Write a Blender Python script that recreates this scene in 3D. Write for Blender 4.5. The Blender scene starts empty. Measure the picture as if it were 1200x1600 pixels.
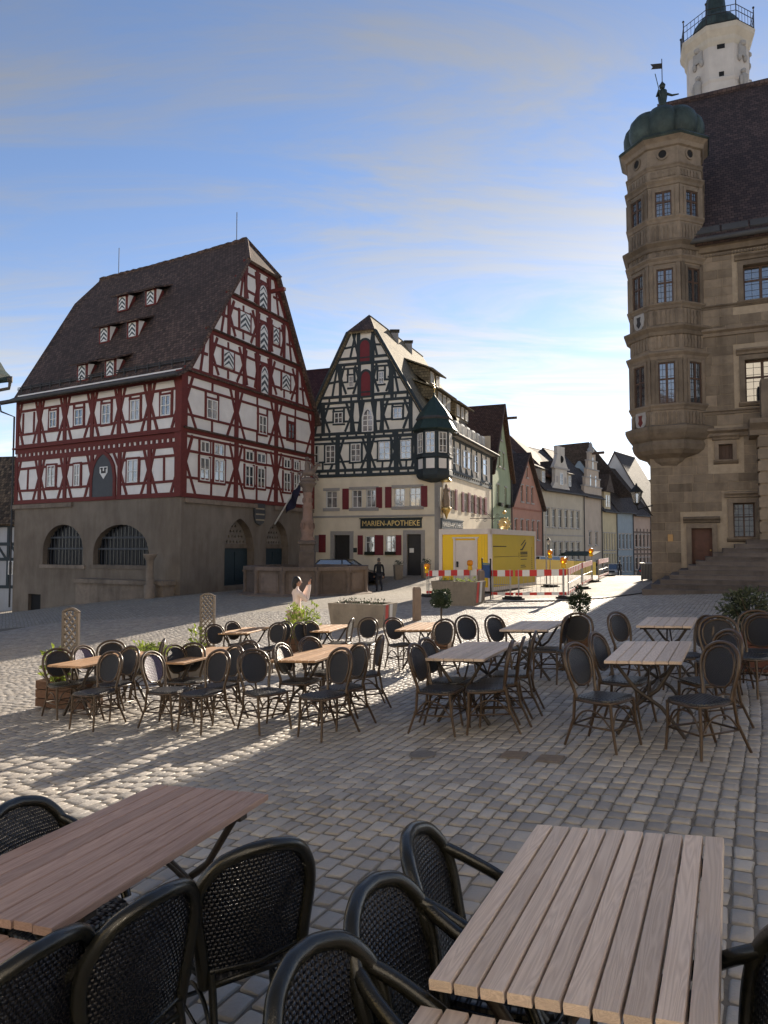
import bpy, math, random
import numpy as np
from mathutils import Vector, Matrix
from mathutils.geometry import tessellate_polygon
R = math.radians
random.seed(7)
scene = bpy.context.scene
COL = scene.collection

# ---------------------------------------------------------------- camera
FPX, CAM_H, HOR = 1110.0, 1.75, 856.0
PITCH = math.atan((HOR - 800) / FPX)
cam_data = bpy.data.cameras.new('camera')
cam = bpy.data.objects.new('camera', cam_data); COL.objects.link(cam)
cam.location = (0, 0, CAM_H); cam.rotation_euler = (math.pi / 2 + PITCH, 0, 0)
cam_data.sensor_fit = 'VERTICAL'; cam_data.sensor_height = 36.0; cam_data.sensor_width = 27.0
cam_data.lens = 36.0 * FPX / 1600.0
cam_data.clip_start = 0.05; cam_data.clip_end = 4000
scene.camera = cam

# ---------------------------------------------------------------- sky, sun, exposure
SUN_AZ, SUN_EL = 26.8, 19.8          # degrees to the right of the view axis, above the horizon
world = bpy.data.worlds.new('World'); scene.world = world; world.use_nodes = True
wt = world.node_tree; wt.nodes.clear()
def wn(t, **k):
    n = wt.nodes.new(t)
    for a, b in k.items(): setattr(n, a, b)
    return n
out = wn('ShaderNodeOutputWorld'); bg = wn('ShaderNodeBackground')
sky = wn('ShaderNodeTexSky'); sky.sky_type = 'NISHITA'; sky.sun_disc = False
sky.sun_elevation = R(SUN_EL); sky.sun_rotation = R(SUN_AZ)
sky.altitude = 400; sky.air_density = 0.68; sky.dust_density = 0.06; sky.ozone_density = 2.5
bg.inputs['Strength'].default_value = 0.08
# thin cirrus: stretched noise on the sky direction, brightening the sky's own colour
tc = wn('ShaderNodeTexCoord'); sep = wn('ShaderNodeSeparateXYZ')
wt.links.new(tc.outputs['Generated'], sep.inputs[0])
def wmath(op, a, b=None, c=None):
    n = wn('ShaderNodeMath', operation=op)
    for i, v in enumerate((a, b, c)):
        if v is None: continue
        if isinstance(v, (int, float)): n.inputs[i].default_value = v
        else: wt.links.new(v, n.inputs[i])
    return n.outputs[0]
zc = wmath('MAXIMUM', wmath('ADD', sep.outputs['Z'], 0.12), 0.02)
cx = wmath('DIVIDE', sep.outputs['X'], zc); cy = wmath('DIVIDE', sep.outputs['Y'], zc)
comb = wn('ShaderNodeCombineXYZ'); wt.links.new(cx, comb.inputs[0]); wt.links.new(cy, comb.inputs[1])
mp = wn('ShaderNodeMapping'); mp.inputs['Rotation'].default_value = (0, 0, R(-38)); mp.inputs['Scale'].default_value = (0.42, 1.35, 1)
mp.inputs['Location'].default_value = (3.35, 0.2, 0)
wt.links.new(comb.outputs[0], mp.inputs['Vector'])
def wnoise(scale, detail, rough, dist, src):
    n = wn('ShaderNodeTexNoise'); n.inputs['Scale'].default_value = scale; n.inputs['Detail'].default_value = detail
    n.inputs['Roughness'].default_value = rough; n.inputs['Distortion'].default_value = dist
    wt.links.new(src, n.inputs['Vector']); return n.outputs[0]
n1 = wnoise(1.7, 12, 0.66, 1.3, mp.outputs[0]); n2 = wnoise(0.42, 3, 0.5, 0.2, comb.outputs[0])
msk = wmath('MULTIPLY', n1, wmath('ADD', n2, 0.35))
rmp = wn('ShaderNodeMapRange'); rmp.interpolation_type = 'SMOOTHSTEP'
rmp.inputs[1].default_value = 0.30; rmp.inputs[2].default_value = 0.62; rmp.inputs[3].default_value = 0.0; rmp.inputs[4].default_value = 1.0
wt.links.new(msk, rmp.inputs[0])
bw = wn('ShaderNodeRGBToBW'); wt.links.new(sky.outputs[0], bw.inputs[0])
cl = wn('ShaderNodeCombineXYZ')
for i, k in enumerate((1.20, 1.175, 1.115)): wt.links.new(wmath('MULTIPLY', bw.outputs[0], k), cl.inputs[i])
mix = wn('ShaderNodeMix', data_type='RGBA'); haze = wmath('MULTIPLY', wmath('POWER', wmath('SUBTRACT', 1.0, wmath('MAXIMUM', sep.outputs['Z'], 0.0)), 5.0), 0.62)   # whiter towards the horizon, all round
wt.links.new(wmath('MINIMUM', wmath('ADD', wmath('MULTIPLY_ADD', rmp.outputs[0], 0.66, 0.10), haze), 0.95), mix.inputs[0])
wt.links.new(sky.outputs[0], mix.inputs[6]); wt.links.new(cl.outputs[0], mix.inputs[7])
wt.links.new(mix.outputs[2], bg.inputs['Color']); wt.links.new(bg.outputs[0], out.inputs[0])

sun_data = bpy.data.lights.new('sun', 'SUN'); sun = bpy.data.objects.new('sun', sun_data); COL.objects.link(sun)
sun_data.energy = 4.2; sun_data.angle = R(0.55); sun_data.color = (1.0, 0.87, 0.70)
SUNV = Vector((math.sin(R(SUN_AZ)) * math.cos(R(SUN_EL)), math.cos(R(SUN_AZ)) * math.cos(R(SUN_EL)), math.sin(R(SUN_EL))))
sun.rotation_euler = SUNV.to_track_quat('Z', 'Y').to_euler(); sun.location = SUNV * 120
vs = scene.view_settings
vs.view_transform = 'Standard'; vs.look = 'None'; vs.gamma = 1.0; vs.use_curve_mapping = False; vs.exposure = 1.5

# ---------------------------------------------------------------- photo pixel -> ray
CP = Vector((0, 0, CAM_H)); _c, _s = math.cos(PITCH), math.sin(PITCH)
def ray(x, y):
    a, b = (x - 600) / FPX, -(y - 800) / FPX
    return Vector((a, _c - b * _s, _s + b * _c))
def at_depth(x, y, d):
    r = ray(x, y); return CP + r * (d / r.y)
def at_height(x, y, z):
    r = ray(x, y); return CP + r * ((z - CAM_H) / r.z)

# ---------------------------------------------------------------- terrain (thin-plate spline through known points)
GP = np.array([(0, 0, -.13), (3, 0, .06), (-3, 0, -.33), (0.68, 2.29, -.08), (-1.16, 3.16, -.25), (1.06, 8.46, -.20), (2.73, 7.34, -.05),
  (-.88, 9.8, -.43), (-2.76, 10.44, -.55), (-4.07, 10.46, -.60), (-2.98, 15.3, -.76), (-1.2, 14.7, -.64), (.73, 13.35, -.46), (2.25, 10.77, -.15),
  (4.0, 10.1, -.04), (-10.3, 36, -.65), (-22.2, 42.7, -2.1), (3.8, 46, .0), (-4.9, 49, -.35), (-.35, 39.5, -.60), (-4, 33.6, -.55), (11.85, 31.5, .18),
  (9.75, 27, -.04), (4.54, 30, -.16), (7.4, 35, -.16), (16, 60, -.85), (16, 72, -1.2), (28.6, 87, -1.7), (35, 93, -1.8), (-34, 60, -3.2), (26, 4, .55),
  (-16, 12, -1.5), (-16, 26, -1.4), (20, 18, .45), (0, -14, -.1), (-20, -10, -1.2), (20, -12, .6), (-10, 80, -1.4), (60, 110, -2.6), (50, 40, .2)], float)
def _U(r2): return 0.5 * r2 * np.log(r2 + 1e-9)
def _fit():
    n = len(GP); d2 = ((GP[:, None, :2] - GP[None, :, :2]) ** 2).sum(2)
    K = _U(d2) + np.eye(n) * 1.5
    P = np.c_[np.ones(n), GP[:, :2]]
    A = np.zeros((n + 3, n + 3)); A[:n, :n] = K; A[:n, n:] = P; A[n:, :n] = P.T
    return np.linalg.solve(A, np.r_[GP[:, 2], 0, 0, 0])
_TW = _fit()
def zgv(X, Y):
    X = np.clip(np.asarray(X, float), -45, 60); Y = np.clip(np.asarray(Y, float), -15, 115)
    sh = X.shape; q = np.c_[X.ravel(), Y.ravel()]
    d2 = ((q[:, None, :] - GP[None, :, :2]) ** 2).sum(2)
    return (_U(d2) @ _TW[:-3] + _TW[-3] + q @ _TW[-2:]).reshape(sh)
def zg(x, y): return float(zgv(np.array([x]), np.array([y]))[0])
def gp(x, y, dz=0): return Vector((x, y, zg(x, y) + dz))
def on_ground(px, py, dz=0.0):
    r = ray(px, py); t = 1.0
    for i in range(60):
        P = CP + r * t; e = P.z - (zg(P.x, P.y) + dz)
        t += e / max(0.02, -r.z + 0.004) * 0.8
        t = min(max(t, .5), 140)
    return CP + r * t

# ---------------------------------------------------------------- mesh builder
class MB:
    def __init__(s): s.v = []; s.f = []; s.m = []; s.sm = []; s.slot = 0; s.smooth = False
    def face(s, pts, slot=None):
        b = len(s.v); s.v += [tuple(p) for p in pts]; s.f.append(list(range(b, b + len(pts))))
        s.m.append(s.slot if slot is None else slot); s.sm.append(s.smooth)
    def add(s, vs_, fs, smooth=None, slot=None):
        b = len(s.v); s.v += [tuple(p) for p in vs_]
        for f in fs:
            s.f.append([i + b for i in f]); s.m.append(s.slot if slot is None else slot); s.sm.append(s.smooth if smooth is None else smooth)
    def box(s, c, ex, ey, ez, slot=None):
        c, ex, ey, ez = map(Vector, (c, ex, ey, ez))
        vv = [c + ex * a + ey * b + ez * d for d in (-.5, .5) for b in (-.5, .5) for a in (-.5, .5)]
        s.add(vv, [(0, 2, 3, 1), (4, 5, 7, 6), (0, 1, 5, 4), (2, 6, 7, 3), (0, 4, 6, 2), (1, 3, 7, 5)], False, slot)
    def abox(s, x0, y0, z0, x1, y1, z1, slot=None):
        s.box(((x0 + x1) / 2, (y0 + y1) / 2, (z0 + z1) / 2), (x1 - x0, 0, 0), (0, y1 - y0, 0), (0, 0, z1 - z0), slot)
    def prism(s, poly, ext, slot=None, cap=True):
        poly = [Vector(p) for p in poly]; ext = Vector(ext); n = len(poly); b = len(s.v)
        s.v += [tuple(p) for p in poly] + [tuple(p + ext) for p in poly]
        sl = s.slot if slot is None else slot
        for i in range(n):
            j = (i + 1) % n; s.f.append([b + i, b + j, b + n + j, b + n + i]); s.m.append(sl); s.sm.append(False)
        if cap:
            s.f.append([b + n - 1 - i for i in range(n)]); s.f.append([b + n + i for i in range(n)])
            s.m += [sl, sl]; s.sm += [False, False]
    def tube(s, path, rad, seg=8, cap=True, closed=False, slot=None, smooth=True):
        path = [Vector(p) for p in path]; n = len(path)
        if not hasattr(rad, '__len__'): rad = [rad] * n
        vv = []; ff = []; up = None
        for i, p in enumerate(path):
            if closed: t = path[(i + 1) % n] - path[i - 1]
            else: t = path[min(i + 1, n - 1)] - path[max(i - 1, 0)]
            t.normalize()
            if up is None: up = t.orthogonal().normalized()
            else: up = (up - t * up.dot(t)).normalized()
            w = t.cross(up)
            for k in range(seg):
                a = 2 * math.pi * k / seg; vv.append(p + (up * math.cos(a) + w * math.sin(a)) * rad[i])
        for i in range(n if closed else n - 1):
            for k in range(seg):
                a, b = i * seg + k, i * seg + (k + 1) % seg; j = ((i + 1) % n) * seg
                ff.append((a, b, j + (k + 1) % seg, j + k))
        s.add(vv, ff, smooth, slot)
        if cap and not closed:
            s.add(vv[:seg], [tuple(range(seg - 1, -1, -1))], False, slot); s.add(vv[-seg:], [tuple(range(seg))], False, slot)
    def lathe(s, prof, c=(0, 0, 0), seg=16, rot=0, sx=1, sy=1, smooth=True, slot=None, cap=True):
        c = Vector(c); vv = []; ff = []
        for r, z in prof:
            for k in range(seg):
                a = 2 * math.pi * k / seg + rot; vv.append(c + Vector((r * math.cos(a) * sx, r * math.sin(a) * sy, z)))
        for i in range(len(prof) - 1):
            for k in range(seg): ff.append((i * seg + k, i * seg + (k + 1) % seg, (i + 1) * seg + (k + 1) % seg, (i + 1) * seg + k))
        s.add(vv, ff, smooth, slot)
        if cap:
            s.add(vv[:seg], [tuple(range(seg - 1, -1, -1))], False, slot); s.add(vv[-seg:], [tuple(range(seg))], False, slot)
    def ball(s, c, rx, ry=None, rz=None, seg=10, rings=6, slot=None):
        ry = ry or rx; rz = rz or rx
        pr = [(max(.001, math.sin(math.pi * i / rings)), -math.cos(math.pi * i / rings)) for i in range(rings + 1)]
        c = Vector(c); vv = []; ff = []
        for r, z in pr:
            for k in range(seg):
                a = 2 * math.pi * k / seg; vv.append(c + Vector((r * math.cos(a) * rx, r * math.sin(a) * ry, z * rz)))
        for i in range(rings):
            for k in range(seg): ff.append((i * seg + k, i * seg + (k + 1) % seg, (i + 1) * seg + (k + 1) % seg, (i + 1) * seg + k))
        s.add(vv, ff, True, slot)
    def mesh(s, name, mats):
        me = bpy.data.meshes.new(name); me.from_pydata([tuple(p) for p in s.v], [], s.f)
        for m in mats: me.materials.append(m)
        nf = len(me.polygons)
        me.polygons.foreach_set('material_index', s.m); me.polygons.foreach_set('use_smooth', s.sm)
        uvl(me); me.update(); return me

def uvl(me):
    """metric UVs lying in each face's own plane: u horizontal, v up the slope"""
    nl = len(me.loops); nv = len(me.vertices)
    co = np.empty(nv * 3); me.vertices.foreach_get('co', co); co = co.reshape(-1, 3)
    li = np.empty(nl, np.int32); me.loops.foreach_get('vertex_index', li)
    nf = len(me.polygons); no = np.empty(nf * 3); me.polygons.foreach_get('normal', no); no = no.reshape(-1, 3)
    tot = np.empty(nf, np.int32); me.polygons.foreach_get('loop_total', tot)
    N = np.repeat(no, tot, 0); P = co[li]
    h = np.c_[-N[:, 1], N[:, 0], np.zeros(len(N))]; L = np.linalg.norm(h, axis=1, keepdims=True)
    flat = L[:, 0] < 0.02; h = h / np.maximum(L, 1e-6); h[flat] = (1, 0, 0)
    v = np.cross(N, h); v[flat] = (0, 1, 0)
    uv = np.c_[(P * h).sum(1), (P * v).sum(1)]
    lay = me.uv_layers.new(name='UVMap'); lay.data.foreach_set('uv', uv.ravel().astype(np.float32))

# ---------------------------------------------------------------- objects, parents, tags
WM = {}
def link(o, parent=None, mat=None):
    W = mat if mat is not None else Matrix.Identity(4)
    COL.objects.link(o); WM[o.name] = W
    if parent is not None:
        o.parent = parent; o.matrix_basis = WM[parent.name].inverted() @ W
    else: o.matrix_basis = W
    return o
def mats_list(m): return list(m) if isinstance(m, (list, tuple)) else [m]
def part(name, mb, m, parent, mat=None):
    me = mb if isinstance(mb, bpy.types.Mesh) else mb.mesh(name, mats_list(m))
    return link(bpy.data.objects.new(name, me), parent, mat)
def tag(o, label=None, cat=None, group=None, kind=None):
    if label: o['label'] = label
    if cat: o['category'] = cat
    if group: o['group'] = group
    if kind: o['kind'] = kind
    return o
def thing(name, label, cat, loc=(0, 0, 0), group=None, mat=None):
    o = bpy.data.objects.new(name, None); o.empty_display_size = .3
    link(o, None, mat if mat is not None else Matrix.Translation(Vector(loc)))
    return tag(o, label, cat, group)
def struct(name, mb, m):
    o = part(name, mb, m, None); o['kind'] = 'structure'; return o
def copy_tree(o, W, parent=None):
    c = o.copy(); COL.objects.link(c); c.parent = parent
    if parent is None: c.matrix_basis = W
    WM[c.name] = W
    for ch in [k for k in KIDS.get(o.name, [])]:
        copy_tree(ch, W @ (WM[o.name].inverted() @ WM[ch.name]), c)
    return c
KIDS = {}
def remember(root):
    """note the children of a prototype once, before copying it"""
    for o in bpy.data.objects:
        if o.parent: KIDS.setdefault(o.parent.name, [])
    seen = [root]
    while seen:
        p = seen.pop(); KIDS[p.name] = list(p.children); seen += KIDS[p.name]
def frame(loc, az, up=None):
    """matrix with local +Y pointing to azimuth az (degrees right of +Y), local Z along up"""
    z = Vector(up or (0, 0, 1)).normalized(); y = Vector((math.sin(R(az)), math.cos(R(az)), 0)); x = y.cross(z).normalized(); y = z.cross(x)
    M = Matrix((x, y, z)).transposed().to_4x4(); M.translation = Vector(loc); return M
def gup(x, y, k=1.0):
    e = .4; return Vector((-(zg(x + e, y) - zg(x - e, y)) / (2 * e) * k, -(zg(x, y + e) - zg(x, y - e)) / (2 * e) * k, 1)).normalized()

_unit = {}
def unit_cube(m):
    if m.name not in _unit:
        b = MB(); b.box((0, 0, 0), (1, 0, 0), (0, 1, 0), (0, 0, 1)); _unit[m.name] = b.mesh('piece_' + m.name, [m])
    return _unit[m.name]
def bar(name, A, B, w, t, n, m, parent):
    """a separate straight piece from A to B, w wide in the plane across n, t thick along n"""
    A, B, n = Vector(A), Vector(B), Vector(n).normalized(); d = B - A; L = d.length; d.normalize(); s = n.cross(d).normalized()
    M = Matrix((d * L, s * w, n * t)).transposed().to_4x4(); M.translation = (A + B) / 2
    return link(bpy.data.objects.new(name, unit_cube(m)), parent, M)

# ---------------------------------------------------------------- facade frame
class Fac:
    def __init__(s, x, y, az, side, off=0):
        a = R(az); s.U = Vector((math.sin(a), math.cos(a), 0)); s.N = Vector((s.U.y, -s.U.x, 0)) * side
        s.O = Vector((x, y, 0)) + s.N * off; s.clip = None
    def px(s, x, y):
        d = ray(x, y); t = (s.O - CP).dot(s.N) / d.dot(s.N); P = CP + d * t
        return (P - s.O).dot(s.U), P.z
    def pt(s, u, v, n=0): return s.O + s.U * u + s.N * n + Vector((0, 0, v))
    def rect(s, x0, y0, x1, y1):
        xm, ym = (x0 + x1) / 2, (y0 + y1) / 2
        us = sorted((s.px(x0, ym)[0], s.px(x1, ym)[0])); v0 = s.px(xm, y1)[1]; v1 = s.px(xm, y0)[1]
        return us[0], v0, us[1], v1
    def shifted(s, off):
        f = Fac.__new__(Fac); f.U, f.N, f.O, f.clip = s.U, s.N, s.O + s.N * off, s.clip; return f
    def clipseg(s, u1, v1, u2, v2):
        if not s.clip: return u1, v1, u2, v2
        t0, t1 = 0.0, 1.0; P = s.clip; n = len(P)
        ar = sum(P[i][0] * P[(i + 1) % n][1] - P[(i + 1) % n][0] * P[i][1] for i in range(n)); sg = 1 if ar > 0 else -1
        for i in range(n):
            ax, ay = P[i]; bx, by = P[(i + 1) % n]; nx, ny = -(by - ay) * sg, (bx - ax) * sg
            d1 = (u1 - ax) * nx + (v1 - ay) * ny; d2 = (u2 - ax) * nx + (v2 - ay) * ny
            if d1 < 0 and d2 < 0: return None
            if d1 < 0: t0 = max(t0, d1 / (d1 - d2))
            elif d2 < 0: t1 = min(t1, d1 / (d1 - d2))
        if t1 - t0 < 0.03: return None
        return u1 + (u2 - u1) * t0, v1 + (v2 - v1) * t0, u1 + (u2 - u1) * t1, v1 + (v2 - v1) * t1
    def beam(s, u1, v1, u2, v2, w, proud, m, parent, name='beam'):
        q = s.clipseg(u1, v1, u2, v2)
        if not q: return
        proud += random.uniform(-.004, .004); J = random.uniform
        if abs(q[2] - q[0]) + abs(q[3] - q[1]) < 4: q = (q[0] + J(-.025, .025), q[1] + J(-.02, .02), q[2] + J(-.025, .025), q[3] + J(-.02, .02))
        A = s.pt(q[0], q[1], proud / 2 - .015); B = s.pt(q[2], q[3], proud / 2 - .015)
        if (B - A).length < .12: return
        return bar(name, A, B, w * random.uniform(.93, 1.07), proud + .03, s.N, m, parent)
    def box(s, mb, u0, v0, u1, v1, n0, n1, slot=None):
        mb.box(s.pt((u0 + u1) / 2, (v0 + v1) / 2, (n0 + n1) / 2), s.U * (u1 - u0), s.N * (n1 - n0), Vector((0, 0, v1 - v0)), slot)
    def plate(s, mb, outer, holes=(), depth=.25, n=0, slot=None, rslot=None):
        """wall face with real openings and their reveals"""
        loops = [[Vector((u, v, 0)) for u, v in outer]] + [[Vector((u, v, 0)) for u, v in h] for h in holes]
        allp = [p for l in loops for p in l]; tri = tessellate_polygon(loops)
        vv = [s.pt(p.x, p.y, n) for p in allp]; ff = []
        for t in tri:
            a, b, c = (vv[i] for i in t)
            ff.append(tuple(t) if (b - a).cross(c - a).dot(s.N) > 0 else tuple(reversed(t)))
        mb.add(vv, ff, False, slot)
        for h in holes:
            for i in range(len(h)):
                (a, b), (c, d) = h[i], h[(i + 1) % len(h)]
                mb.face([s.pt(a, b, n), s.pt(c, d, n), s.pt(c, d, n - depth), s.pt(a, b, n - depth)], rslot if rslot is not None else slot)
def rc(u0, v0, u1, v1): return [(u0, v0), (u1, v0), (u1, v1), (u0, v1)]
def arch(u0, v0, u1, v1, spring=.5, pointed=False, n=8):
    """opening outline with a round or pointed head; spring = share of height below the arch"""
    w = (u1 - u0) / 2; c = (u0 + u1) / 2; vs_ = v0 + (v1 - v0) * spring; h = v1 - vs_; pts = [(u0, v0), (u1, v0), (u1, vs_)]
    for i in range(1, 2 * n):
        t = i / (2 * n)
        if pointed:
            q = abs(2 * t - 1); y = math.sqrt(max(0, 1 - ((q + .35) / 1.35) ** 2)) / math.sqrt(1 - (.35 / 1.35) ** 2); pts.append((c + w * (1 - 2 * t), vs_ + h * y))
        else:
            a = math.pi * t; pts.append((c + w * math.cos(a), vs_ + h * math.sin(a)))
    pts.append((u0, vs_)); return pts
def Z(ox, oy, s): return lambda a, b, c=None, d=None: (ox + a / s, oy + b / s) if c is None else (ox + a / s, oy + b / s, ox + c / s, oy + d / s)
# ---------------------------------------------------------------- materials
_M = {}
class NT:
    def __init__(s, name):
        s.m = bpy.data.materials.new(name); s.m.use_nodes = True; s.t = s.m.node_tree
        s.b = s.t.nodes['Principled BSDF']; s.out = s.t.nodes['Material Output']
    def n(s, t, **k):
        x = s.t.nodes.new(t)
        for a, b in k.items(): setattr(x, a, b)
        return x
    def l(s, a, b): s.t.links.new(a, b)
    def setv(s, inp, v):
        if isinstance(v, (int, float, tuple, list)): inp.default_value = v
        else: s.l(v, inp)
    def math(s, op, a, b=0.0, c=None):
        x = s.n('ShaderNodeMath', operation=op); s.setv(x.inputs[0], a); s.setv(x.inputs[1], b)
        if c is not None: s.setv(x.inputs[2], c)
        return x.outputs[0]
    def coord(s, kind='UV', scale=(1, 1, 1), rot=(0, 0, 0), loc=(0, 0, 0)):
        c = s.n('ShaderNodeTexCoord'); m = s.n('ShaderNodeMapping'); s.l(c.outputs[kind], m.inputs[0])
        m.inputs['Scale'].default_value = scale; m.inputs['Rotation'].default_value = rot; m.inputs['Location'].default_value = loc
        return m.outputs[0]
    def noise(s, vec, scale, detail=4, rough=.55, dist=0.0):
        x = s.n('ShaderNodeTexNoise'); s.l(vec, x.inputs['Vector'])
        for k, v in (('Scale', scale), ('Detail', detail), ('Roughness', rough), ('Distortion', dist)): x.inputs[k].default_value = v
        return x.outputs[0]
    def ramp(s, fac, stops):
        x = s.n('ShaderNodeValToRGB'); s.l(fac, x.inputs[0]); e = x.color_ramp.elements
        while len(e) < len(stops): e.new(.5)
        for k, (p, c) in zip(e, stops): k.position = p; k.color = (*c, 1) if len(c) == 3 else c
        return x.outputs[0]
    def mix(s, f, a, b, mode='MIX'):
        x = s.n('ShaderNodeMix', data_type='RGBA', blend_type=mode); s.setv(x.inputs[0], f)
        for i, v in ((6, a), (7, b)): s.setv(x.inputs[i], (*v, 1) if isinstance(v, tuple) and len(v) == 3 else v)
        return x.outputs[2]
    def bump(s, h, dist=.01, strength=1.0, prev=None):
        x = s.n('ShaderNodeBump'); x.inputs['Distance'].default_value = dist; x.inputs['Strength'].default_value = strength; s.l(h, x.inputs['Height'])
        if prev is not None: s.l(prev, x.inputs['Normal'])
        return x.outputs[0]
    def objrand(s):
        return s.n('ShaderNodeObjectInfo').outputs['Random']
    def fin(s, col, rough=.8, normal=None, metal=0.0, spec=.4):
        s.setv(s.b.inputs['Base Color'], (*col, 1) if isinstance(col, tuple) and len(col) == 3 else col)
        s.setv(s.b.inputs['Roughness'], rough); s.setv(s.b.inputs['Metallic'], metal); s.b.inputs['Specular IOR Level'].default_value = spec
        if normal is not None: s.l(normal, s.b.inputs['Normal'])
        return s.m
def shade(c, k): return tuple(min(1, x * k) for x in c)

def m_plain(name, col, rough=.7, var=.18, scale=3.0, bump=.003, metal=0.0, spec=.4, kind='Object'):
    if name in _M: return _M[name]
    t = NT(name); v = t.coord(kind); n = t.noise(v, scale, 5, .6); n2 = t.noise(v, scale * 9, 3, .6)
    c = t.ramp(t.math('MULTIPLY_ADD', n2, .3, t.math('MULTIPLY', n, .7)), [(.3, shade(col, 1 - var)), (.7, shade(col, 1 + var))])
    _M[name] = t.fin(c, rough, t.bump(n2, bump) if bump else None, metal, spec); return _M[name]

def m_plaster(name, col, stain=(.5, .45, .4), amount=.35, rough=.9, blotch=.5):
    t = NT(name); v = t.coord('Object'); v2 = t.coord('Object', (1.6, 1.6, .35))
    big = t.noise(v, .35, 6, .62, .4); run = t.noise(v2, 1.3, 5, .65); fine = t.noise(v, 14, 4, .6)
    f = t.ramp(t.math('MULTIPLY_ADD', run, .5, t.math('MULTIPLY', big, .5)), [(.42, (0, 0, 0)), (.68, (1, 1, 1))])
    dirty = tuple(a * b for a, b in zip(col, stain))
    c = t.mix(t.math('MULTIPLY', f, amount), t.ramp(t.noise(v, 1.1, 5, .6), [(.3, shade(col, .9)), (.7, shade(col, 1.07))]), dirty)
    return t.fin(c, rough, t.bump(fine, .006, .8, t.bump(t.noise(v, 2.5, 4), .02, .5)), 0, .25)

def m_stone(name, col, col2, rough=.88, s=1.0):
    """weathered sandstone; each separate block gets its own tone"""
    t = NT(name); v = t.coord('Object'); r = t.objrand()
    w = t.n('ShaderNodeNewGeometry').outputs['Position']
    big = t.noise(w, .5 * s, 6, .65, .3); mid = t.noise(w, 3.2 * s, 6, .65); fine = t.noise(w, 22 * s, 4, .7)
    a = t.mix(t.ramp(big, [(.35, (0, 0, 0)), (.68, (1, 1, 1))]), col, col2)
    b = t.mix(t.math('MULTIPLY', t.ramp(mid, [(.45, (0, 0, 0)), (.75, (1, 1, 1))]), .45), a, shade(col2, .55))
    hs = t.n('ShaderNodeHueSaturation'); t.l(b, hs.inputs['Color']); w2 = t.n('ShaderNodeMapping'); t.l(w, w2.inputs[0]); w2.inputs['Scale'].default_value = (1.7, 1.7, .16); soot = t.ramp(t.noise(w2.outputs[0], 1.0, 6, .65), [(.5, (0, 0, 0)), (.74, (1, 1, 1))])
    t.l(t.math('SUBTRACT', t.math('MULTIPLY_ADD', r, .46, .78), t.math('MULTIPLY', soot, .38)), hs.inputs['Value'])
    return t.fin(hs.outputs[0], rough, t.bump(fine, .012, .8, t.bump(mid, .03, .6)), 0, .25)

def m_rooftile(name, c1, c2, c3, w=.22, h=.20):
    t = NT(name); v = t.coord('UV'); wob = t.noise(v, .7, 4)
    va = t.n('ShaderNodeVectorMath', operation='MULTIPLY_ADD'); cc = t.n('ShaderNodeCombineXYZ'); t.l(wob, cc.inputs[1])
    t.l(cc.outputs[0], va.inputs[0]); va.inputs[1].default_value = (0, .09, 0); t.l(v, va.inputs[2])
    br = t.n('ShaderNodeTexBrick'); t.l(va.outputs[0], br.inputs['Vector']); br.offset = .5
    for k, q in (('Scale', 1.0), ('Mortar Size', .012), ('Mortar Smooth', .2), ('Bias', 0), ('Brick Width', w), ('Row Height', h)): br.inputs[k].default_value = q
    br.inputs['Color1'].default_value = (0, 0, 0, 1); br.inputs['Color2'].default_value = (1, 1, 1, 1); br.inputs['Mortar'].default_value = (.5, .5, .5, 1)
    col = t.ramp(br.outputs['Color'], [(0, c1), (.5, c2), (1, c3)])
    big = t.noise(v, .22, 6, .65); moss = t.noise(v, 2.2, 6, .7)
    col = t.mix(t.math('MULTIPLY', t.ramp(big, [(.4, (0, 0, 0)), (.7, (1, 1, 1))]), .6), col, shade(c1, .75))
    col = t.mix(t.math('MULTIPLY', t.ramp(moss, [(.55, (0, 0, 0)), (.72, (1, 1, 1))]), .5), col, (c2[0] * .75, c2[1] * 1.05, c2[2] * .95))
    col = t.mix(br.outputs['Fac'], col, shade(c1, .35))
    # saw-tooth courses: each tile's lower edge stands proud
    sp = t.n('ShaderNodeSeparateXYZ'); t.l(va.outputs[0], sp.inputs[0])
    saw = t.math('SUBTRACT', 1.0, t.math('FRACT', t.math('DIVIDE', sp.outputs[1], h)))
    hgt = t.math('SUBTRACT', t.math('MULTIPLY', saw, .9), t.math('MULTIPLY', br.outputs['Fac'], .7))
    return t.fin(col, .85, t.bump(t.math('ADD', hgt, t.math('MULTIPLY', br.outputs['Color'], .35)), .06, 1.0), 0, .3)

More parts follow.
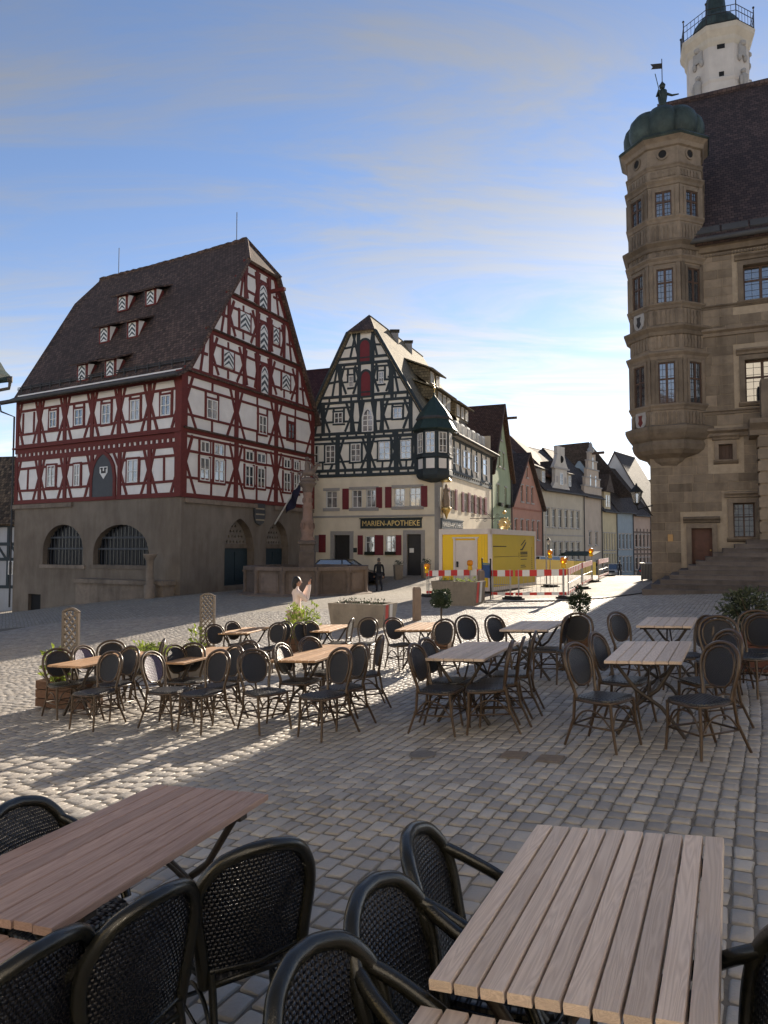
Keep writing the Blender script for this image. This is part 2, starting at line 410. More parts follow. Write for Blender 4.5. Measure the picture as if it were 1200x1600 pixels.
def m_wood(name, col, col2, axis=0, rough=.6, gscale=1.0, spec=.35):
    """long grain along one local axis, every plank different"""
    t = NT(name); sc = [14 * gscale] * 3; sc[axis] = 1.1 * gscale
    r = t.objrand(); tcn = t.n('ShaderNodeTexCoord'); add = t.n('ShaderNodeVectorMath', operation='ADD'); cb = t.n('ShaderNodeCombineXYZ')
    t.l(t.math('MULTIPLY', r, 37.0), cb.inputs[0]); t.l(t.math('MULTIPLY', r, 91.0), cb.inputs[1]); t.l(t.math('MULTIPLY', r, 53.0), cb.inputs[2])
    t.l(tcn.outputs['Object'], add.inputs[0]); t.l(cb.outputs[0], add.inputs[1])
    mp_ = t.n('ShaderNodeMapping'); t.l(add.outputs[0], mp_.inputs[0]); mp_.inputs['Scale'].default_value = sc
    mq = t.n('ShaderNodeMapping'); t.l(add.outputs[0], mq.inputs[0]); s2 = [1.5 * gscale] * 3; s2[axis] = 1.9 * gscale; mq.inputs['Scale'].default_value = s2
    ring = t.noise(mq.outputs[0], .9, 2, .45, .5)
    rings = t.math('FRACT', t.math('MULTIPLY', ring, 13.0)); rings = t.math('ABSOLUTE', t.math('SUBTRACT', t.math('MULTIPLY', rings, 2.0), 1.0))
    fib = t.noise(mp_.outputs[0], 5.5, 6, .7)
    f = t.math('MULTIPLY_ADD', rings, .36, t.math('MULTIPLY', fib, .64))
    c = t.ramp(f, [(.2, col2), (.75, col)])
    hs = t.n('ShaderNodeHueSaturation'); t.l(c, hs.inputs['Color']); t.l(t.math('MULTIPLY_ADD', r, .30, .85), hs.inputs['Value'])
    wv = t.noise(mp_.outputs[0], .25, 4, .6)
    c2 = t.mix(t.math('MULTIPLY', t.ramp(wv, [(.5, (0, 0, 0)), (.8, (1, 1, 1))]), .5), hs.outputs[0], shade(col, .68))
    return t.fin(c2, t.math('MULTIPLY_ADD', fib, .25, rough - .12), t.bump(f, .0016, .8), 0, spec)

def m_glass(name, col=(.02, .024, .028), rough=.06, curtain=None):
    t = NT(name); r = t.objrand(); v = t.coord('Object'); w = t.n('ShaderNodeNewGeometry').outputs['Position']
    if curtain:
        n = t.noise(w, 1.4, 3); c = t.mix(t.ramp(n, [(.4, (0, 0, 0)), (.6, (1, 1, 1))]), col, curtain)
    else: c = t.mix(r, col, shade(col, 2.6))
    t.b.inputs['IOR'].default_value = 2.7
    return t.fin(c, rough, t.bump(t.noise(w, 1.6, 2), .008, .5), 0, .5)

def m_weave(name, c1, c2, sx, sy, holes=0.0, rough=.4, depth=.003):
    """basket weave: two sets of strands passing over and under, tiny gaps between"""
    t = NT(name); v = t.coord('UV', (sx, sy, 1)); sp = t.n('ShaderNodeSeparateXYZ'); t.l(v, sp.inputs[0])
    fx, fy = t.math('FRACT', sp.outputs[0]), t.math('FRACT', sp.outputs[1])
    ix, iy = t.math('FLOOR', sp.outputs[0]), t.math('FLOOR', sp.outputs[1])
    par = t.math('ABSOLUTE', t.math('MODULO', t.math('ADD', ix, iy), 2.0))
    par = t.math('GREATER_THAN', par, .5)
    px_ = t.math('SINE', t.math('MULTIPLY', fx, math.pi)); py_ = t.math('SINE', t.math('MULTIPLY', fy, math.pi))
    over = t.math('ADD', t.math('MULTIPLY', par, px_), t.math('MULTIPLY', t.math('SUBTRACT', 1.0, par), py_))
    n = t.noise(v, 1.7, 3)
    c = t.mix(t.math('MULTIPLY', t.ramp(t.math('MULTIPLY', over, n), [(.35, (0, 0, 0)), (.6, (1, 1, 1))]), 1.0), c1, c2)
    m = t.fin(c, rough, t.bump(over, depth, 1.0), 0, .5)
    if holes > 0:
        corner = t.math('MULTIPLY', t.math('GREATER_THAN', t.math('ABSOLUTE', t.math('SUBTRACT', fx, .5)), .5 - holes), t.math('GREATER_THAN', t.math('ABSOLUTE', t.math('SUBTRACT', fy, .5)), .5 - holes))
        tr = t.n('ShaderNodeBsdfTransparent'); mx = t.n('ShaderNodeMixShader'); t.l(corner, mx.inputs[0]); t.l(t.b.outputs[0], mx.inputs[1]); t.l(tr.outputs[0], mx.inputs[2]); t.l(mx.outputs[0], t.out.inputs[0])
    return m

def m_leaf(name, c1, c2, trans=.35):
    t = NT(name); w = t.n('ShaderNodeNewGeometry'); n = t.noise(w.outputs['Position'], 26, 2)
    c = t.ramp(n, [(.3, c1), (.7, c2)]); t.fin(c, .45, None, 0, .4)
    tr = t.n('ShaderNodeBsdfTranslucent'); t.l(c, tr.inputs[0]); mx = t.n('ShaderNodeMixShader'); mx.inputs[0].default_value = trans
    t.l(t.b.outputs[0], mx.inputs[1]); t.l(tr.outputs[0], mx.inputs[2]); t.l(mx.outputs[0], t.out.inputs[0]); return t.m

def m_cobble(name, ground=False):
    t = NT(name); w = t.n('ShaderNodeNewGeometry').outputs['Position']
    if ground:   # far paving: same courses, read from the plan position
        mp_ = t.n('ShaderNodeMapping'); t.l(w, mp_.inputs[0]); mp_.inputs['Rotation'].default_value = (0, 0, R(62))
        wb = t.noise(w, .8, 2); va = t.n('ShaderNodeVectorMath', operation='ADD'); t.l(mp_.outputs[0], va.inputs[0]); sc = t.n('ShaderNodeVectorMath', operation='SCALE'); t.l(wb, sc.inputs[0]); sc.inputs['Scale'].default_value = .12; t.l(sc.outputs[0], va.inputs[1])
        br = t.n('ShaderNodeTexBrick'); t.l(va.outputs[0], br.inputs['Vector']); br.offset = .5
        for k, q in (('Scale', 1.0), ('Mortar Size', .014), ('Mortar Smooth', .6), ('Brick Width', .155), ('Row Height', .125)): br.inputs[k].default_value = q
        br.inputs['Color1'].default_value = (0, 0, 0, 1); br.inputs['Color2'].default_value = (1, 1, 1, 1); br.inputs['Mortar'].default_value = (.4, .4, .4, 1)
        base = t.ramp(br.outputs['Color'], [(0, (.27, .25, .222)), (1, (.40, .37, .325))])
        base = t.mix(br.outputs['Fac'], base, (.24, .21, .17))
        h = t.math('SUBTRACT', t.math('MULTIPLY', t.noise(w, 9, 3), .6), t.math('MULTIPLY', br.outputs['Fac'], 1.0))
        nrm = t.bump(h, .03, 1.0)
    else:
        r = t.math('FRACT', t.math('ADD', t.objrand(), 0.0))
        at_ = t.n('ShaderNodeAttribute'); at_.attribute_name = 'tone'
        tone = t.math('ADD', at_.outputs['Fac'], t.math('MULTIPLY', t.math('LESS_THAN', at_.outputs['Fac'], .0001), r))
        base = t.ramp(tone, [(0, (.235, .22, .205)), (.35, (.31, .29, .268)), (.6, (.345, .322, .295)), (.82, (.385, .348, .305)), (1, (.46, .43, .39))])
        fine = t.noise(w, 45, 5, .65); nrm = t.bump(fine, .006, .8, t.bump(t.noise(w, 13, 3), .012, .7)); 
        base = t.mix(t.math('MULTIPLY', fine, .35), base, (.24, .222, .2))
    big = t.noise(w, .35, 5, .6); brown = t.ramp(big, [(.45, (0, 0, 0)), (.7, (1, 1, 1))])
    base = t.mix(t.math('MULTIPLY', brown, .30), base, (.38, .315, .245))
    wet = t.noise(w, .9, 4, .6)
    return t.fin(base, t.math('MULTIPLY_ADD', wet, .35, .62 if ground else .42), nrm, 0, .3 if ground else .45)
# ---------------------------------------------------------------- ground
M_GROUND = m_cobble('far_cobbles', True); M_COB = m_cobble('cobble_stone')
M_JOINT = m_plain('sandy_joint', (.17, .148, .12), .95, .35, 9, .004)
def build_ground():
    xs = np.unique(np.r_[np.arange(-45, -12, 1.5), np.arange(-12, 18, .5), np.arange(18, 61, 1.5)])
    ys = np.unique(np.r_[np.arange(-15, 0, 1.5), np.arange(0, 45, .5), np.arange(45, 116, 1.5)])
    X, Y = np.meshgrid(xs, ys); Zz = zgv(X, Y)
    # where real stones lie the bed is set lower
    bed = (Y > -1.5) & (Y < STONE_END - .3) & (np.abs(X) < .66 * Y + 3.0)
    Zz = Zz - np.where(bed, .0095, .0)
    b = MB(); nx, ny = len(xs), len(ys)
    b.v = [tuple(p) for p in np.c_[X.ravel(), Y.ravel(), Zz.ravel()]]
    for j in range(ny - 1):
        for i in range(nx - 1):
            a = j * nx + i; b.f.append([a, a + 1, a + nx + 1, a + nx]); b.m.append(1 if (bed.ravel()[a] and bed.ravel()[a + nx + 1] and bed.ravel()[a + 1] and bed.ravel()[a + nx]) else 0); b.sm.append(True)
    # outer land to the horizon
    x0, x1, y0, y1 = xs[0], xs[-1], ys[0], ys[-1]; far = 1500
    def z_at(x, y): return zg(x, y)
    ring = [(x0, y) for y in ys[::6]] + [(x, y1) for x in xs[::6]] + [(x1, y) for y in ys[::-6]] + [(x, y0) for x in xs[::-6]]
    cxm, cym = (x0 + x1) / 2, (y0 + y1) / 2
    k = len(b.v)
    for x, y in ring: b.v.append((x, y, z_at(x, y) - .02))
    for x, y in ring:
        d = Vector((x - cxm, y - cym, 0)).normalized(); b.v.append((cxm + d.x * far, cym + d.y * far, -6))
    n = len(ring)
    for i in range(n):
        j = (i + 1) % n; b.f.append([k + i, k + n + i, k + n + j, k + j]); b.m.append(0); b.sm.append(True)
    g = struct('ground', b, [M_GROUND, M_JOINT]); return g
STONE_END = 27.0
ground = build_ground()

def stone_mesh(seed, hi=True):
    """one pillow-topped sett, unit length along Y and X, top at z=0"""
    rnd = random.Random(seed); g = [-.5, -.40, -.14, .14, .40, .5] if hi else [-.5, -.36, .36, .5]
    n = len(g); vv = []
    jig = [(rnd.uniform(-.06, .06), rnd.uniform(-.06, .06)) for _ in range(4)]
    tilt = (rnd.uniform(-.0025, .0025), rnd.uniform(-.0025, .0025)); amp = rnd.uniform(.001, .004)
    for j, y in enumerate(g):
        for i, x in enumerate(g):
            ex, ey = abs(x) * 2, abs(y) * 2
            s, t = x + .5, y + .5
            dx = sum(w * q[0] for w, q in zip(((1 - s) * (1 - t), s * (1 - t), (1 - s) * t, s * t), jig)); dy = sum(w * q[1] for w, q in zip(((1 - s) * (1 - t), s * (1 - t), (1 - s) * t, s * t), jig))
            m = max(ex, ey); z = amp * (1 - ex ** 2 * .5 - ey ** 2 * .5) - (.0080 if m > .99 else (.0012 if m > .7 else 0))
            if hi and m <= .9: z += rnd.uniform(-.0015, .0015)
            rr = .93 if (ex > .9 and ey > .9) else 1.0
            vv.append((x * rr + dx, y * rr + dy, z + tilt[0] * x + tilt[1] * y))
    ff = [(j * n + i, j * n + i + 1, (j + 1) * n + i + 1, (j + 1) * n + i) for j in range(n - 1) for i in range(n - 1)]
    rim = [i for i in range(n)] + [j * n + n - 1 for j in range(1, n)] + [(n - 1) * n + i for i in range(n - 2, -1, -1)] + [j * n for j in range(n - 2, 0, -1)]
    k = len(vv); vv += [(vv[i][0], vv[i][1], -.07) for i in rim]
    for q in range(len(rim)):
        p = (q + 1) % len(rim); ff.append((rim[p], rim[q], k + q, k + p))
    return vv, ff

def build_stones():
    AZ = 28.0; a = R(AZ); A = np.array([math.sin(a), math.cos(a)]); B = np.array([math.cos(a), -math.sin(a)])
    rnd = np.random.RandomState(3); cells = []
    v = -24.0
    while v < 34:
        w = rnd.uniform(.100, .130); u = -6 + rnd.uniform(0, .2)
        wob = rnd.uniform(0, 6.28)
        while u < 44:
            l = rnd.uniform(.115, .185); uc, vc = u + l / 2, v + w / 2 + .06 * math.sin(uc * .55 + .0 * wob) if False else v + w / 2
            vc2 = vc + .05 * math.sin((u + l / 2) * .31 + v * .21) + .03 * math.sin((u + l / 2) * .9 - v * .5)
            x, y = A * (u + l / 2) + B * vc2
            if -.6 < y < STONE_END and abs(x) < .60 * y + 1.6 and x < 30: cells.append((x, y, l, w, rnd.uniform(-.05, .05), rnd.rand()))
            u += l + rnd.uniform(.008, .015)
        v += w + .011
    C = np.array(cells); z = zgv(C[:, 0], C[:, 1])
    e = .3; sx = (zgv(C[:, 0] + e, C[:, 1]) - zgv(C[:, 0] - e, C[:, 1])) / (2 * e); sy = (zgv(C[:, 0], C[:, 1] + e) - zgv(C[:, 0], C[:, 1] - e)) / (2 * e)
    jz = rnd.uniform(-.0025, .0015, len(C))
    # which stones show largest: near, inside the frame
    px = 600 + FPX * C[:, 0] / np.maximum(C[:, 1], .3); py = HOR + FPX * (CAM_H - z) / np.maximum(C[:, 1], .3)
    vis = (px > 30) & (px < 1180) & (py < 1585) & (py > 1120)
    hidden = ((px > 640) & (px < 1145) & (py > 1275)) | ((px < 420) & (py > 1215 + (420 - px) * .0) & (py < 1600) & (px + (py - 1222) * 1.0 < 420 + 60)) 
    order = np.argsort(np.where(vis & ~hidden, C[:, 1], 1e3)); single = set(order[:300].tolist())
    protoH = [stone_mesh(s, True) for s in range(14)]; protoL = [stone_mesh(50 + s, False) for s in range(10)]
    meshes = []
    for s in range(14):
        b = MB(); b.add(*protoH[s], smooth=True); meshes.append(b.mesh('cobblestone', [M_COB]))
    V = []; FA = []; tone = []; nb = 0
    pvH = [np.array(p[0]) for p in protoH]; pvL = [np.array(p[0]) for p in protoL]
    pfH = [p[1] for p in protoH]; pfL = [p[1] for p in protoL]
    for i, (x, y, l, w, rz, tn) in enumerate(C):
        th = rz; A2 = A * math.cos(th) + B * math.sin(th); B2 = B * math.cos(th) - A * math.sin(th)
        if i in single:
            M = Matrix(((B2[0] * w, A2[0] * l, 0, x), (B2[1] * w, A2[1] * l, 0, y), ((sx[i] * B2[0] + sy[i] * B2[1]) * w, (sx[i] * A2[0] + sy[i] * A2[1]) * l, 1, z[i] + jz[i]), (0, 0, 0, 1)))
            link(bpy.data.objects.new('cobblestone', meshes[i % 14]), ground, M); continue
        hi = y < 6.5; pv = (pvH if hi else pvL)[i % (14 if hi else 10)]; pf = (pfH if hi else pfL)[i % (14 if hi else 10)]
        q = np.empty_like(pv); q[:, 0] = x + pv[:, 0] * B2[0] * w + pv[:, 1] * A2[0] * l; q[:, 1] = y + pv[:, 0] * B2[1] * w + pv[:, 1] * A2[1] * l
        q[:, 2] = z[i] + jz[i] + pv[:, 2] + sx[i] * (q[:, 0] - x) + sy[i] * (q[:, 1] - y)
        V.append(q); FA.append(np.array(pf) + nb); nb += len(q); tone.append(np.full(len(pf), .01 + .98 * tn))
    V = np.concatenate(V); FA = np.concatenate(FA); tone = np.concatenate(tone)
    me = bpy.data.meshes.new('cobblestones'); me.vertices.add(len(V)); me.vertices.foreach_set('co', V.ravel())
    me.loops.add(FA.size); me.loops.foreach_set('vertex_index', FA.ravel().astype(np.int32))
    me.polygons.add(len(FA)); me.polygons.foreach_set('loop_start', np.arange(0, FA.size, 4, dtype=np.int32))
    me.polygons.foreach_set('loop_total', np.full(len(FA), 4, np.int32)); me.polygons.foreach_set('use_smooth', np.ones(len(FA), bool))
    me.materials.append(M_COB); me.update(calc_edges=True); me.validate()
    at_ = me.attributes.new('tone', 'FLOAT', 'FACE'); at_.data.foreach_set('value', tone.astype(np.float32))
    o = link(bpy.data.objects.new('cobblestones', me), ground); o['kind'] = 'stuff'
    print('stones', len(C), 'tris', 2 * len(FA))
build_stones()
M_IRON = m_plain('cast_iron', (.045, .04, .036), .55, .3, 12, .002, .6); M_LID = m_plain('worn_iron_lid', (.15, .135, .12), .6, .3, 14, .003)
for px_, py_, rd, sq in ((660, 1180, .13, 0), (803, 1181, .15, 1), (860, 1187, .15, 1)):
    P = on_ground(px_, py_); b = MB()
    t = thing('drain_cover', {660: 'round iron manhole lid in the cobbles between the tables', 803: 'square rusty iron grate in the cobbles, left of the pair', 860: 'square iron cover in the cobbles, right of the rusty grate'}[px_], 'drain cover', P + Vector((0, 0, .002)))
    if sq:
        M = frame(P + Vector((0, 0, .002)), 28, gup(P.x, P.y)); bb = MB(); bb.abox(-rd * .8, -rd * .7, -.03, rd * .8, rd * .7, .004); part('frame', bb, M_LID, t, M)
        for k in range(7):
            b2 = MB(); b2.abox(-rd * .7, -rd * .62 + k * rd * .2, .0, rd * .7, -rd * .62 + k * rd * .2 + rd * .1, .014); part('grate_bar', b2, m_plain('rusty_iron', (.155, .13, .115), .7, .3, 14), t, M)
    else:
        M = frame(P + Vector((0, 0, .002)), 0, gup(P.x, P.y)); b.lathe([(rd, -.04), (rd, .004), (rd * .9, .012), (.01, .012)], seg=24, smooth=False); part('lid', b, M_LID, t, M)
# ---------------------------------------------------------------- building kit
M_WHITE = m_plain('white_paint', (.72, .71, .68), .5, .06, 4, .001)
M_GLASS = m_glass('window_glass'); M_GLASSC = m_glass('window_glass_curtain', (.05, .055, .06), .08, (.30, .29, .28))
M_GLASSD = m_plain('dark_glass', (.012, .014, .018), .25, .2, 2, 0, 0, .4); M_DARK = m_plain('dark_opening', (.012, .012, .013), .9, .1, 3, 0)
M_LEAD = m_plain('lead_sheet', (.060, .060, .062), .75, .25, 2, .004, 0)
def glaze(fac, r, parent, fm, gm=None, nx=2, ny=2, fw=.055, mw=.04, n=0.0, sill=None, trans=None, lead=0, name='window', deep=.05):
    """window: glass (part) with frame and glazing bars (sub-part)"""
    u0, v0, u1, v1 = r; g = MB(); g.face([fac.pt(u0, v0, n + .008), fac.pt(u1, v0, n + .008), fac.pt(u1, v1, n + .008), fac.pt(u0, v1, n + .008)])
    g.face([fac.pt(u0, v1, n - .02), fac.pt(u1, v1, n - .02), fac.pt(u1, v0, n - .02), fac.pt(u0, v0, n - .02)])
    w = part(name, g, gm or (M_GLASSC if random.random() < .45 else M_GLASS), parent)
    b = MB()
    for a, c in ((u0, u0 + fw), (u1 - fw, u1)): fac.box(b, a, v0, c, v1, n, n + deep)
    for a, c in ((v0, v0 + fw), (v1 - fw, v1)): fac.box(b, u0 + fw, a, u1 - fw, c, n, n + deep - .003)
    for i in range(1, nx):
        c = u0 + (u1 - u0) * i / nx; fac.box(b, c - mw * .7, v0 + fw, c + mw * .7, v1 - fw, n, n + deep - .006)
    rows = [i / ny for i in range(1, ny)] if trans is None else trans
    for q in rows:
        c = v0 + (v1 - v0) * q; fac.box(b, u0 + fw, c - mw / 2, u1 - fw, c + mw / 2, n, n + deep - .009)
    part('frame', b, fm, w)
    if lead:
        lb = MB()
        for i in range(nx):
            a0 = u0 + (u1 - u0) * i / nx; c = a0 + (u1 - u0) / nx / 2; fac.box(lb, c - .008, v0 + fw, c + .008, v1 - fw, n + .006, n + .022)
        for j in range(1, lead):
            c = v0 + (v1 - v0) * j / lead; fac.box(lb, u0 + fw, c - .008, u1 - fw, c + .008, n + .006, n + .019)
        part('lead_bars', lb, M_IRON, w)
    if sill is not None:
        b = MB(); fac.box(b, u0 - .08, v0 - .1, u1 + .08, v0 - .005, n - .02, n + .12); part('sill', b, sill, w)
    return w
def shutter(fac, r, parent, m, n=.03, t=.035):
    u0, v0, u1, v1 = r; b = MB(); fac.box(b, u0, v0, u1, v1, n, n + t)
    k = max(2, int((v1 - v0) / .09))
    for i in range(k): 
        a = v0 + .05 + (v1 - v0 - .1) * i / k; fac.box(b, u0 + .05, a, u1 - .05, a + (v1 - v0 - .1) / k * .62, n + t - .002, n + t + .012)
    return part('shutter', b, m, parent)
def chevron(fac, r, parent, m1, m2, n=.03, bands=6, archd=False):
    u0, v0, u1, v1 = r; c = (u0 + u1) / 2; b = MB(); h = (v1 - v0) / bands; rise = (u1 - u0) * .42
    ol = arch(u0, v0, u1, v1, .72, True, 4) if archd else rc(u0, v0, u1, v1)
    b.prism([fac.pt(u, v, n) for u, v in ol], fac.N * .03, 0)
    for i in range(bands):
        lo = v0 + i * h - rise * .3; hi = lo + h * .52
        def cl(v): return min(max(v, v0 + .004), v1 - (.28 * (v1 - v0) if archd else .004))
        for s in (-1, 1):
            e = u0 + .02 if s < 0 else u1 - .02; q = [(e, cl(lo)), (c, cl(lo + rise)), (c, cl(hi + rise)), (e, cl(hi))]
            if archd and i == bands - 1: q = [(e, cl(lo)), (c, min(lo + rise, v1 - .05)), (c, min(hi + rise, v1 - .03)), (e, cl(hi))]
            b.prism([fac.pt(u, v, n + .028) for u, v in q], fac.N * (.006), 1)
    return part('shutter', b, [m1, m2], parent)
def slab(mb, pts, t, slot=None):
    """roof sheet with thickness along its own normal (downwards)"""
    pts = [Vector(p) for p in pts]; n = (pts[1] - pts[0]).cross(pts[2] - pts[0]).normalized()
    if n.z < 0: pts.reverse(); n = -n
    mb.prism([p - n * t for p in pts], n * t, slot)
def gutter(A, B, r, parent, m, seg=7):
    b = MB(); b.tube([A, B], r, seg, True); return part('gutter', b, m, parent)
def downpipe(pts, r, parent, m):
    b = MB(); b.tube(pts, r, 6); return part('downpipe', b, m, parent)
def bay_frame(fac, wall, P, Q, v0, v1, m, kind='', win=None, root=None, fm=None, foot=.26, head=.18, rails=(.25, .80), bw=.16, nx=2, ny=2, gm=None):
    """timber between posts at u=P and u=Q: foot and head braces, rails, window"""
    h = v1 - v0; b = Q - P; x = lambda t: v0 + h * t
    if foot:
        for s, e in ((P, P + b * foot), (Q, Q - b * foot)): fac.beam(s, x(.62), e, v0, bw, .045, m, wall, 'brace')
    if head:
        for s, e in ((P, P + b * head), (Q, Q - b * head)): fac.beam(s, x(.42), e, v1, bw, .048, m, wall, 'brace')
    for r_ in rails: fac.beam(P, x(r_), Q, x(r_), bw * .85, .052, m, wall, 'rail')
    if 'm' in kind: fac.beam((P + Q) / 2, x(rails[0]), (P + Q) / 2, x(rails[1]), bw * .75, .05, m, wall, 'post')
    if 'b' in kind: fac.beam((P + Q) / 2, v0, (P + Q) / 2, x(rails[0]), bw * .75, .05, m, wall, 'post')
    if 't' in kind: fac.beam((P + Q) / 2, x(rails[-1]), (P + Q) / 2, v1, bw * .75, .05, m, wall, 'post')
    if win:
        u0, w0, u1, w1 = win
        fac.beam(u0 - .07, x(rails[0]), u0 - .07, x(rails[-1]), .14, .056, m, wall, 'post'); fac.beam(u1 + .07, x(rails[0]), u1 + .07, x(rails[-1]), .14, .056, m, wall, 'post')
        fac.beam(u0 - .14, w0 - .06, u1 + .14, w0 - .06, .12, .062, m, wall, 'rail'); fac.beam(u0 - .14, w1 + .06, u1 + .14, w1 + .06, .12, .059, m, wall, 'rail')
        if fm: glaze(fac, win, root, fm, gm, nx, ny, n=.03, fw=.06)
def prism_between(mb, fa, fb, poly): pass
def leaves(mb, c, rx, ry, rz, n, size, seed=0, shell=.45, droop=0, slot=None):
    rnd = random.Random(seed); c = Vector(c)
    for i in range(n):
        while True:
            p = Vector((rnd.uniform(-1, 1), rnd.uniform(-1, 1), rnd.uniform(-1, 1))); l = p.length
            if shell < l <= 1: break
        k = 1 + .14 * math.sin(p.x * 5 + seed) + .12 * math.sin(p.z * 6 + p.y * 4 + seed * 2)
        q = c + Vector((p.x * rx, p.y * ry, p.z * rz)) * k
        d = (p * .9 + Vector((rnd.uniform(-1, 1), rnd.uniform(-1, 1), rnd.uniform(-.6, 1)))).normalized(); s = d.orthogonal().normalized()
        s = (s * math.cos(i) + d.cross(s) * math.sin(i)); L = size * rnd.uniform(.6, 1.3); w = L * .42; up = d.cross(s) * L * .12
        mb.face([q, q + d * L * .5 + s * w * .5 + up, q + d * L, q + d * L * .5 - s * w * .5 + up], slot)
# ---------------------------------------------------------------- red half-timbered hall
M_RED = m_plain('oxblood_timber', (.135, .025, .021), .75, .22, 5, .004)
M_INF = m_plaster('white_infill', (.80, .775, .75), (.78, .75, .72), .3)
M_BASE = m_plaster('grey_brown_render', (.21, .175, .14), (.5, .46, .44), .8)
M_BSTONE = m_stone('base_sandstone', (.24, .195, .155), (.155, .125, .10))
M_ROOFD = m_rooftile('brown_plain_tiles', (.066, .044, .037), (.115, .074, .059), (.19, .12, .09))
M_GREYD = m_plain('slate_grey_paint', (.055, .06, .068), .6, .15, 4, .002)
M_SHW = m_plain('shutter_white', (.74, .74, .72), .6, .06); M_SHB = m_plain('shutter_slate', (.065, .078, .088), .6, .1)
M_IRONW = m_plain('iron_grille', (.035, .037, .042), .6, .2, 10, .001, .3)
def build_hall():
    cxn = (283 - 600) / FPX * 36 * 1.0015; X0, Y0 = cxn, 36.0
    g = Fac(X0, Y0, 26, 1); l = Fac(X0, Y0, -60.5, -1); LG, LL = 12.7, 13.75
    root = thing('timber_hall', 'tall red and white half-timbered hall with steep brown roof and stone ground floor', 'building', (X0, Y0, -.65))
    VB, V1, V2 = 4.35, 7.80, 10.88; zb = -3.0
    # stone base with its openings
    zf = Z(0, 580, 4.0); zq = Z(270, 620, 4.706)
    b = MB()
    a1 = l.rect(*zf(268, 958, 520, 1210)); a2 = l.rect(*zf(583, 958, 930, 1212)); dr = l.rect(*zf(175, 1393, 253, 1510))
    holes = [arch(*a1, .35), arch(*a2, .3), rc(*dr)]
    l.plate(b, [(0, zb), (LL, zb), (LL, VB), (0, VB)], holes, .5, slot=0, rslot=1)
    d1 = g.rect(*zq(380, 895, 598, 1385)); d2 = g.rect(*zq(685, 910, 850, 1260))
    g.plate(b, [(0, zb), (LG, zb), (LG, VB), (0, VB)], [arch(*d1, .5, True), arch(*d2, .45, True)], .7, slot=2, rslot=1)
    # back sides close the volume
    far = l.pt(LL, 0) + g.U * LG; A = [l.pt(LL, zb), l.pt(LL, zb) + g.U * LG, g.pt(LG, zb)]
    up = Vector((0, 0, V2 - zb))
    b.face([A[0], A[1], A[1] + up, A[0] + up]); b.face([A[1], A[2], A[2] + up, A[1] + up])
    basew = part('stone_base', b, [M_BASE, M_BSTONE, m_plaster('gable_base_render', (.225, .195, .165), (.5, .46, .44), .8)], root)
    # arch filling: iron bars before dark glass
    for r, nb in ((a1, 12), (a2, 15)):
        gl = MB(); gl.face([l.pt(r[0], r[1], -.42), l.pt(r[2], r[1], -.42), l.pt(r[2], r[3], -.42), l.pt(r[0], r[3], -.42)]); w = part('arched_window', gl, M_GLASSD, root)
        fr = MB(); hgt = r[3] - r[1]
        for t in (.4, .68): l.box(fr, r[0], r[1] + hgt * t - .05, r[2], r[1] + hgt * t + .05, -.4, -.3)
        part('transom', fr, M_GREYD, w)
        for i in range(nb + 1):
            u = r[0] + (r[2] - r[0]) * i / nb; bb = MB(); l.box(bb, u - .025, r[1], u + .025, r[3], -.36, -.32); part('bar', bb, M_IRONW, w)
        sl = MB(); l.box(sl, r[0] - .2, r[1] - .2, r[2] + .2, r[1] - .004, -.1, .07); part('sill', sl, M_BSTONE, w)
    dd = MB(); l.box(dd, dr[0], dr[1], dr[2], dr[3], -.3, -.2); part('cellar_door', dd, M_DARK, root)
    M_BLUEW = m_plain('petrol_door_paint', (.018, .036, .048), .6, .2); M_LAT = m_plain('pierced_stone', (.20, .175, .15), .9, .2)
    for r, top in ((d1, .62), (d2, .5)):
        w = r[2] - r[0]; vt = r[1] + (r[3] - r[1]) * top
        dm = MB(); g.box(dm, r[0], r[1] - .2, r[2], vt - .25, -.62, -.5)
        for q in range(2): g.box(dm, r[0] + w * (.06 + q * .5), r[1] + .2, r[0] + w * (.44 + q * .5), vt - .45, -.5, -.46)
        dob = part('arched_door', dm, M_BLUEW, root)
        lt = MB(); g.box(lt, r[0], vt - .25, r[2], vt, -.6, -.42); part('lintel', lt, M_BSTONE, dob)
        hs = []; nr = 5; hu = w / 9
        for j in range(nr):
            vv_ = vt + .12 + j * .3
            for i in range(8):
                uu = r[0] + hu * (i + .75 + (j % 2) * .5)
                if abs(uu - (r[0] + r[2]) / 2) < w * .5 * max(0, 1 - ((vv_ - vt) / (r[3] - vt)) ** 1.6) - .12: hs.append([(uu + .075 * math.cos(k * math.pi / 3), vv_ + .095 * math.sin(k * math.pi / 3)) for k in range(6)])
        tb = MB(); g.plate(tb, [(r[0], vt), (r[2], vt), (r[2], r[3]), (r[0], r[3])], hs, .08, n=-.5); part('pierced_tympanum', tb, M_LAT, dob)
        bk = MB(); bk.face([g.pt(r[0], vt, -.66), g.pt(r[2], vt, -.66), g.pt(r[2], r[3], -.66), g.pt(r[0], r[3], -.66)]); part('dark_glass', bk, M_GLASS, dob)
    # string course, bench block, pillar, plaque
    for fc, a_, c_ in ((g, .2, 6.3), (g, 8.1, LG - .1), (l, 8.4, LL + .2)):
        sc = MB(); fc.box(sc, a_, VB - .28, c_, VB - .04, -.05, .14); part('string_course', sc, M_BSTONE, basew)
    pl = g.rect(*zq(590, 785, 668, 945)); pb = MB(); g.box(pb, pl[0], pl[1] + .5, pl[2], pl[3], .02, .12)
    pb.prism([g.pt(u, v, .02) for u, v in [(pl[0], pl[1] + .5), (pl[2], pl[1] + .5), (pl[2] - .15, pl[1] + .15), ((pl[0] + pl[2]) / 2, pl[1]), (pl[0] + .15, pl[1] + .15)]], g.N * .1)
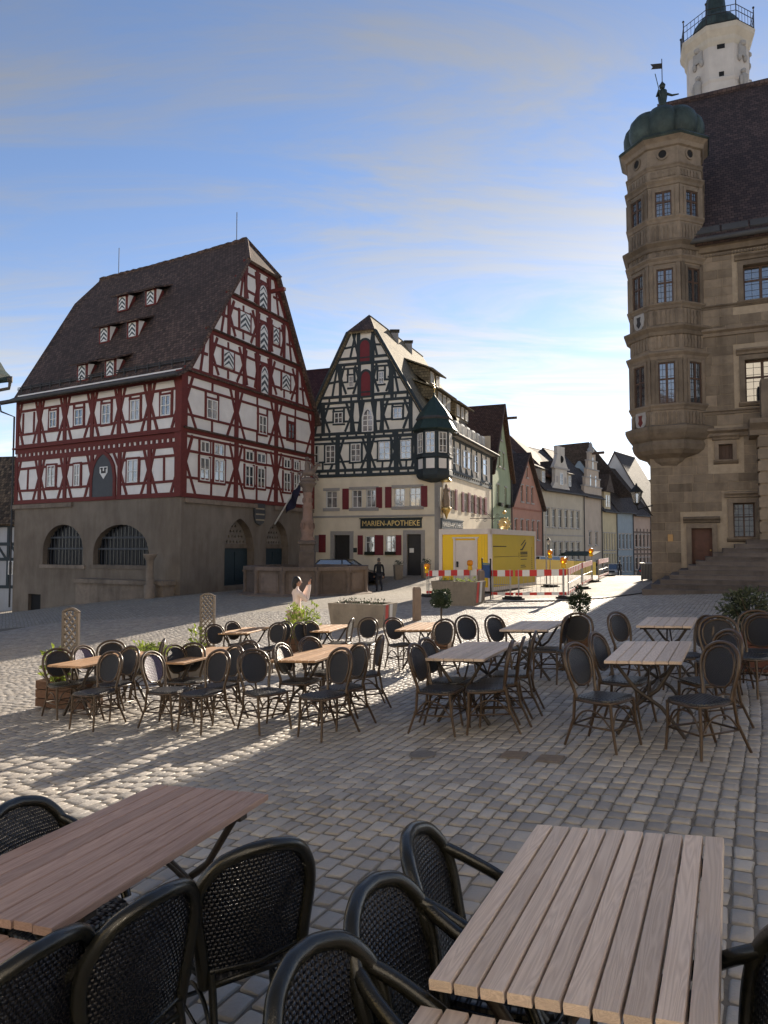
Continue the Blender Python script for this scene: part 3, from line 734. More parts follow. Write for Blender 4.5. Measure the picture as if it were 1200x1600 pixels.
    po = part('plaque', pb, M_GREYD, root)
    for i in range(3):
        q = MB(); vv_ = pl[3] - .35 - i * .33; g.box(q, pl[0] + .1, vv_, pl[2] - .1, vv_ + .08, .12, .13); part('gilt_line', q, m_plain('faded_gilt', (.32, .28, .2), .6, .1), po)
    be = l.rect(*zf(545, 1300, 1090, 1440)); bb = MB(); l.box(bb, be[0], -2.2, be[2], be[3] - .22, 0, .75); l.box(bb, be[0] - .1, be[3] - .22, be[2] + .1, be[3], 0, .9)
    tag(part('stone_trough', bb, M_BSTONE, None), 'long low stone trough against the foot of the hall', 'trough')
    pr = l.rect(*zf(1030, 1140, 1070, 1430)); c = l.pt((pr[0] + pr[2]) / 2, 0, 1.2); h0 = zg(c.x, c.y) - .1
    b = MB(); b.lathe([(.28, h0), (.28, h0 + .75), (.2, h0 + .8), (.19, pr[3] - .35), (.22, pr[3] - .3), (.36, pr[3] - .08), (.36, pr[3]), (.02, pr[3])], (c.x, c.y, 0), 10); tag(part('stone_pillar', b, M_BSTONE, None), 'slim stone pillar with flared cap at the corner of the hall', 'pillar')
    cnr = MB(); cnr.box(g.pt(0, (VB + zb) / 2, 0) + (g.N + l.N).normalized() * .02, g.U * .9, g.N * .12, (0, 0, VB - zb - .05)); 
    # timber walls -----------------------------------------------------------
    wl = MB(); l.plate(wl, rc(0, VB, LL, V2 + .1)); long_wall = part('long_wall', wl, M_INF, root)
    # long side: posts, rails, bays
    pz = [105, 250, 408, 578, 748, 935]
    def U(x, y): return l.px(*zf(x, y))[0]
    for k, (va, vb_, yz) in enumerate(((V1 + .12, V2 - .42, 300), (VB + .22, V1 - .85, 650))):
        ps = [LL - .12] + [U(x, yz) for x in pz[1:]] + [.14]; ps = sorted(ps)
        for i, p in enumerate(ps): l.beam(p, va - .1, p, vb_ + .1, .36 if i in (0,) else .27, .066, M_RED, long_wall, 'post')
        wz = [[None, (315, 250, 358, 352), (470, 238, 522, 340), (642, 208, 695, 330), (820, 180, 877, 308), (1010, 150, 1070, 278)],
              [None, (300, 590, 348, 722), (467, 582, 503, 718), 'door', (800, 553, 865, 697), None]][k]
        for i, w in enumerate(reversed(wz)):
            P, Q = ps[i], ps[i + 1]
            if w == 'door':
                r = l.rect(*zf(585, 520, 715, 785)); ol = arch(*r, .42, True)
                dm = MB(); dm.prism([l.pt(u, v, .02) for u, v in ol], l.N * .06); d = part('loft_door', dm, M_GREYD, root)
                fr = MB(); o2 = arch(r[0] - .2, r[1] - .15, r[2] + .2, r[3] + .22, .42, True)
                for a in range(len(ol)):
                    j = (a + 1) % len(ol); fr.prism([l.pt(*ol[a], .02), l.pt(*o2[a], .02), l.pt(*o2[j], .02), l.pt(*ol[j], .02)], l.N * .09)
                part('door_frame', fr, M_RED, d); s = l.rect(*zf(632, 598, 680, 675)); um = (s[0] + s[2]) / 2
                sh = MB(); sh.prism([l.pt(u, v, .082) for u, v in [(s[0], s[3]), (s[0], s[1] + .35), (um, s[1]), (s[2], s[1] + .35), (s[2], s[3])]], l.N * .02, 0)
                for t in (.3, .7): l.box(sh, s[0] + (s[2] - s[0]) * t - .06, s[1] + .4, s[0] + (s[2] - s[0]) * t + .06, s[3] - .12, .10, .112, 1)
                l.box(sh, s[0] + (s[2] - s[0]) * .2, s[1] + .32, s[2] - (s[2] - s[0]) * .2, s[1] + .44, .10, .111, 1)
                l.box(sh, s[0] + .06, s[3] - .14, s[0] + .26, s[3] - .05, .10, .111, 1); l.box(sh, s[2] - .26, s[3] - .14, s[2] - .06, s[3] - .05, .10, .111, 1)
                part('coat_of_arms', sh, [M_WHITE, m_plain('heraldic_black', (.02, .02, .025), .6)], d)
                for s_, e in ((P, P + .5), (Q, Q - .5)): l.beam(s_, vb_ - .9, e, vb_, .16, .05, M_RED, long_wall, 'brace')
                continue
            bay_frame(l, long_wall, P, Q, va, vb_, M_RED, 'm' if (w is None and k == 1) else '', l.rect(*zf(*w)) if w else None, root, M_WHITE, gm=M_GLASSC if w and w[0] == 300 else None)
            if w is None and k == 0:
                for f in (.25, .75): l.beam(P + (Q - P) * f, va + .6, P + (Q - P) * f, va + 1.9, .13, .05, M_RED, long_wall, 'post')
    for v, w in ((VB + .12, .24), (V1 - .75, .3), (V1 - .28, .26), (V1 + .02, .22), (V2 - .30, .36)): l.beam(0, v, LL, v, w, .07, M_RED, long_wall, 'rail')
    lg_ = MB(); l.box(lg_, -.05, V1 - .14, LL + .1, V1 - .06, 0, .22); part('jetty_ledge', lg_, M_RED, long_wall)
    for i in range(33): l.beam(.35 + i * LL / 33 * .98, V1 - .65, .35 + i * LL / 33 * .98, V1 - .38, .19, .06, M_RED, long_wall, 'joist_end')
    # gable ------------------------------------------------------------------
    hv = 18.45; hl_, hr_ = 5.0, 8.25
    prof = [(0, V2), (LG, V2), (hr_, hv), (hl_, hv)]
    wl = MB(); g.plate(wl, rc(0, VB, LG, V2)); g.plate(wl, prof); gable = part('gable_wall', wl, M_INF, root)
    def UG(x, y): return g.px(*zq(x, y))[0]
    lows = [[(200, 328, 265, 410), (300, 350, 370, 430), (195, 448, 265, 618), (300, 465, 375, 632)], [(530, 400, 588, 472), (615, 418, 678, 488), (528, 508, 588, 663), (617, 525, 672, 673)], [(812, 460, 860, 525), (885, 475, 925, 540), (812, 558, 860, 700), (885, 570, 925, 712)]]
    ps = [.15, UG(462, 560), UG(755, 560), LG - .15]; va, vb_ = VB + .2, V1 - .2
    for p in ps: g.beam(p, VB, p, V1, .34, .068, M_RED, gable, 'post')
    for i in range(3):
        P, Q = ps[i], ps[i + 1]
        bay_frame(g, gable, P, Q, va, vb_, M_RED, 'b', None, foot=.2, head=.14, rails=(.27, .72, .97))
        for w in lows[i]:
            r = g.rect(*zq(*w)); glaze(g, r, root, M_WHITE, M_GLASS, 2, 1 if w[3] - w[1] < 100 else 2, n=.03)
            for e in (r[0] - .07, r[2] + .07): g.beam(e, r[1] - .1, e, r[3] + .1, .13, .056, M_RED, gable, 'post')
            g.beam(r[0] - .1, r[1] - .07, r[2] + .1, r[1] - .07, .12, .06, M_RED, gable, 'rail')
    ups = [(245, 22, 323, 165), (628, 140, 685, 275), (842, 195, 893, 318)]; va, vb_ = V1 + .15, V2 - .2
    for p in ps: g.beam(p, V1, p, V2, .34, .068, M_RED, gable, 'post')
    for i in range(3): bay_frame(g, gable, ps[i], ps[i + 1], va, vb_, M_RED, 'bt', g.rect(*zq(*ups[i])), root, M_WHITE if i < 2 else M_RED, gm=M_GLASSC if i < 2 else M_GLASS, foot=.2, head=.14)
    g.clip = prof
    z3 = Z(270, 360, 5.217); V3, V4 = g.px(*z3(650, 965))[1], g.px(*z3(690, 640))[1]
    def U3(x, y): return g.px(*z3(x, y))[0]
    def lev(va, vb_, posts, sh, ar):
        for p in posts: g.beam(p, va, p, vb_, .26, .068, M_RED, gable, 'post')
        for i in range(len(posts) - 1):
            bay_frame(g, gable, posts[i], posts[i + 1], va + .1, vb_ - .12, M_RED, 'bt' if posts[i + 1] - posts[i] > 1.9 else '', None, foot=.22, head=.17)
        for w in sh:
            r = g.rect(*z3(*w)); chevron(g, r, root, M_SHW, M_SHB, .035, 3)
            for e in (r[0] - .07, r[2] + .07): g.beam(e, r[1] - .15, e, r[3] + .15, .14, .057, M_RED, gable, 'post')
        r = g.rect(*z3(*ar)); chevron(g, r, root, M_SHW, M_SHB, .06, 4, True)
        pb_ = MB(); o1 = arch(r[0], r[1], r[2], r[3], .72, True, 4); o2 = arch(r[0] - .18, r[1] - .1, r[2] + .18, r[3] + .2, .72, True, 4)
        for a in range(len(o1)):
            j = (a + 1) % len(o1); pb_.prism([g.pt(*o1[a], .01), g.pt(*o2[a], .01), g.pt(*o2[j], .01), g.pt(*o1[j], .01)], g.N * .075)
        part('hatch_frame', pb_, M_RED, gable)
    lev(V2 + .2, V3 - .1, [U3(310, 1000), U3(580, 1150), U3(688, 1180), U3(792, 1210), U3(1010, 1290)], [(410, 985, 490, 1120), (887, 1175, 950, 1300)], (712, 1110, 768, 1330))
    lev(V3 + .2, V4 - .1, [U3(455, 720), U3(685, 840), U3(785, 880), U3(905, 920)], [(545, 675, 625, 815), (815, 800, 860, 920)], (705, 770, 765, 985))
    lev(V4 + .2, hv - .2, [U3(590, 400), U3(688, 480), U3(785, 520)], [], (700, 450, 760, 650))
    for s in (0, 1):     # sloping verge pieces
        a, b_ = ((0, V2), (hl_, hv)) if s == 0 else ((LG, V2), (hr_, hv)); g.clip = None
        inn = .32 if s == 0 else -.32
        g.beam(a[0] + inn, a[1], b_[0] + inn * .9, b_[1], .30, .072, M_RED, gable, 'rafter'); g.clip = prof
        for (va, vb_) in ((V2 + .2, V3 - .1), (V3 + .2, V4 - .1), (V4 + .2, hv)):
            e = hl_ * (va - V2) / (hv - V2) if s == 0 else LG - (LG - hr_) * (va - V2) / (hv - V2); k = 1 if s == 0 else -1
            g.beam(e + k * .1, va + (vb_ - va) * .45, e + k * 1.7, va + (vb_ - va) * .45, .15, .05, M_RED, gable, 'rail')
            g.beam(e + k * 1.15, va, e + k * 1.55, vb_, .15, .046, M_RED, gable, 'brace')
    for v in (V2 + .12, V3, V4, hv - .1): g.beam(-.2, v, LG + .2, v, .24, .075, M_RED, gable, 'rail')
    g.clip = None
    for v, pr_ in ((VB + .1, .09), (V1, .08), (V2 - .13, .08)): g.beam(0, v, LG, v, .22, pr_, M_RED, gable, 'rail')
    for v, w0, w1 in ((V1 + .12, 0, LG), (V2 + .02, -.1, LG + .1), (V3 + .12, hl_ * (V3 - V2) / (hv - V2), LG - (LG - hr_) * (V3 - V2) / (hv - V2)), (V4 + .12, hl_ * (V4 - V2) / (hv - V2), LG - (LG - hr_) * (V4 - V2) / (hv - V2))):
        q = MB(); g.box(q, w0, v - .05, w1, v + .04, 0, .2); part('jetty_ledge', q, M_ROOFD, gable)
    q = MB(); q.box(g.pt(0, (VB + V2) / 2, -.13) , g.U * .34, g.N * .42, (0, 0, V2 - VB - .02)); part('corner_post', q, M_RED, gable)
    # roof -------------------------------------------------------------------
    um = (hl_ + hr_) / 2; slope = (hv - V2) / hl_; va = V2 + slope * um - .35
    ridge_d = l.U; ov = .35
    def P(u, v, s): return g.pt(u, v, 0) + l.U * s
    hs = 1.15; sL = LL + 1.1
    sl = (hv - V2) / (LG - hr_)
    rf = MB(); eo = .55
    e_near, e_far = P(0, V2, -ov), P(0, V2, LL + .4)
    # long left slope with its half hips, then kick at the eave
    A0 = P(hl_, hv, -ov); A1 = P(um, va, hs); A2 = P(um, va, sL - .45); A3 = P(hl_, hv, sL + .2)
    slab(rf, [e_near, A0, A1, A2, A3, e_far], .16)
    k0 = P(0, V2, -ov) + l.N * .75 + Vector((0, 0, -.42)); k1 = P(0, V2, LL + .6) + l.N * .75 + Vector((0, 0, -.42))
    slab(rf, [k0, e_near + Vector((0, 0, .02)), e_far + Vector((0, 0, .02)), k1], .14)
    B0 = P(hr_, hv, -ov); B3 = P(hr_, hv, sL + .2)
    slab(rf, [B0, P(LG + .5, V2 - .5 * sl, -ov), P(LG + .5, V2 - .5 * sl, LL + .4), B3, A2, A1], .16)
    slab(rf, [A0, B0, A1], .16); slab(rf, [A3, A2, B3], .16)
    roof = part('roof', rf, M_ROOFD, root)
    rb = MB(); rb.tube([A1.lerp(A2, i / 44) + Vector((0, 0, .04 + random.uniform(-.02, .025) - .10 * math.sin(math.pi * i / 44))) for i in range(45)], [.12 + .025 * (i % 2) for i in range(45)], 6); rb.tube([A0, A1], .11, 6); rb.tube([B0, A1], .11, 6); part('ridge_tiles', rb, M_ROOFD, roof)
    bk = MB(); bk.face([P(.1, V2 - .1, LL - .2), P(LG, V2 - .1, LL - .2), P(hr_, hv - .3, LL - .2), P(hl_ + .2, hv - .3, LL - .2)]); part('rear_gable', bk, M_INF, root)
    # eave boards
    so = MB(); so.face([k0 - Vector((0, 0, .1)), k1 - Vector((0, 0, .1)), l.pt(LL, V2 - .25, .02), l.pt(0, V2 - .25, .02)]); part('soffit', so, m_plain('soffit_boards', (.05, .045, .04), .8), roof)
    gutter(k0 + l.N * .06, k1 + l.N * .06, .10, roof, M_LEAD)
    downpipe([k1 + Vector((0, 0, -.1)), k1 + Vector((0, 0, -.5)) - l.N * .1, l.pt(LL + .1, V2 - 1.2, .12), l.pt(LL + .1, -1.8, .12)], .06, root, M_LEAD)
    # snow guard
    sg = MB(); sg.tube([e_near + l.N * -.25 + Vector((0, 0, .55)), e_far + l.N * -.25 + Vector((0, 0, .55))], .04, 5); sg.tube([e_near + l.N * -.25 + Vector((0, 0, .66)), e_far + l.N * -.25 + Vector((0, 0, .66))], .03, 5)
    for i in range(16):
        q = e_near.lerp(e_far, (i + .5) / 16) - l.N * .25; sg.box(q + Vector((0, 0, .5)), l.U * .05, l.N * .12, (0, 0, .45))
    part('snow_guard', sg, M_LEAD, roof)
    # shed dormers
    nrm = (A0 - e_near).cross(e_far - e_near).normalized(); 
    if nrm.z < 0: nrm = -nrm
    for (dx, dy) in ((197, 478), (241, 469), (169, 527), (213, 519), (135, 586), (179, 579)):
        d = ray(dx, dy); Q = CP + d * ((e_near - CP).dot(nrm) / d.dot(nrm))
        df = Fac(Q.x + l.N.x * .28, Q.y + l.N.y * .28, -60.5, -1); v0 = Q.z - .42; w = .48; hh = 1.0
        f = MB(); df.box(f, -w, v0, w, v0 + hh, -.6, 0); dorm = part('dormer', f, M_RED, roof)
        chevron(df, (-.29, v0 + .08, .29, v0 + hh - .1), dorm, M_SHW, M_SHB, .01, 3)
        k = (hh) / (slope / 1.0 - .55); back = hh / (slope * math.cos(0) - .5) + .5
        rs = MB(); slab(rs, [df.pt(-w - .22, v0 + hh - .04, .35), df.pt(w + .22, v0 + hh - .04, .35), df.pt(w + .22, v0 + hh + .5 * back, -back), df.pt(-w - .22, v0 + hh + .5 * back, -back)], .09); part('dormer_roof', rs, M_ROOFD, dorm)
        ck = MB()
        for s in (-w, w): ck.prism([df.pt(s, v0 + .1, -.02), df.pt(s, v0 + hh - .05, -.02), df.pt(s, v0 + hh + .02, -.42)], df.U * (.03 if s > 0 else -.03))
        part('dormer_cheek', ck, M_INF, dorm)
    for q in (.06, .86):
        p = A1.lerp(A2, q); b = MB(); b.tube([p, p + Vector((0, 0, 1.9))], .025, 5); part('lightning_rod', b, M_LEAD, roof)
    hb = MB(); hb.box(g.pt(um + 1.0, hv - 1.0, .5), g.U * .2, g.N * 1.1, (0, 0, .2)); part('hoist_beam', hb, M_RED, gable)
    # flag on a slanted pole
    F0 = g.px(*zq(745, 935)); p0 = g.pt(F0[0], F0[1], .05); p1 = at_depth(471, 748, p0.y - 1.6)
    t = thing('flag_pole', 'slanted white flagpole with drooping dark blue flag above the arched doors', 'flag', p0)
    b = MB(); b.tube([p0, p1], [.05, .035], 6); part('pole', b, M_WHITE, t)
    d = (p1 - p0); fl = MB(); fl.smooth = True; rows = []
    for i in range(9):
        q = p1 - d * (.03 + .055 * i); rows.append([q + Vector((-.10 * j * .3 + .06 * math.sin(i * 1.1 + j * .7), .08 * math.sin(i * .9 + j), -.22 * j * (1 - .06 * i))) for j in range(8)])
    for i in range(8):
        for j in range(7): fl.face([rows[i][j], rows[i + 1][j], rows[i + 1][j + 1], rows[i][j + 1]])
    part('flag_cloth', fl, m_plain('flag_blue', (.022, .021, .045), .8, .2), t)
    return root, g, l
hall, HG, HL = build_hall()
# ---------------------------------------------------------------- pharmacy house
M_TEAL = m_plain('blue_black_timber', (.030, .042, .050), .7, .2, 5, .003)
M_CREAM = m_plaster('cream_stucco', (.76, .68, .54), (.7, .66, .62), .3)
M_GREYT = m_plain('grey_stone_trim', (.34, .325, .31), .85, .12, 3, .004)
M_SHR = m_plain('dark_red_shutter', (.16, .020, .028), .6, .15, 5, .002)
M_ROOFO = m_rooftile('olive_plain_tiles', (.16, .13, .085), (.24, .195, .125), (.33, .27, .17))
M_GOLD = m_plain('gilt', (.62, .45, .18), .35, .15, 8, .001, .8)
M_SIGN = m_plain('sign_board', (.02, .028, .028), .5, .1)
M_GREEN = m_plain('green_slate', (.022, .045, .042), .6, .25, 6, .006)
def text_mesh(name, txt, size, m, M, parent, depth=.02, sx=1.0, spacing=1.0):
    c = bpy.data.curves.new(name, 'FONT'); c.body = txt; c.size = size; c.extrude = depth; c.align_x = 'CENTER'; c.align_y = 'CENTER'; c.space_character = spacing; c.resolution_u = 2
    o = bpy.data.objects.new(name + '_curve', c); COL.objects.link(o); bpy.context.view_layer.update()
    me = bpy.data.meshes.new_from_object(o.evaluated_get(bpy.context.evaluated_depsgraph_get())); bpy.data.objects.remove(o); bpy.data.curves.remove(c)
    me.materials.clear(); me.materials.append(m)
    return link(bpy.data.objects.new(name, me), parent, M @ Matrix.Diagonal((sx, 1, 1, 1)))
def fac_matrix(fac, u, v, n, flip=False):
    x = fac.U * (-1 if flip else 1); M = Matrix((x, Vector((0, 0, 1)), fac.N)).transposed().to_4x4(); M.translation = fac.pt(u, v, n); return M
def build_pharmacy():
    X0, Y0 = 3.8175, 46.0
    f = Fac(X0, Y0, -71, -1); r = Fac(X0, Y0, 22, 1); W, D = 9.75, 13.3
    root = thing('pharmacy_house', 'cream corner house with dark half-timbered gable and corner oriel', 'building', (X0, Y0, 0))
    z5, z6 = Z(480, 480, 3.75), Z(480, 700, 3.75); S0, S1 = -1.2, 6.55
    # stucco storeys with openings
    wins1 = [(110, 252, 175, 352), (262, 245, 320, 350), (345, 242, 402, 348), (512, 235, 572, 342), (600, 230, 665, 342)]
    wins0 = [(340, 515, 395, 625), (460, 512, 518, 625)]; doors = [(158, 510, 250, 680), (585, 505, 668, 748)]
    rs1 = [f.rect(*z6(*w)) for w in wins1]; rs0 = [f.rect(*z6(*w)) for w in wins0]; rd = [f.rect(*z6(*w)) for w in doors]
    b = MB(); f.plate(b, rc(0, S0, W, S1), [rc(*q) for q in rs1 + rs0 + rd], .16, slot=0, rslot=1)
    sw = [(780, 232, 803, 345), (833, 245, 860, 355), (918, 265, 938, 375), (955, 275, 975, 380), (990, 285, 1007, 385), (1020, 292, 1036, 390)]
    rss = [r.rect(*z6(*w)) for w in sw]
    r.plate(b, rc(0, S0, D, S1), [rc(*q) for q in rss], .16, slot=0, rslot=1)
    bk = r.pt(D, 0) + f.U * W; up = Vector((0, 0, 11 - S0))
    p1, p2, p3 = f.pt(W, S0), Vector((bk.x, bk.y, S0)), r.pt(D, S0)
    b.face([p1, p2, p2 + up, p1 + up], 0); b.face([p2, p3, p3 + up, p2 + up], 0)
    wall = part('stucco_wall', b, [M_CREAM, M_GREYT], root)
    tr = MB(); f.box(tr, 0, S1 - 2.75, W, S1 - 2.62, 0, .05)
    part('string_course', tr, M_GREYT, wall)
    q = MB(); f.box(q, .02, S0, .55, S1, 0, .03); r.box(q, .03, S0, .5, S1, 0, .03); part('corner_quoin', q, M_GREYT, wall)
    for grp in ((rs1[0],), (rs1[1], rs1[2]), (rs1[3], rs1[4])):
        b = MB(); f.box(b, min(g[0] for g in grp) - .2, grp[0][3] + .004, max(g[2] for g in grp) + .2, grp[0][3] + .2, 0, .04); part('window_head', b, M_GREYT, wall); b = MB(); f.box(b, min(g[0] for g in grp) - .2, grp[0][1] - .22, max(g[2] for g in grp) + .2, grp[0][1] - .004, 0, .07); part('window_ledge', b, M_GREYT, wall)
    for q in rs1: glaze(f, q, root, M_WHITE, M_GLASSC, 2, 2, n=-.13, trans=[.62], fw=.06)
    for q in rs0:
        w = glaze(f, q, root, M_WHITE, M_GLASS, 2, 2, n=-.13, trans=[.66], fw=.07)
        bx = MB(); f.box(bx, q[0], q[1] - .02, q[2], q[1] + .2, 0, .2); part('flower_box', bx, m_plain('dark_plants', (.025, .03, .02), .9, .4, 20, .03), w)
    for q in ((208, 238, 245, 360), (405, 230, 440, 352), (458, 228, 495, 350), (668, 222, 705, 345), (70, 508, 110, 612), (297, 512, 327, 625), (397, 510, 447, 627), (520, 510, 553, 628)): shutter(f, f.rect(*z6(*q)), root, M_SHR)
    for q in rss: glaze(r, q, root, M_WHITE, M_GLASSC, 2, 2, n=-.13, trans=[.62])
    for q in ((806, 232, 831, 350), (863, 243, 877, 365), (903, 258, 916, 375), (939, 262, 953, 378), (976, 275, 989, 385), (1008, 285, 1019, 388), (1037, 290, 1050, 392)): shutter(r, r.rect(*z6(*q)), root, M_SHR)
    # doors
    for i, q in enumerate(rd):
        dm = MB(); f.box(dm, q[0], q[1], q[2], q[3], -.30, -.2); f.box(dm, q[0] + .12, q[1] + .25, q[2] - .12, q[3] - .6, -.2, -.17); d = part('door', dm, m_plain('dark_door', (.022, .02, .02), .45, .2), root)
        s = MB()
        for a, c in ((q[0] - .26, q[0] - .004), (q[2] + .004, q[2] + .26)): f.box(s, a, q[1], c, q[3] + .26, 0, .06)
        f.box(s, q[0] - .004, q[3] + .004, q[2] + .004, q[3] + .26, 0, .057); part('door_surround', s, M_GREYT, d)
        if i == 1:
            n_ = MB(); f.box(n_, q[0] + .55, q[1] + 1.5, q[0] + .85, q[1] + 1.8, -.168, -.16); part('notice', n_, M_WHITE, d)
            st = MB(); f.box(st, q[0] - .4, q[1] - .3, q[2] + .4, q[1] - .01, 0, .4); part('step', st, M_GREYT, d)
    g_ = f.rect(*z6(262, 585, 292, 612)); nb = MB(); f.box(nb, *g_, 0, .03); part('name_plate', nb, M_SIGN, wall)
    g_ = f.rect(*z6(45, 512, 68, 610)); nb = MB(); f.box(nb, *g_, 0, .04); part('grey_panel', nb, M_GREYT, wall)
    # signs
    for fac, rr, nm, flip in ((f, z6(315, 415, 672, 470), 'sign_board', True), (r, z6(780, 425, 905, 478), 'sign_board', False)):
        q = fac.rect(*rr); h = q[3] - q[1]; L = q[2] - q[0]; bb = MB(); fac.box(bb, q[0], q[1], q[2], q[3], .02, .10); s = part(nm, bb, M_SIGN, root)
        e = MB(); fac.box(e, q[0] - .06, q[3], q[2] + .06, q[3] + .07, .02, .16); part('sign_cap', e, M_SIGN, s)
        text_mesh('lettering', 'MARIEN-APOTHEKE', h * .82, M_GOLD if flip else M_WHITE, fac_matrix(fac, (q[0] + q[2]) / 2, (q[1] + q[3]) / 2, .105, flip), s, .012, L * .95 / (h * .82 * 8.9))
    # timber storeys of the front ------------------------------------------------
    vA, vB_, vC, vD, vE = 6.6, 9.45, 11.75, 14.3, 16.45
    hL, hR = 6.55, 4.55
    def edge(v, s):   # roof edge along the gable
        return 9.75 - (9.75 - hL) * (v - 10.2) / (16.45 - 10.2) if s > 0 else .95 + (hR - .95) * (v - 10.2) / (16.45 - 10.2)
    body = [(0, vA), (W, vA), (W, 10.2), (hL, vE), (hR, vE), (.95, 10.2), (0, 10.2)]
    body = [(0, vA), (W, vA), (W, 10.2), (hL, vE), (hR, vE), (.95, 10.2), (0, 9.7)]
    b = MB(); f.plate(b, body); gw = part('gable_wall', b, m_plaster('ivory_infill', (.78, .75, .68), (.78, .75, .72), .3), root)
    def wz(t): return f.rect(*z5(*t))
    f.clip = [(-1.3, 6.3), (W + .02, 6.3), (W + .02, 10.2), (hL, vE), (hR, vE)]
    A_w = [(110, 810, 165, 915), (257, 800, 315, 905), (420, 788, 487, 895), (548, 778, 610, 888)]
    ups = lambda x, y: f.px(*z5(x, y))[0]
    pA = [W - .15, ups(180, 880), ups(362, 870), ups(522, 865), 1.75]; pA.sort()
    for p in pA: f.beam(p, vA, p, vB_, .30, .066, M_TEAL, gw, 'post')
    for i, w in enumerate(reversed(A_w)):
        bay_frame(f, gw, pA[i], pA[i + 1], vA + .42, vB_ - .25, M_TEAL, 'b', wz(w), root, M_WHITE, gm=M_GLASSC, foot=.26, head=.2, rails=(.28, .86), bw=.16, ny=3)
    glaze(f, wz((45, 810, 68, 915)), root, M_WHITE, M_GLASS, 1, 2, n=.03)
    for v, w in ((vA + .08, .2), (vA + .42, .2), (vB_ - .22, .2), (vB_ + .1, .2)): f.beam(0 if v < 9 else .8, v, W, v, w, .072, M_TEAL, gw, 'rail')
    for i in range(13): f.beam(1.7 + i * .64, vA + .1, 1.7 + i * .64, vA + .4, .13, .06, M_TEAL, gw, 'joist_end'); f.beam(1.4 + i * .66, vB_ - .2, 1.4 + i * .66, vB_ + .1, .13, .06, M_TEAL, gw, 'joist_end')
    pB = [ups(95, 660), ups(262, 660), ups(315, 660), ups(395, 660), ups(440, 660), ups(605, 640)]; pB.sort()
    for p in pB: f.beam(p, vB_, p, vC, .24, .066, M_TEAL, gw, 'post')
    Bw = {0: (505, 588, 557, 652), 4: (160, 617, 210, 682)}
    for i in range(5):
        bay_frame(f, gw, pB[i], pB[i + 1], vB_ + .22, vC - .12, M_TEAL, '', wz(Bw[i]) if i in Bw else None, root, M_WHITE, gm=M_GLASSC, foot=.24, head=.2, rails=(.36, .86) if i in Bw else ((.3,) if i != 2 else ()), bw=.16)
    q = wz((330, 600, 382, 725)); ol = arch(*q, .6, True, 5); wb = MB(); wb.prism([f.pt(u, v, .02) for u, v in ol], f.N * .03); w = part('arched_window', wb, M_GLASSC, root)
    o2 = arch(q[0] - .1, q[1] - .06, q[2] + .1, q[3] + .12, .6, True, 5); fr = MB()
    for a in range(len(ol)): j = (a + 1) % len(ol); fr.prism([f.pt(*ol[a], .02), f.pt(*o2[a], .02), f.pt(*o2[j], .02), f.pt(*ol[j], .02)], f.N * .06)
    f.box(fr, (q[0] + q[2]) / 2 - .04, q[1], (q[0] + q[2]) / 2 + .04, q[3] - .1, .04, .075)
    for t in (.25, .5, .72): f.box(fr, q[0], q[1] + (q[3] - q[1]) * t - .03, q[2], q[1] + (q[3] - q[1]) * t + .03, .04, .07)
    part('frame', fr, M_WHITE, w)
    pC = [ups(195, 450), ups(305, 450), ups(385, 450), ups(497, 440)]; pC.sort()
    for p in pC: f.beam(p, vC, p, vD, .22, .066, M_TEAL, gw, 'post')
    Cw = {0: (420, 378, 450, 450), 2: (245, 402, 272, 470)}
    for i in range(3): bay_frame(f, gw, pC[i], pC[i + 1], vC + .5, vD - .1, M_TEAL, '', wz(Cw[i]) if i in Cw else None, root, M_WHITE, gm=M_GLASS, foot=.3 if i != 1 else 0, head=.2 if i != 1 else 0, rails=(.42, .9) if i != 1 else (), bw=.15)
    def hatch(t):
        q = wz(t); ol = arch(*q, .7, False, 5); b = MB(); b.prism([f.pt(u, v, .03) for u, v in ol], f.N * .05); h_ = part('red_hatch', b, M_SHR, root)
        o2 = arch(q[0] - .16, q[1] - .12, q[2] + .16, q[3] + .16, .7, False, 5); fr = MB()
        for a in range(len(ol)): j = (a + 1) % len(ol); fr.prism([f.pt(*ol[a], .02), f.pt(*o2[a], .02), f.pt(*o2[j], .02), f.pt(*ol[j], .02)], f.N * .08)
        f.box(fr, q[0] - .1, q[1] + .22, q[2] + .1, q[1] + .3, .07, .11); part('hatch_frame', fr, M_TEAL, h_)
    hatch((318, 378, 372, 520)); hatch((312, 195, 368, 318))
    pD = [ups(300, 260), ups(385, 260)]
    for p in pD: f.beam(p, vD, p, vE, .24, .066, M_TEAL, gw, 'post')
    for v in (vC - .05, vC + .35, vD, vD + .4): f.beam(.5, v, W, v, .18, .074, M_TEAL, gw, 'rail')
    for i in range(9): f.beam(2.4 + i * .8, vC, 2.4 + i * .8, vC + .35, .12, .06, M_TEAL, gw, 'joist_end')
    for s in (1, -1):
        for va, vb_ in ((vB_ + .2, vC), (vC + .4, vD), (vD + .4, vE)):
            if s < 0 and va < 10: continue
            e = edge(va, s); f.beam(e - s * .1, va + (vb_ - va) * .4, e - s * 1.7, va + (vb_ - va) * .5, .14, .05, M_TEAL, gw, 'rail')
            f.beam(e - s * .95, va, e - s * 1.35, vb_, .15, .046, M_TEAL, gw, 'brace'); f.beam(e - s * 1.6, va, edge(vb_, s) - s * .25, vb_, .15, .05, M_TEAL, gw, 'brace')
    f.clip = None
    f.beam(W - .15, 10.2, hL + .0, vE, .3, .08, M_TEAL, gw, 'rafter'); f.beam(1.1, 10.2, hR + .1, vE, .3, .08, M_TEAL, gw, 'rafter')
    # side timber storey ------------------------------------------------------------
    vS = 9.35; b = MB(); r.plate(b, rc(0, S1, D, vS)); sw_ = part('side_wall', b, m_plaster('side_infill', (.74, .71, .65), (.78, .75, .72), .3), root)
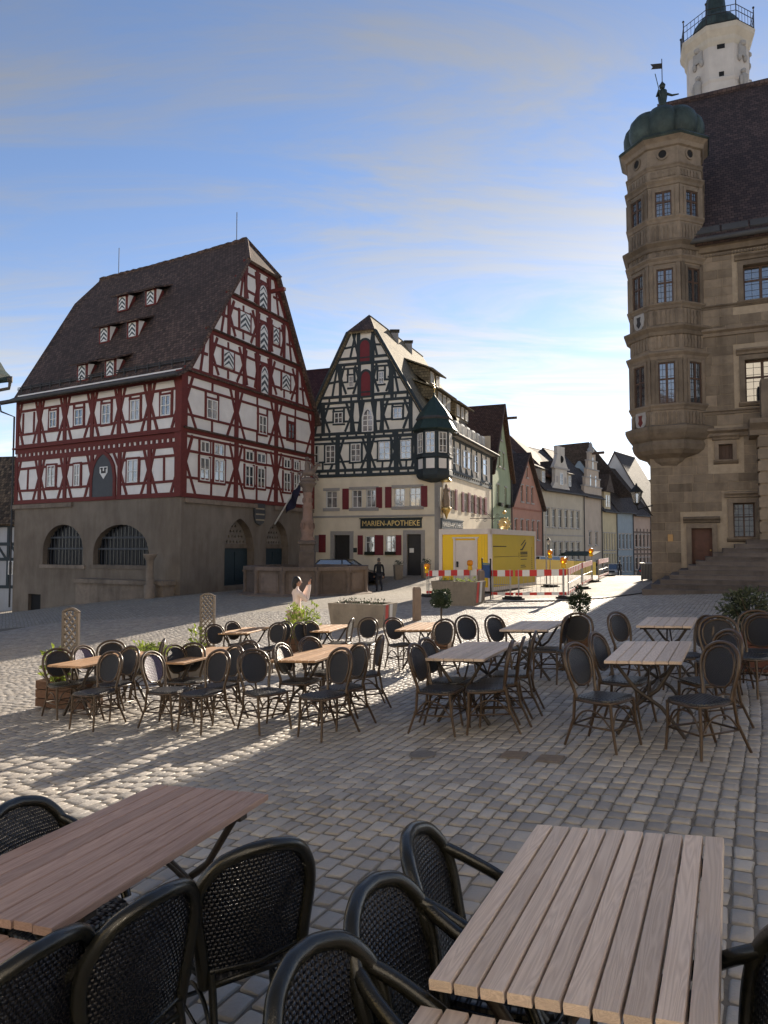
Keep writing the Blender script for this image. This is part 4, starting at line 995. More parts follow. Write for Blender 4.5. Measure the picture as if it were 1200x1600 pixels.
    for v, w in ((S1 + .1, .2), (S1 + .42, .16), (vS - .12, .24)): r.beam(0, v, D, v, w, .07, M_TEAL, sw_, 'rail')
    for i in range(22): r.beam(1.3 + i * .56, S1 + .1, 1.3 + i * .56, S1 + .4, .14, .06, M_TEAL, sw_, 'joist_end')
    for i in range(9): r.beam(1.0 + i * 1.52, S1 + .4, 1.0 + i * 1.52, vS - .1, .18, .066, M_TEAL, sw_, 'post')
    for i in range(8): P = 1.0 + i * 1.52; r.beam(P, S1 + 1.1, P + .5, S1 + .45, .12, .05, M_TEAL, sw_, 'brace')
    for w in ((848, 822, 864, 918), (870, 828, 888, 925), (910, 840, 930, 945), (935, 848, 955, 950), (975, 870, 995, 970), (1025, 890, 1048, 985)): glaze(r, r.rect(*z5(*w)), root, M_WHITE, M_GLASSC, 1, 2, n=.03, trans=[.66])
    # roof --------------------------------------------------------------------------
    um = (hL + hR) / 2; sl = (16.45 - 10.2) / (9.75 - hL); vr = vE + sl * (hL - um) * .78; ov = .35
    def P(u, v, s): return f.pt(u, v, 0) + r.U * s
    rf = MB(); A0, B0 = P(hL, vE, -ov), P(hR, vE, -ov); A1 = P(um, vr, 1.1); A2 = P(um, vr, 12.4)
    LT = P(9.75, 10.2, -ov); RT = P(.95, 10.2, -ov)
    slab(rf, [LT, A0, A1, A2, P(9.75, 10.2, 13.3)], .14)
    slab(rf, [B0, RT, P(.95, 10.2, 13.6), A2, A1], .14); slab(rf, [A0, B0, A1], .16)
    KE = lambda s: P(-.55, 9.35, s); slab(rf, [RT + r.U * 1.6 + Vector((0, 0, .02)), KE(1.6), KE(13.7), P(.95, 10.2, 13.6) + Vector((0, 0, .02))], .12)
    slab(rf, [P(9.75, 10.2, -ov) + Vector((0, 0, .02)), P(10.3, 9.4, -ov), P(10.3, 9.4, 13.3), P(9.75, 10.2, 13.3) + Vector((0, 0, .02))], .12)
    rf.face([P(9.75, 10.2, 13.2), P(.95, 10.2, 13.2), A2])
    roof = part('roof', rf, M_ROOFO, root)
    dk = MB(); slab(dk, [A0 + Vector((0, 0, .03)) - r.U * .05, B0 + Vector((0, 0, .03)) - r.U * .05, A1 + Vector((0, 0, .05))], .04); part('half_hip', dk, M_ROOFD, roof)
    vb = MB()
    for a, c in ((LT, A0), (RT, B0)): vb.tube([a, c], .09, 5)
    part('verge_board', vb, M_TEAL, roof)
    so = MB(); so.face([KE(1.6) - Vector((0, 0, .12)), KE(13.7) - Vector((0, 0, .12)), r.pt(13.6, vS - .05, .02), r.pt(1.6, vS - .05, .02)]); part('soffit', so, m_plain('pale_soffit', (.35, .34, .32), .8), roof)
    gutter(KE(1.5) + r.N * .06, KE(13.7) + r.N * .06, .09, roof, M_LEAD)
    downpipe([KE(13.5), r.pt(13.3, 8.9, .1), r.pt(13.3, 0, .1)], .06, root, M_LEAD)
    # long shed dormers on the sunny slope, and a row of small ones at the eave
    def dormer(s0, s1, v0, hh, k, kind):
        u0 = .95 + (hR - .95) * (v0 - 10.2) / (vE - 10.2); uo = u0 - .5
        d = MB(); d.prism([P(uo, v0 + .05, s0), P(uo, v0 + hh, s0), P(uo + hh / k * .0 + 2.2, v0 + hh + .9, s0), P(uo + 1.5, v0 + 1.2, s0)], r.U * (s1 - s0)); do = part('dormer', d, M_ROOFO, roof)
        fd = Fac(P(uo, 0, s0).x, P(uo, 0, s0).y, 22, 1); n = max(1, int((s1 - s0) / 1.0))
        for i in range(n):
            a = (s1 - s0) * (i + .5) / n; glaze(fd, (a - .32, v0 + .2, a + .32, v0 + hh - .12), root, M_WHITE, M_GLASS, 2, 1, n=.02)
        rr = MB(); slab(rr, [P(uo - .45, v0 + hh - .05, s0 - .4), P(uo - .45, v0 + hh - .05, s1 + .3), P(uo + 2.6, v0 + hh + 1.25, s1 + .3), P(uo + 2.6, v0 + hh + 1.25, s0 - .4)], .1); part('dormer_roof', rr, M_ROOFO, do)
    dormer(4.6, 7.2, 13.6, 1.15, 1, 0); dormer(2.9, 6.0, 11.6, 1.2, 1, 0); dormer(7.4, 11.0, 11.6, 1.2, 1, 0)
    for i in range(6):
        s = 4.0 + i * 1.5; d = MB(); d.abox(0, 0, 0, 0.01, 0.01, 0.01); b = MB()
        b.prism([P(.25, 9.75, s), P(.25, 10.75, s), P(1.3, 10.85, s), P(1.3, 9.9, s)], r.U * .75); do = part('eave_dormer', b, M_WHITE, roof)
        fd = Fac(P(.25, 0, s).x, P(.25, 0, s).y, 22, 1); glaze(fd, (.1, 9.95, .65, 10.65), root, M_WHITE, M_GLASS, 2, 1, n=.01, fw=.05)
    for s in (5.2, 8.2):
        c = MB(); q = P(um - .3, vr - .3, s); c.abox(q.x - .28, q.y - .28, q.z - 1.2, q.x + .28, q.y + .28, q.z + .1); ch = part('chimney', c, M_GREYT, roof)
        c = MB(); c.abox(q.x - .36, q.y - .36, q.z + .28, q.x + .36, q.y + .36, q.z + .34); [c.abox(q.x + a - .05, q.y + e - .05, q.z + .1, q.x + a + .05, q.y + e + .05, q.z + .28) for a in (-.22, .22) for e in (-.22, .22)]; part('chimney_cap', c, M_LEAD, ch)
    # corner oriel -------------------------------------------------------------------
    oc = f.pt(.58, 0, -.12); R8 = 1.12; rot = R(22.5) + math.atan2(f.N.y, f.N.x)
    od = thing('corner_oriel_parts', 'x', 'x') if False else None
    def ring(mb, pr, slot=None, smooth=False, seg=8): mb.lathe(pr, (oc.x, oc.y, 0), seg, rot, smooth=smooth, slot=slot)
    b = MB(); ring(b, [(R8, 6.5), (R8, 9.6)]); ori = part('corner_oriel', b, M_TEAL, root)
    b = MB(); ring(b, [(.25, 6.0), (.7, 6.12), (1.05, 6.22), (1.16, 6.35), (1.2, 6.45), (1.2, 6.75), (1.13, 6.8)]); part('oriel_foot', b, M_TEAL, ori)
    b = MB(); ring(b, [(1.13, 7.55), (1.23, 7.6), (1.23, 7.72), (1.13, 7.76)]); part('oriel_rail', b, M_TEAL, ori)
    b = MB(); ring(b, [(1.38, 9.35), (1.52, 9.42), (1.34, 9.75), (1.16, 10.05), (1.16, 10.3), (.98, 10.6), (.66, 11.0), (.36, 11.38), (.12, 11.66), (.05, 11.8), (.05, 11.95)]); part('oriel_roof', b, M_GREEN, ori)
    b = MB(); b.lathe([(.03, 11.9), (.03, 12.15), (.09, 12.25), (.03, 12.35), (.015, 12.9)], (oc.x, oc.y, 0), 8); part('finial', b, M_GOLD, ori)
    b = MB(); ring(b, [(1.17, 10.06), (1.24, 10.16), (1.17, 10.26)]); part('oriel_band', b, M_LEAD, ori)
    for k in range(8):
        a = rot + R(22.5) + k * math.pi / 4; n = Vector((math.cos(a), math.sin(a), 0))
        if n.y > .55: continue
        ap = R8 * math.cos(math.pi / 8); fo = Fac.__new__(Fac); fo.N = n; fo.U = Vector((n.y, -n.x, 0)); fo.U = Vector((-n.y, n.x, 0)); fo.O = Vector((oc.x, oc.y, 0)) + n * ap; fo.clip = None
        hw = R8 * math.sin(math.pi / 8)
        glaze(fo, (-hw + .13, 7.86, hw - .13, 9.2), root, M_WHITE, M_GLASSC, 2, 3, n=.01, fw=.055)
        pb = MB(); fo.box(pb, -hw + .15, 6.86, hw - .15, 7.5, 0, .02); part('oriel_panel', pb, M_INF, ori)
    # carved corner figure
    c = f.pt(-.05, 0, .05) + r.N * .2; t = thing('corner_statue', 'small carved madonna on a bracket at the corner of the pharmacy', 'statue', (c.x, c.y, 4.2))
    b = MB(); b.lathe([(.03, 3.6), (.12, 3.9), (.3, 4.2), (.32, 4.35), (.2, 4.4)], (c.x, c.y, 0), 10); part('bracket', b, M_GOLD, t)
    b = MB(); b.lathe([(.2, 4.4), (.24, 4.8), (.16, 5.3), (.19, 5.5), (.07, 5.62), (.10, 5.75), (.02, 5.9)], (c.x, c.y, 0), 10); b.ball((c.x + .15, c.y - .12, 5.45), .09); part('figure', b, m_plain('carved_stone_figure', (.26, .2, .15), .8, .35, 12, .02), t)
    b = MB(); b.lathe([(.34, 6.0), (.36, 6.1), (.2, 6.3), (.03, 6.35)], (c.x, c.y, 0), 8); part('canopy', b, M_GOLD, t)
    # wrought iron hanging sign
    p0 = r.pt(6.6, 3.9, .02); t = thing('hanging_sign', 'wrought iron bracket with gilded emblem on the side of the pharmacy', 'sign', p0)
    b = MB(); n = r.N; b.tube([p0, p0 + n * 2.5], .025, 5); b.tube([r.pt(6.6, 5.2, .02), p0 + n * 1.7 + Vector((0, 0, .05))], .015, 5)
    for k in range(7):
        cc = p0 + n * (.25 + k * .3) + Vector((0, 0, -.16 if k % 2 else .17)); b.tube([cc + (n * math.cos(a) + Vector((0, 0, 1)) * math.sin(a)) * (.15 - a * .013) for a in [i * .55 for i in range(17)]], .014, 4)
    part('iron_scrolls', b, M_IRON, t)
    e = p0 + n * 2.55 + Vector((0, 0, -.45)); b = MB()
    for k in range(4): b.tube([e + (n * math.cos(a) * (.38 - .06 * k) + Vector((0, 0, 1)) * math.sin(a) * (.42 - .06 * k)) + r.U * (.02 * k) for a in [i * math.pi / 12 for i in range(24)]], .02, 4, closed=True)
    for k in range(12): a = k * math.pi / 6; b.ball(e + n * math.cos(a) * .42 + Vector((0, 0, .46 * math.sin(a))), .05, seg=6, rings=4)
    b.ball(e, .14, .1, .18, 8, 6); b.ball(e + Vector((0, 0, .85)), .14, seg=8, rings=5); part('emblem', b, M_GOLD, t)
    return root, f, r
pharmacy, PF, PR = build_pharmacy()
# ---------------------------------------------------------------- stone town hall with corner oriel, and the white tower behind
M_SAND = m_stone('town_hall_sandstone', (.262, .208, .152), (.175, .140, .105))
M_SANDT = m_stone('carved_sandstone', (.238, .190, .142), (.135, .108, .084))
M_SJ = m_plain('lime_joint', (.34, .275, .20), .9, .2, 5)
M_FRB = m_plain('brown_window_frame', (.075, .042, .028), .6, .2, 6)
M_COPPER = m_stone('copper_patina', (.066, .096, .090), (.022, .031, .030), .5, 1.8)
M_ROOFR = m_rooftile('dark_red_tiles', (.044, .030, .030), (.075, .049, .045), (.12, .078, .066))
M_STEP = m_stone('step_stone', (.16, .135, .12), (.11, .092, .085), .85)
M_BLK0 = m_plain('shield_black', (.03, .028, .03), .7)
def molding(mb, fac, u0, u1, prof):
    """straight moulding: profile of (n, v) swept along u"""
    n = len(prof); a = [fac.pt(u0, v, q) for q, v in prof]; b = [fac.pt(u1, v, q) for q, v in prof]
    mb.add(a + b, [(i, i + 1, n + i + 1, n + i) for i in range(n - 1)] + [tuple(range(n - 1, -1, -1)), tuple(range(n, 2 * n))], False)
def build_town_hall():
    X0, Y0 = 11.85, 31.5
    q = Fac(X0, Y0, 114, 1); LQ = 12.5; side = Fac(X0, Y0, 24, -1); EV = 15.3; zb = -.6
    root = thing('town_hall', 'tall brown sandstone town hall with bulbous corner oriel and dark tiled roof', 'building', (X0, Y0, .2))
    z1, z2 = Z(940, 380, 4.615), Z(940, 640, 4.615)
    # openings of the main wall
    wA = q.rect(*z1(1022, 150, 1190, 408)); wA = (wA[0], wA[1], wA[0] + 1.35, wA[3])
    wB = q.rect(*z1(1035, 835, 1200, 1140)); wB = (wB[0], wB[1], wB[0] + 1.35, wB[3])
    sm = q.rect(*z2(845, 250, 945, 360)); lo = q.rect(*z2(950, 672, 1108, 922)); dr = q.rect(*z2(650, 855, 800, 1135))
    dr = (dr[0], .35, dr[2], dr[3])
    more = []
    for k in (1, 2): more += [(wA[0] + 2.9 * k, wA[1], wA[2] + 2.9 * k, wA[3]), (wB[0] + 2.9 * k, wB[1], wB[2] + 2.9 * k, wB[3])]
    holes = [wA, wB, sm, lo, dr] + more
    b = MB(); q.plate(b, rc(0, zb, LQ, EV), [rc(*h) for h in holes], .38, slot=0, rslot=1)
    bk = side.pt(14, 0); up = Vector((0, 0, EV - zb))
    s0, s1, s2, s3 = q.pt(0, zb), side.pt(14, zb), side.pt(14, zb) + q.U * LQ, q.pt(LQ, zb)
    for a, c in ((s0, s1), (s1, s2), (s2, s3)): b.face([a, c, c + up, a + up], 0)
    wall = part('wall', b, [M_SJ, M_SANDT], root)
    # dressed blocks of the visible end of the wall, one object each; the rest joined
    rnd = random.Random(11); v = .25; cnt = 0; restb = MB(); pads = [(h[0] - .42, h[1] - .32, h[2] + .42, h[3] + .40) for h in holes]
    while v < EV - .75:
        h = rnd.uniform(.36, .48); v1 = min(v + h, EV - .7); spans = [(0.0, LQ)]
        for p in pads:
            if p[1] < v1 and p[3] > v:
                ns = []
                for a, c in spans:
                    if p[0] > a and p[0] < c: ns.append((a, p[0]))
                    if p[2] < c and p[2] > a: ns.append((p[2], c))
                    if p[2] <= a or p[0] >= c: ns.append((a, c))
                spans = ns
        for a, c in spans:
            u = a
            while c - u > .08:
                w = rnd.uniform(.5, 1.05); w = c - u if c - u - w < .35 else w
                pr = rnd.uniform(.014, .03)
                if u < 5.0 and cnt < 290:
                    bar('stone_block', q.pt(u + .009, (v + v1) / 2, pr / 2 - .02), q.pt(u + w - .009, (v + v1) / 2, pr / 2 - .02), v1 - v - .016, pr + .04, q.N, M_SAND, wall); cnt += 1
                else: q.box(restb, u + .009, v + .008, u + w - .009, v1 - .008, -.03, pr)
                u += w
        v = v1
    o = part('stone_blocks', restb, M_SAND, wall); o['kind'] = 'stuff'
    # string courses and eave cornice
    def course(v, d, name='string_course', u0=0.0):
        m = MB(); molding(m, q, u0, LQ, [(0, v - d * .9), (d * .35, v - d * .8), (d * .45, v - d * .3), (d, v), (d, v + d * .35), (0, v + d * .5)]); part(name, m, M_SANDT, wall)
    course(11.1, .26); course(7.62, .16); course(6.75, .3); course(14.95, .42, 'eave_cornice'); course(12.2, .13)
    m = MB()
    for i in range(80): q.box(m, 1.6 + i * .12, 14.42, 1.6 + i * .12 + .07, 14.54, .02, .10)
    o = part('dentils', m, M_SANDT, wall); o['kind'] = 'stuff'
    # window surrounds, hood moulds, glazing
    def surround(h, hood=.2, sill=True, w=.2):
        m = MB()
        for a, c in ((h[0] - w, h[0] - .004), (h[2] + .004, h[2] + w)): q.box(m, a, h[1], c, h[3] + w, -.02, .09)
        q.box(m, h[0] - .003, h[3] + .004, h[2] + .003, h[3] + w, -.02, .086); s = part('window_surround', m, M_SANDT, wall)
        m = MB(); molding(m, q, h[0] - w * 1.6, h[2] + w * 1.6, [(0, h[3] + w + .02), (.1, h[3] + w + .04), (.14, h[3] + w + .12), (.26, h[3] + w + .2), (.26, h[3] + w + .26), (0, h[3] + w + .3)]); part('hood_mould', m, M_SANDT, wall)
        if sill: m = MB(); molding(m, q, h[0] - w * 1.3, h[2] + w * 1.3, [(0, h[1] - .2), (.1, h[1] - .15), (.18, h[1] - .06), (.18, h[1] - .01), (0, h[1] - .005)]); part('window_sill', m, M_SANDT, wall)
    for h in (wA, wB, lo, *more): surround(h)
    surround(sm, w=.16); surround(dr, sill=False, w=.2)
    for h in (wA, wB, *more): glaze(q, h, root, M_FRB, M_GLASS, 2, 2, fw=.07, mw=.08, n=-.3, trans=[.6], lead=6)
    glaze(q, lo, root, M_FRB, M_GLASS, 2, 2, n=-.3, trans=[.6], lead=6)
    m = MB(); q.box(m, *sm, -.3, -.2); hs = part('small_shutter', m, M_FRB, root)
    for i in range(4): u = sm[0] + (sm[2] - sm[0]) * (i + .5) / 4; bar('plank', q.pt(u, sm[1] + .02, -.18), q.pt(u, sm[3] - .02, -.18), (sm[2] - sm[0]) / 4 - .015, .05, q.N, M_FRB, hs)
    m = MB(); q.box(m, *dr, -.34, -.24); dm = part('door', m, m_plain('chestnut_door', (.085, .030, .020), .5, .25, 6), root)
    mid = dr[1] + 1.25
    for a in (mid, ): q.box(MB(), 0, 0, 1, 1, 0, 1)
    for v0_, v1_ in ((dr[1] + .15, mid - .06), (mid + .06, dr[3] - .15)): m = MB(); q.box(m, dr[0] + .12, v0_, dr[2] - .12, v1_, -.25, -.21); part('door_panel', m, m_plain('chestnut_door', (.085, .03, .02)), dm)
    m = MB(); m.ball(q.pt(dr[2] - .07, mid + .05, -.2), .04, seg=8, rings=5); part('handle', m, M_GOLD, dm)
    # portal pier at the right with its entablature
    pu = q.px(1186, 760)[0]
    m = MB(); q.box(m, pu, zb, pu + 1.0, 6.4, 0, .75); ps = part('portal_pier', m, M_SAND, root)
    for k in range(9): m = MB(); v0_ = 1.9 + k * .5; q.box(m, pu - .06, v0_, pu + 1.06, v0_ + .4, -.1, .83); part('rusticated_block', m, M_SAND, ps)
    m = MB(); molding(m, q, pu - .35, pu + 5, [(0, 6.3), (.8, 6.4), (.85, 6.6), (1.15, 6.85), (1.15, 7.05), (0, 7.1)]); part('portal_cornice', m, M_SANDT, ps)
    m = MB(); q.box(m, pu + .1, 7.1, pu + 1.0, 8.7, .1, .9); part('portal_block', m, M_SANDT, ps)
    # notices
    t = q.rect(*z2(478, 900, 515, 950)); m = MB(); q.box(m, *t, .03, .06); part('yellow_notice', m, m_plain('notice_yellow', (.42, .25, .10), .6), wall)
    # stairs -------------------------------------------------------------------
    base = zg(10.5, 28.5) - .05; pxs = [1002, 1016.5, 1030.5, 1045, 1060, 1075, 1087, 1102, 1114, 1130, 1149, 1167]
    st = thing('town_hall_steps', 'broad flight of worn stone steps in front of the town hall', 'steps', q.pt(1, base, 4.9))
    N = 12; rise = .172; tread = .37
    for i in range(N):
        nf = 4.96 - tread * i; top = base + .05 + rise * (i + 1) - .02
        F_ = q.shifted(nf); r_ = ray(pxs[i], 856); t_ = (F_.O - CP).dot(F_.N) / r_.dot(F_.N); u = (CP + r_ * t_ - F_.O).dot(F_.U)
        m = MB(); q.box(m, u, top - rise - (.4 if i == 0 else .02), LQ + 2 + i * .003, top, .05, nf)
        molding(m, q, u - .015, LQ + 2, [(nf - .02, top - .05), (nf + .03, top - .045), (nf + .03, top - .008), (nf - .02, top + .004)]); part('step', m, M_STEP, st)
    # roof -----------------------------------------------------------------------
    RB, RH = 7.3, 26.0; sl = (RH - EV) / RB
    def P(u, n, v): return q.pt(u, v, n)
    m = MB(); slab(m, [P(.35, .55, EV - .35), P(LQ, .55, EV - .35), P(LQ, -RB, RH), P(.35, -RB, RH)], .2); slab(m, [P(.35, -RB, RH), P(LQ, -RB, RH), P(LQ, -14.6, EV), P(.35, -14.6, EV)], .2)
    roof = part('roof', m, M_ROOFR, root)
    m = MB(); m.face([P(.4, .2, EV - .2), P(.4, -RB, RH - .1), P(.4, -14.4, EV)]); m.face([P(LQ - .1, .2, EV - .2), P(LQ - .1, -RB, RH - .1), P(LQ - .1, -14.4, EV)]); part('end_gable', m, M_SAND, root)
    m = MB(); m.tube([P(.3, -RB, RH + .05), P(LQ, -RB, RH + .05)], .16, 6); part('ridge_tiles', m, M_ROOFR, roof)
    for k in range(8): 
        m = MB(); u = 2.0 + k * 1.1; d = Vector((0, 0, sl)) - q.N; a = P(u, .18, EV + .06); m.prism([a, a + q.U * 1.02, a + q.U * 1.02 + (Vector((0, 0, 1.0)) - q.N / sl) * .36, a + (Vector((0, 0, 1.0)) - q.N / sl) * .36], q.N * .08 + Vector((0, 0, .08))); part('snow_board', m, M_LEAD, roof)
    gutter(P(1.7, .62, EV - .3), P(LQ, .62, EV - .3), .12, roof, M_LEAD)
    # corner oriel -----------------------------------------------------------------
    oc = q.pt(.80, 0, -.70); RO = 1.66; rot = math.atan2(q.N.y, q.N.x) + R(22.5)
    L = lambda y, d=30.55: at_depth(1034, y, d).z
    def oct_(pr, name, m, parent, smooth=False, seg=8): mb = MB(); mb.lathe(pr, (oc.x, oc.y, 0), seg, rot, smooth=smooth); return part(name, mb, m, parent)
    k = RO
    ori = oct_([(k, L(680)), (k, L(222))], 'corner_oriel', M_SANDT, root)
    # console: rounded bowl narrowing into the corner
    oct_([(.28, L(752)), (.40, L(742)), (.62, L(732)), (.70, L(728)), (.98, L(719)), (1.06, L(714)), (1.45, L(708)), (1.62, L(702)), (1.68, L(694)), (1.62, L(688)), (1.74, L(685)), (1.90, L(678)), (1.97, L(672)), (1.97, L(667)), (1.7, L(664))], 'oriel_console', M_SANDT, ori)
    def cor(y, d, w=1.0): # projecting moulding at photo height y
        v = L(y); oct_([(k - .02, v - .22 * w), (k + d * .3, v - .18 * w), (k + d * .45, v - .06 * w), (k + d, v + .06 * w), (k + d, v + .13 * w), (k - .02, v + .22 * w)], 'oriel_cornice', M_SANDT, ori)
    for y, d, w in ((636, .14, .8), (556, .22, 1.0), (517, .30, 1.2), (479, .14, .8), (408, .18, .9), (386, .30, 1.2), (345, .12, .8), (287, .16, .9), (263, .1, .6), (224, .34, 1.4)): cor(y, d, w)
    ap = k * math.cos(math.pi / 8); hw = k * math.sin(math.pi / 8)
    for i in range(8):
        a = rot + R(22.5) + i * math.pi / 4; n = Vector((math.cos(a), math.sin(a), 0))
        if n.dot(q.N) < -.2: continue
        fo = Fac.__new__(Fac); fo.N = n; fo.U = Vector((-n.y, n.x, 0)); fo.O = Vector((oc.x, oc.y, 0)) + n * ap; fo.clip = None
        for y0, y1 in ((568, 632), (423, 476), (303, 343)):
            h = (-.33, L(y1), .33, L(y0))
            m = MB()
            for aa, cc in ((-.45, -.335), (.335, .45)): fo.box(m, aa, h[1], cc, h[3] + .13, 0, .11)
            fo.box(m, -.33, h[3] + .005, .33, h[3] + .13, 0, .105)
            for s in (-1, 1): fo.box(m, s * (hw - .09) - .09, h[1] - .02, s * (hw - .09) + .09, h[3] + .25, 0, .06)
            part('oriel_window_surround', m, M_SANDT, ori)
            glaze(fo, h, root, M_FRB, M_GLASS, 2, 2, fw=.05, mw=.07, n=.012, trans=[.6], lead=6)
        for y0, y1 in ((643, 664), (523, 546), (484, 509), (392, 402), (352, 378), (268, 280)):
            v0_, v1_ = L(y1), L(y0); np_ = 6
            for j in range(np_):
                u = -hw + .1 + (2 * hw - .2) * (j + .5) / np_
                m = MB(); w_ = (2 * hw - .2) / np_ * .36; m.prism([fo.pt(u + x_, v0_ + (v1_ - v0_) * y_, .0) for x_, y_ in ((-w_, .05), (w_, .05), (w_, .3), (w_ * .6, .5), (w_, .7), (w_, .85), (0, .97), (-w_, .85), (-w_, .7), (-w_ * .6, .5), (-w_, .3))], fo.N * .035); part('tracery_panel', m, M_SANDT, ori)
        m = MB(); cv = L(244); m.prism([fo.pt(.17 * math.cos(j * .524), cv + .19 * math.sin(j * .524), .004) for j in range(12)], fo.N * .012, 0)
        for j in range(12):
            a0, a1 = j * .5236, (j + 1) * .5236; m.prism([fo.pt(r_ * math.cos(t_), cv + r_ * 1.08 * math.sin(t_), 0) for r_, t_ in ((.17, a0), (.25, a0), (.25, a1), (.17, a1))], fo.N * .05, 1)
        part('round_opening', m, [M_DARK, M_SANDT], ori)
    # shield panels
    a = rot + R(22.5) + 7 * math.pi / 4
    for i in range(8):
        a = rot + R(22.5) + i * math.pi / 4; n = Vector((math.cos(a), math.sin(a), 0))
        if not (n.dot(q.N) > .5 and n.dot(q.U) < -.5): continue
        fo = Fac.__new__(Fac); fo.N = n; fo.U = Vector((-n.y, n.x, 0)); fo.O = Vector((oc.x, oc.y, 0)) + n * ap; fo.clip = None
        for y_, m_ in ((497, M_BLK0), (654, M_RED)):
            cv = L(y_); m = MB(); m.prism([fo.pt(x2, cv + y2, .03) for x2, y2 in ((-.3, .36), (.3, .36), (.34, .1), (.28, -.2), (0, -.42), (-.28, -.2), (-.34, .1))], fo.N * .04, 0); m.prism([fo.pt(x2, cv + y2, .07) for x2, y2 in ((-.12, .24), (.12, .24), (.08, .05), (.14, -.1), (0, -.26), (-.14, -.1), (-.08, .05))], fo.N * .02, 1); part('painted_shield', m, [M_GREYT, m_], ori)
    # copper cap and figure
    v = L(222); oct_([(2.0, v + .02), (2.06, v + .10), (2.0, v + .18), (1.45, v + .30)], 'cap_skirt', M_COPPER, ori)
    mb = MB(); seg = 96; prof = [(1.42, v + .2), (1.62, v + .42), (1.73, v + .75), (1.74, v + 1.08), (1.66, v + 1.38), (1.42, v + 1.66), (1.0, v + 1.86), (.5, v + 1.97), (.2, v + 2.0)]
    vv = []; c0 = Vector((oc.x, oc.y, 0))
    for r_, z_ in prof:
        for s in range(seg): a = rot + 2 * math.pi * s / seg; w_ = .84 + .16 * math.sqrt(abs(math.sin(4 * (a - rot)))); vv.append(c0 + Vector((r_ * w_ * math.cos(a), r_ * w_ * math.sin(a), z_)))
    mb.add(vv, [(i * seg + s, i * seg + (s + 1) % seg, (i + 1) * seg + (s + 1) % seg, (i + 1) * seg + s) for i in range(len(prof) - 1) for s in range(seg)] + [tuple(range((len(prof) - 1) * seg, len(prof) * seg))], True)
    dome = part('onion_cap', mb, M_COPPER, ori)
    zt = v + 1.95; t = thing('cap_statue', 'green copper figure with spear and shield on the oriel cap', 'statue', (oc.x, oc.y, zt))
    mb = MB(); mb.lathe([(.28, zt - .05), (.2, zt + .2), (.26, zt + .35), (.15, zt + .55), (.22, zt + .95), (.2, zt + 1.2), (.08, zt + 1.28)], (oc.x, oc.y, 0), 10); mb.ball((oc.x, oc.y, zt + 1.42), .13, seg=10, rings=6); mb.lathe([(.15, zt + 1.48), (.05, zt + 1.62), (.01, zt + 1.7)], (oc.x, oc.y, 0), 8)
    mb.tube([(oc.x + .15, oc.y, zt + 1.1), (oc.x + .4, oc.y - .1, zt + .95), (oc.x + .7, oc.y - .12, zt + 1.0)], [.07, .05, .03], 6); mb.tube([(oc.x - .15, oc.y, zt + 1.1), (oc.x - .3, oc.y - .1, zt + .9), (oc.x - .24, oc.y - .2, zt + 1.15)], [.07, .05, .04], 6)
    part('figure', mb, M_COPPER, t)
    mb = MB(); mb.tube([(oc.x - .05, oc.y - .2, zt + .3), (oc.x - .4, oc.y - .2, zt + 1.9)], .02, 5); part('spear', mb, M_COPPER, t)
    mb = MB(); mb.tube([(oc.x, oc.y, zt + 1.6), (oc.x, oc.y, zt + 2.75)], .02, 5); mb.prism([(oc.x, oc.y, zt + 2.3), (oc.x - .5, oc.y, zt + 2.26), (oc.x - .42, oc.y, zt + 2.37), (oc.x - .52, oc.y, zt + 2.5), (oc.x, oc.y, zt + 2.55)], (0, .02, 0)); part('weather_vane', mb, M_IRON, t)
    # lantern on a bracket from the corner
    A = at_depth(1018, 764, 30.9); C_ = at_depth(994, 792, 30.6)
    return root, q, ori, oc
townhall, TQ, ORI, OC = build_town_hall()

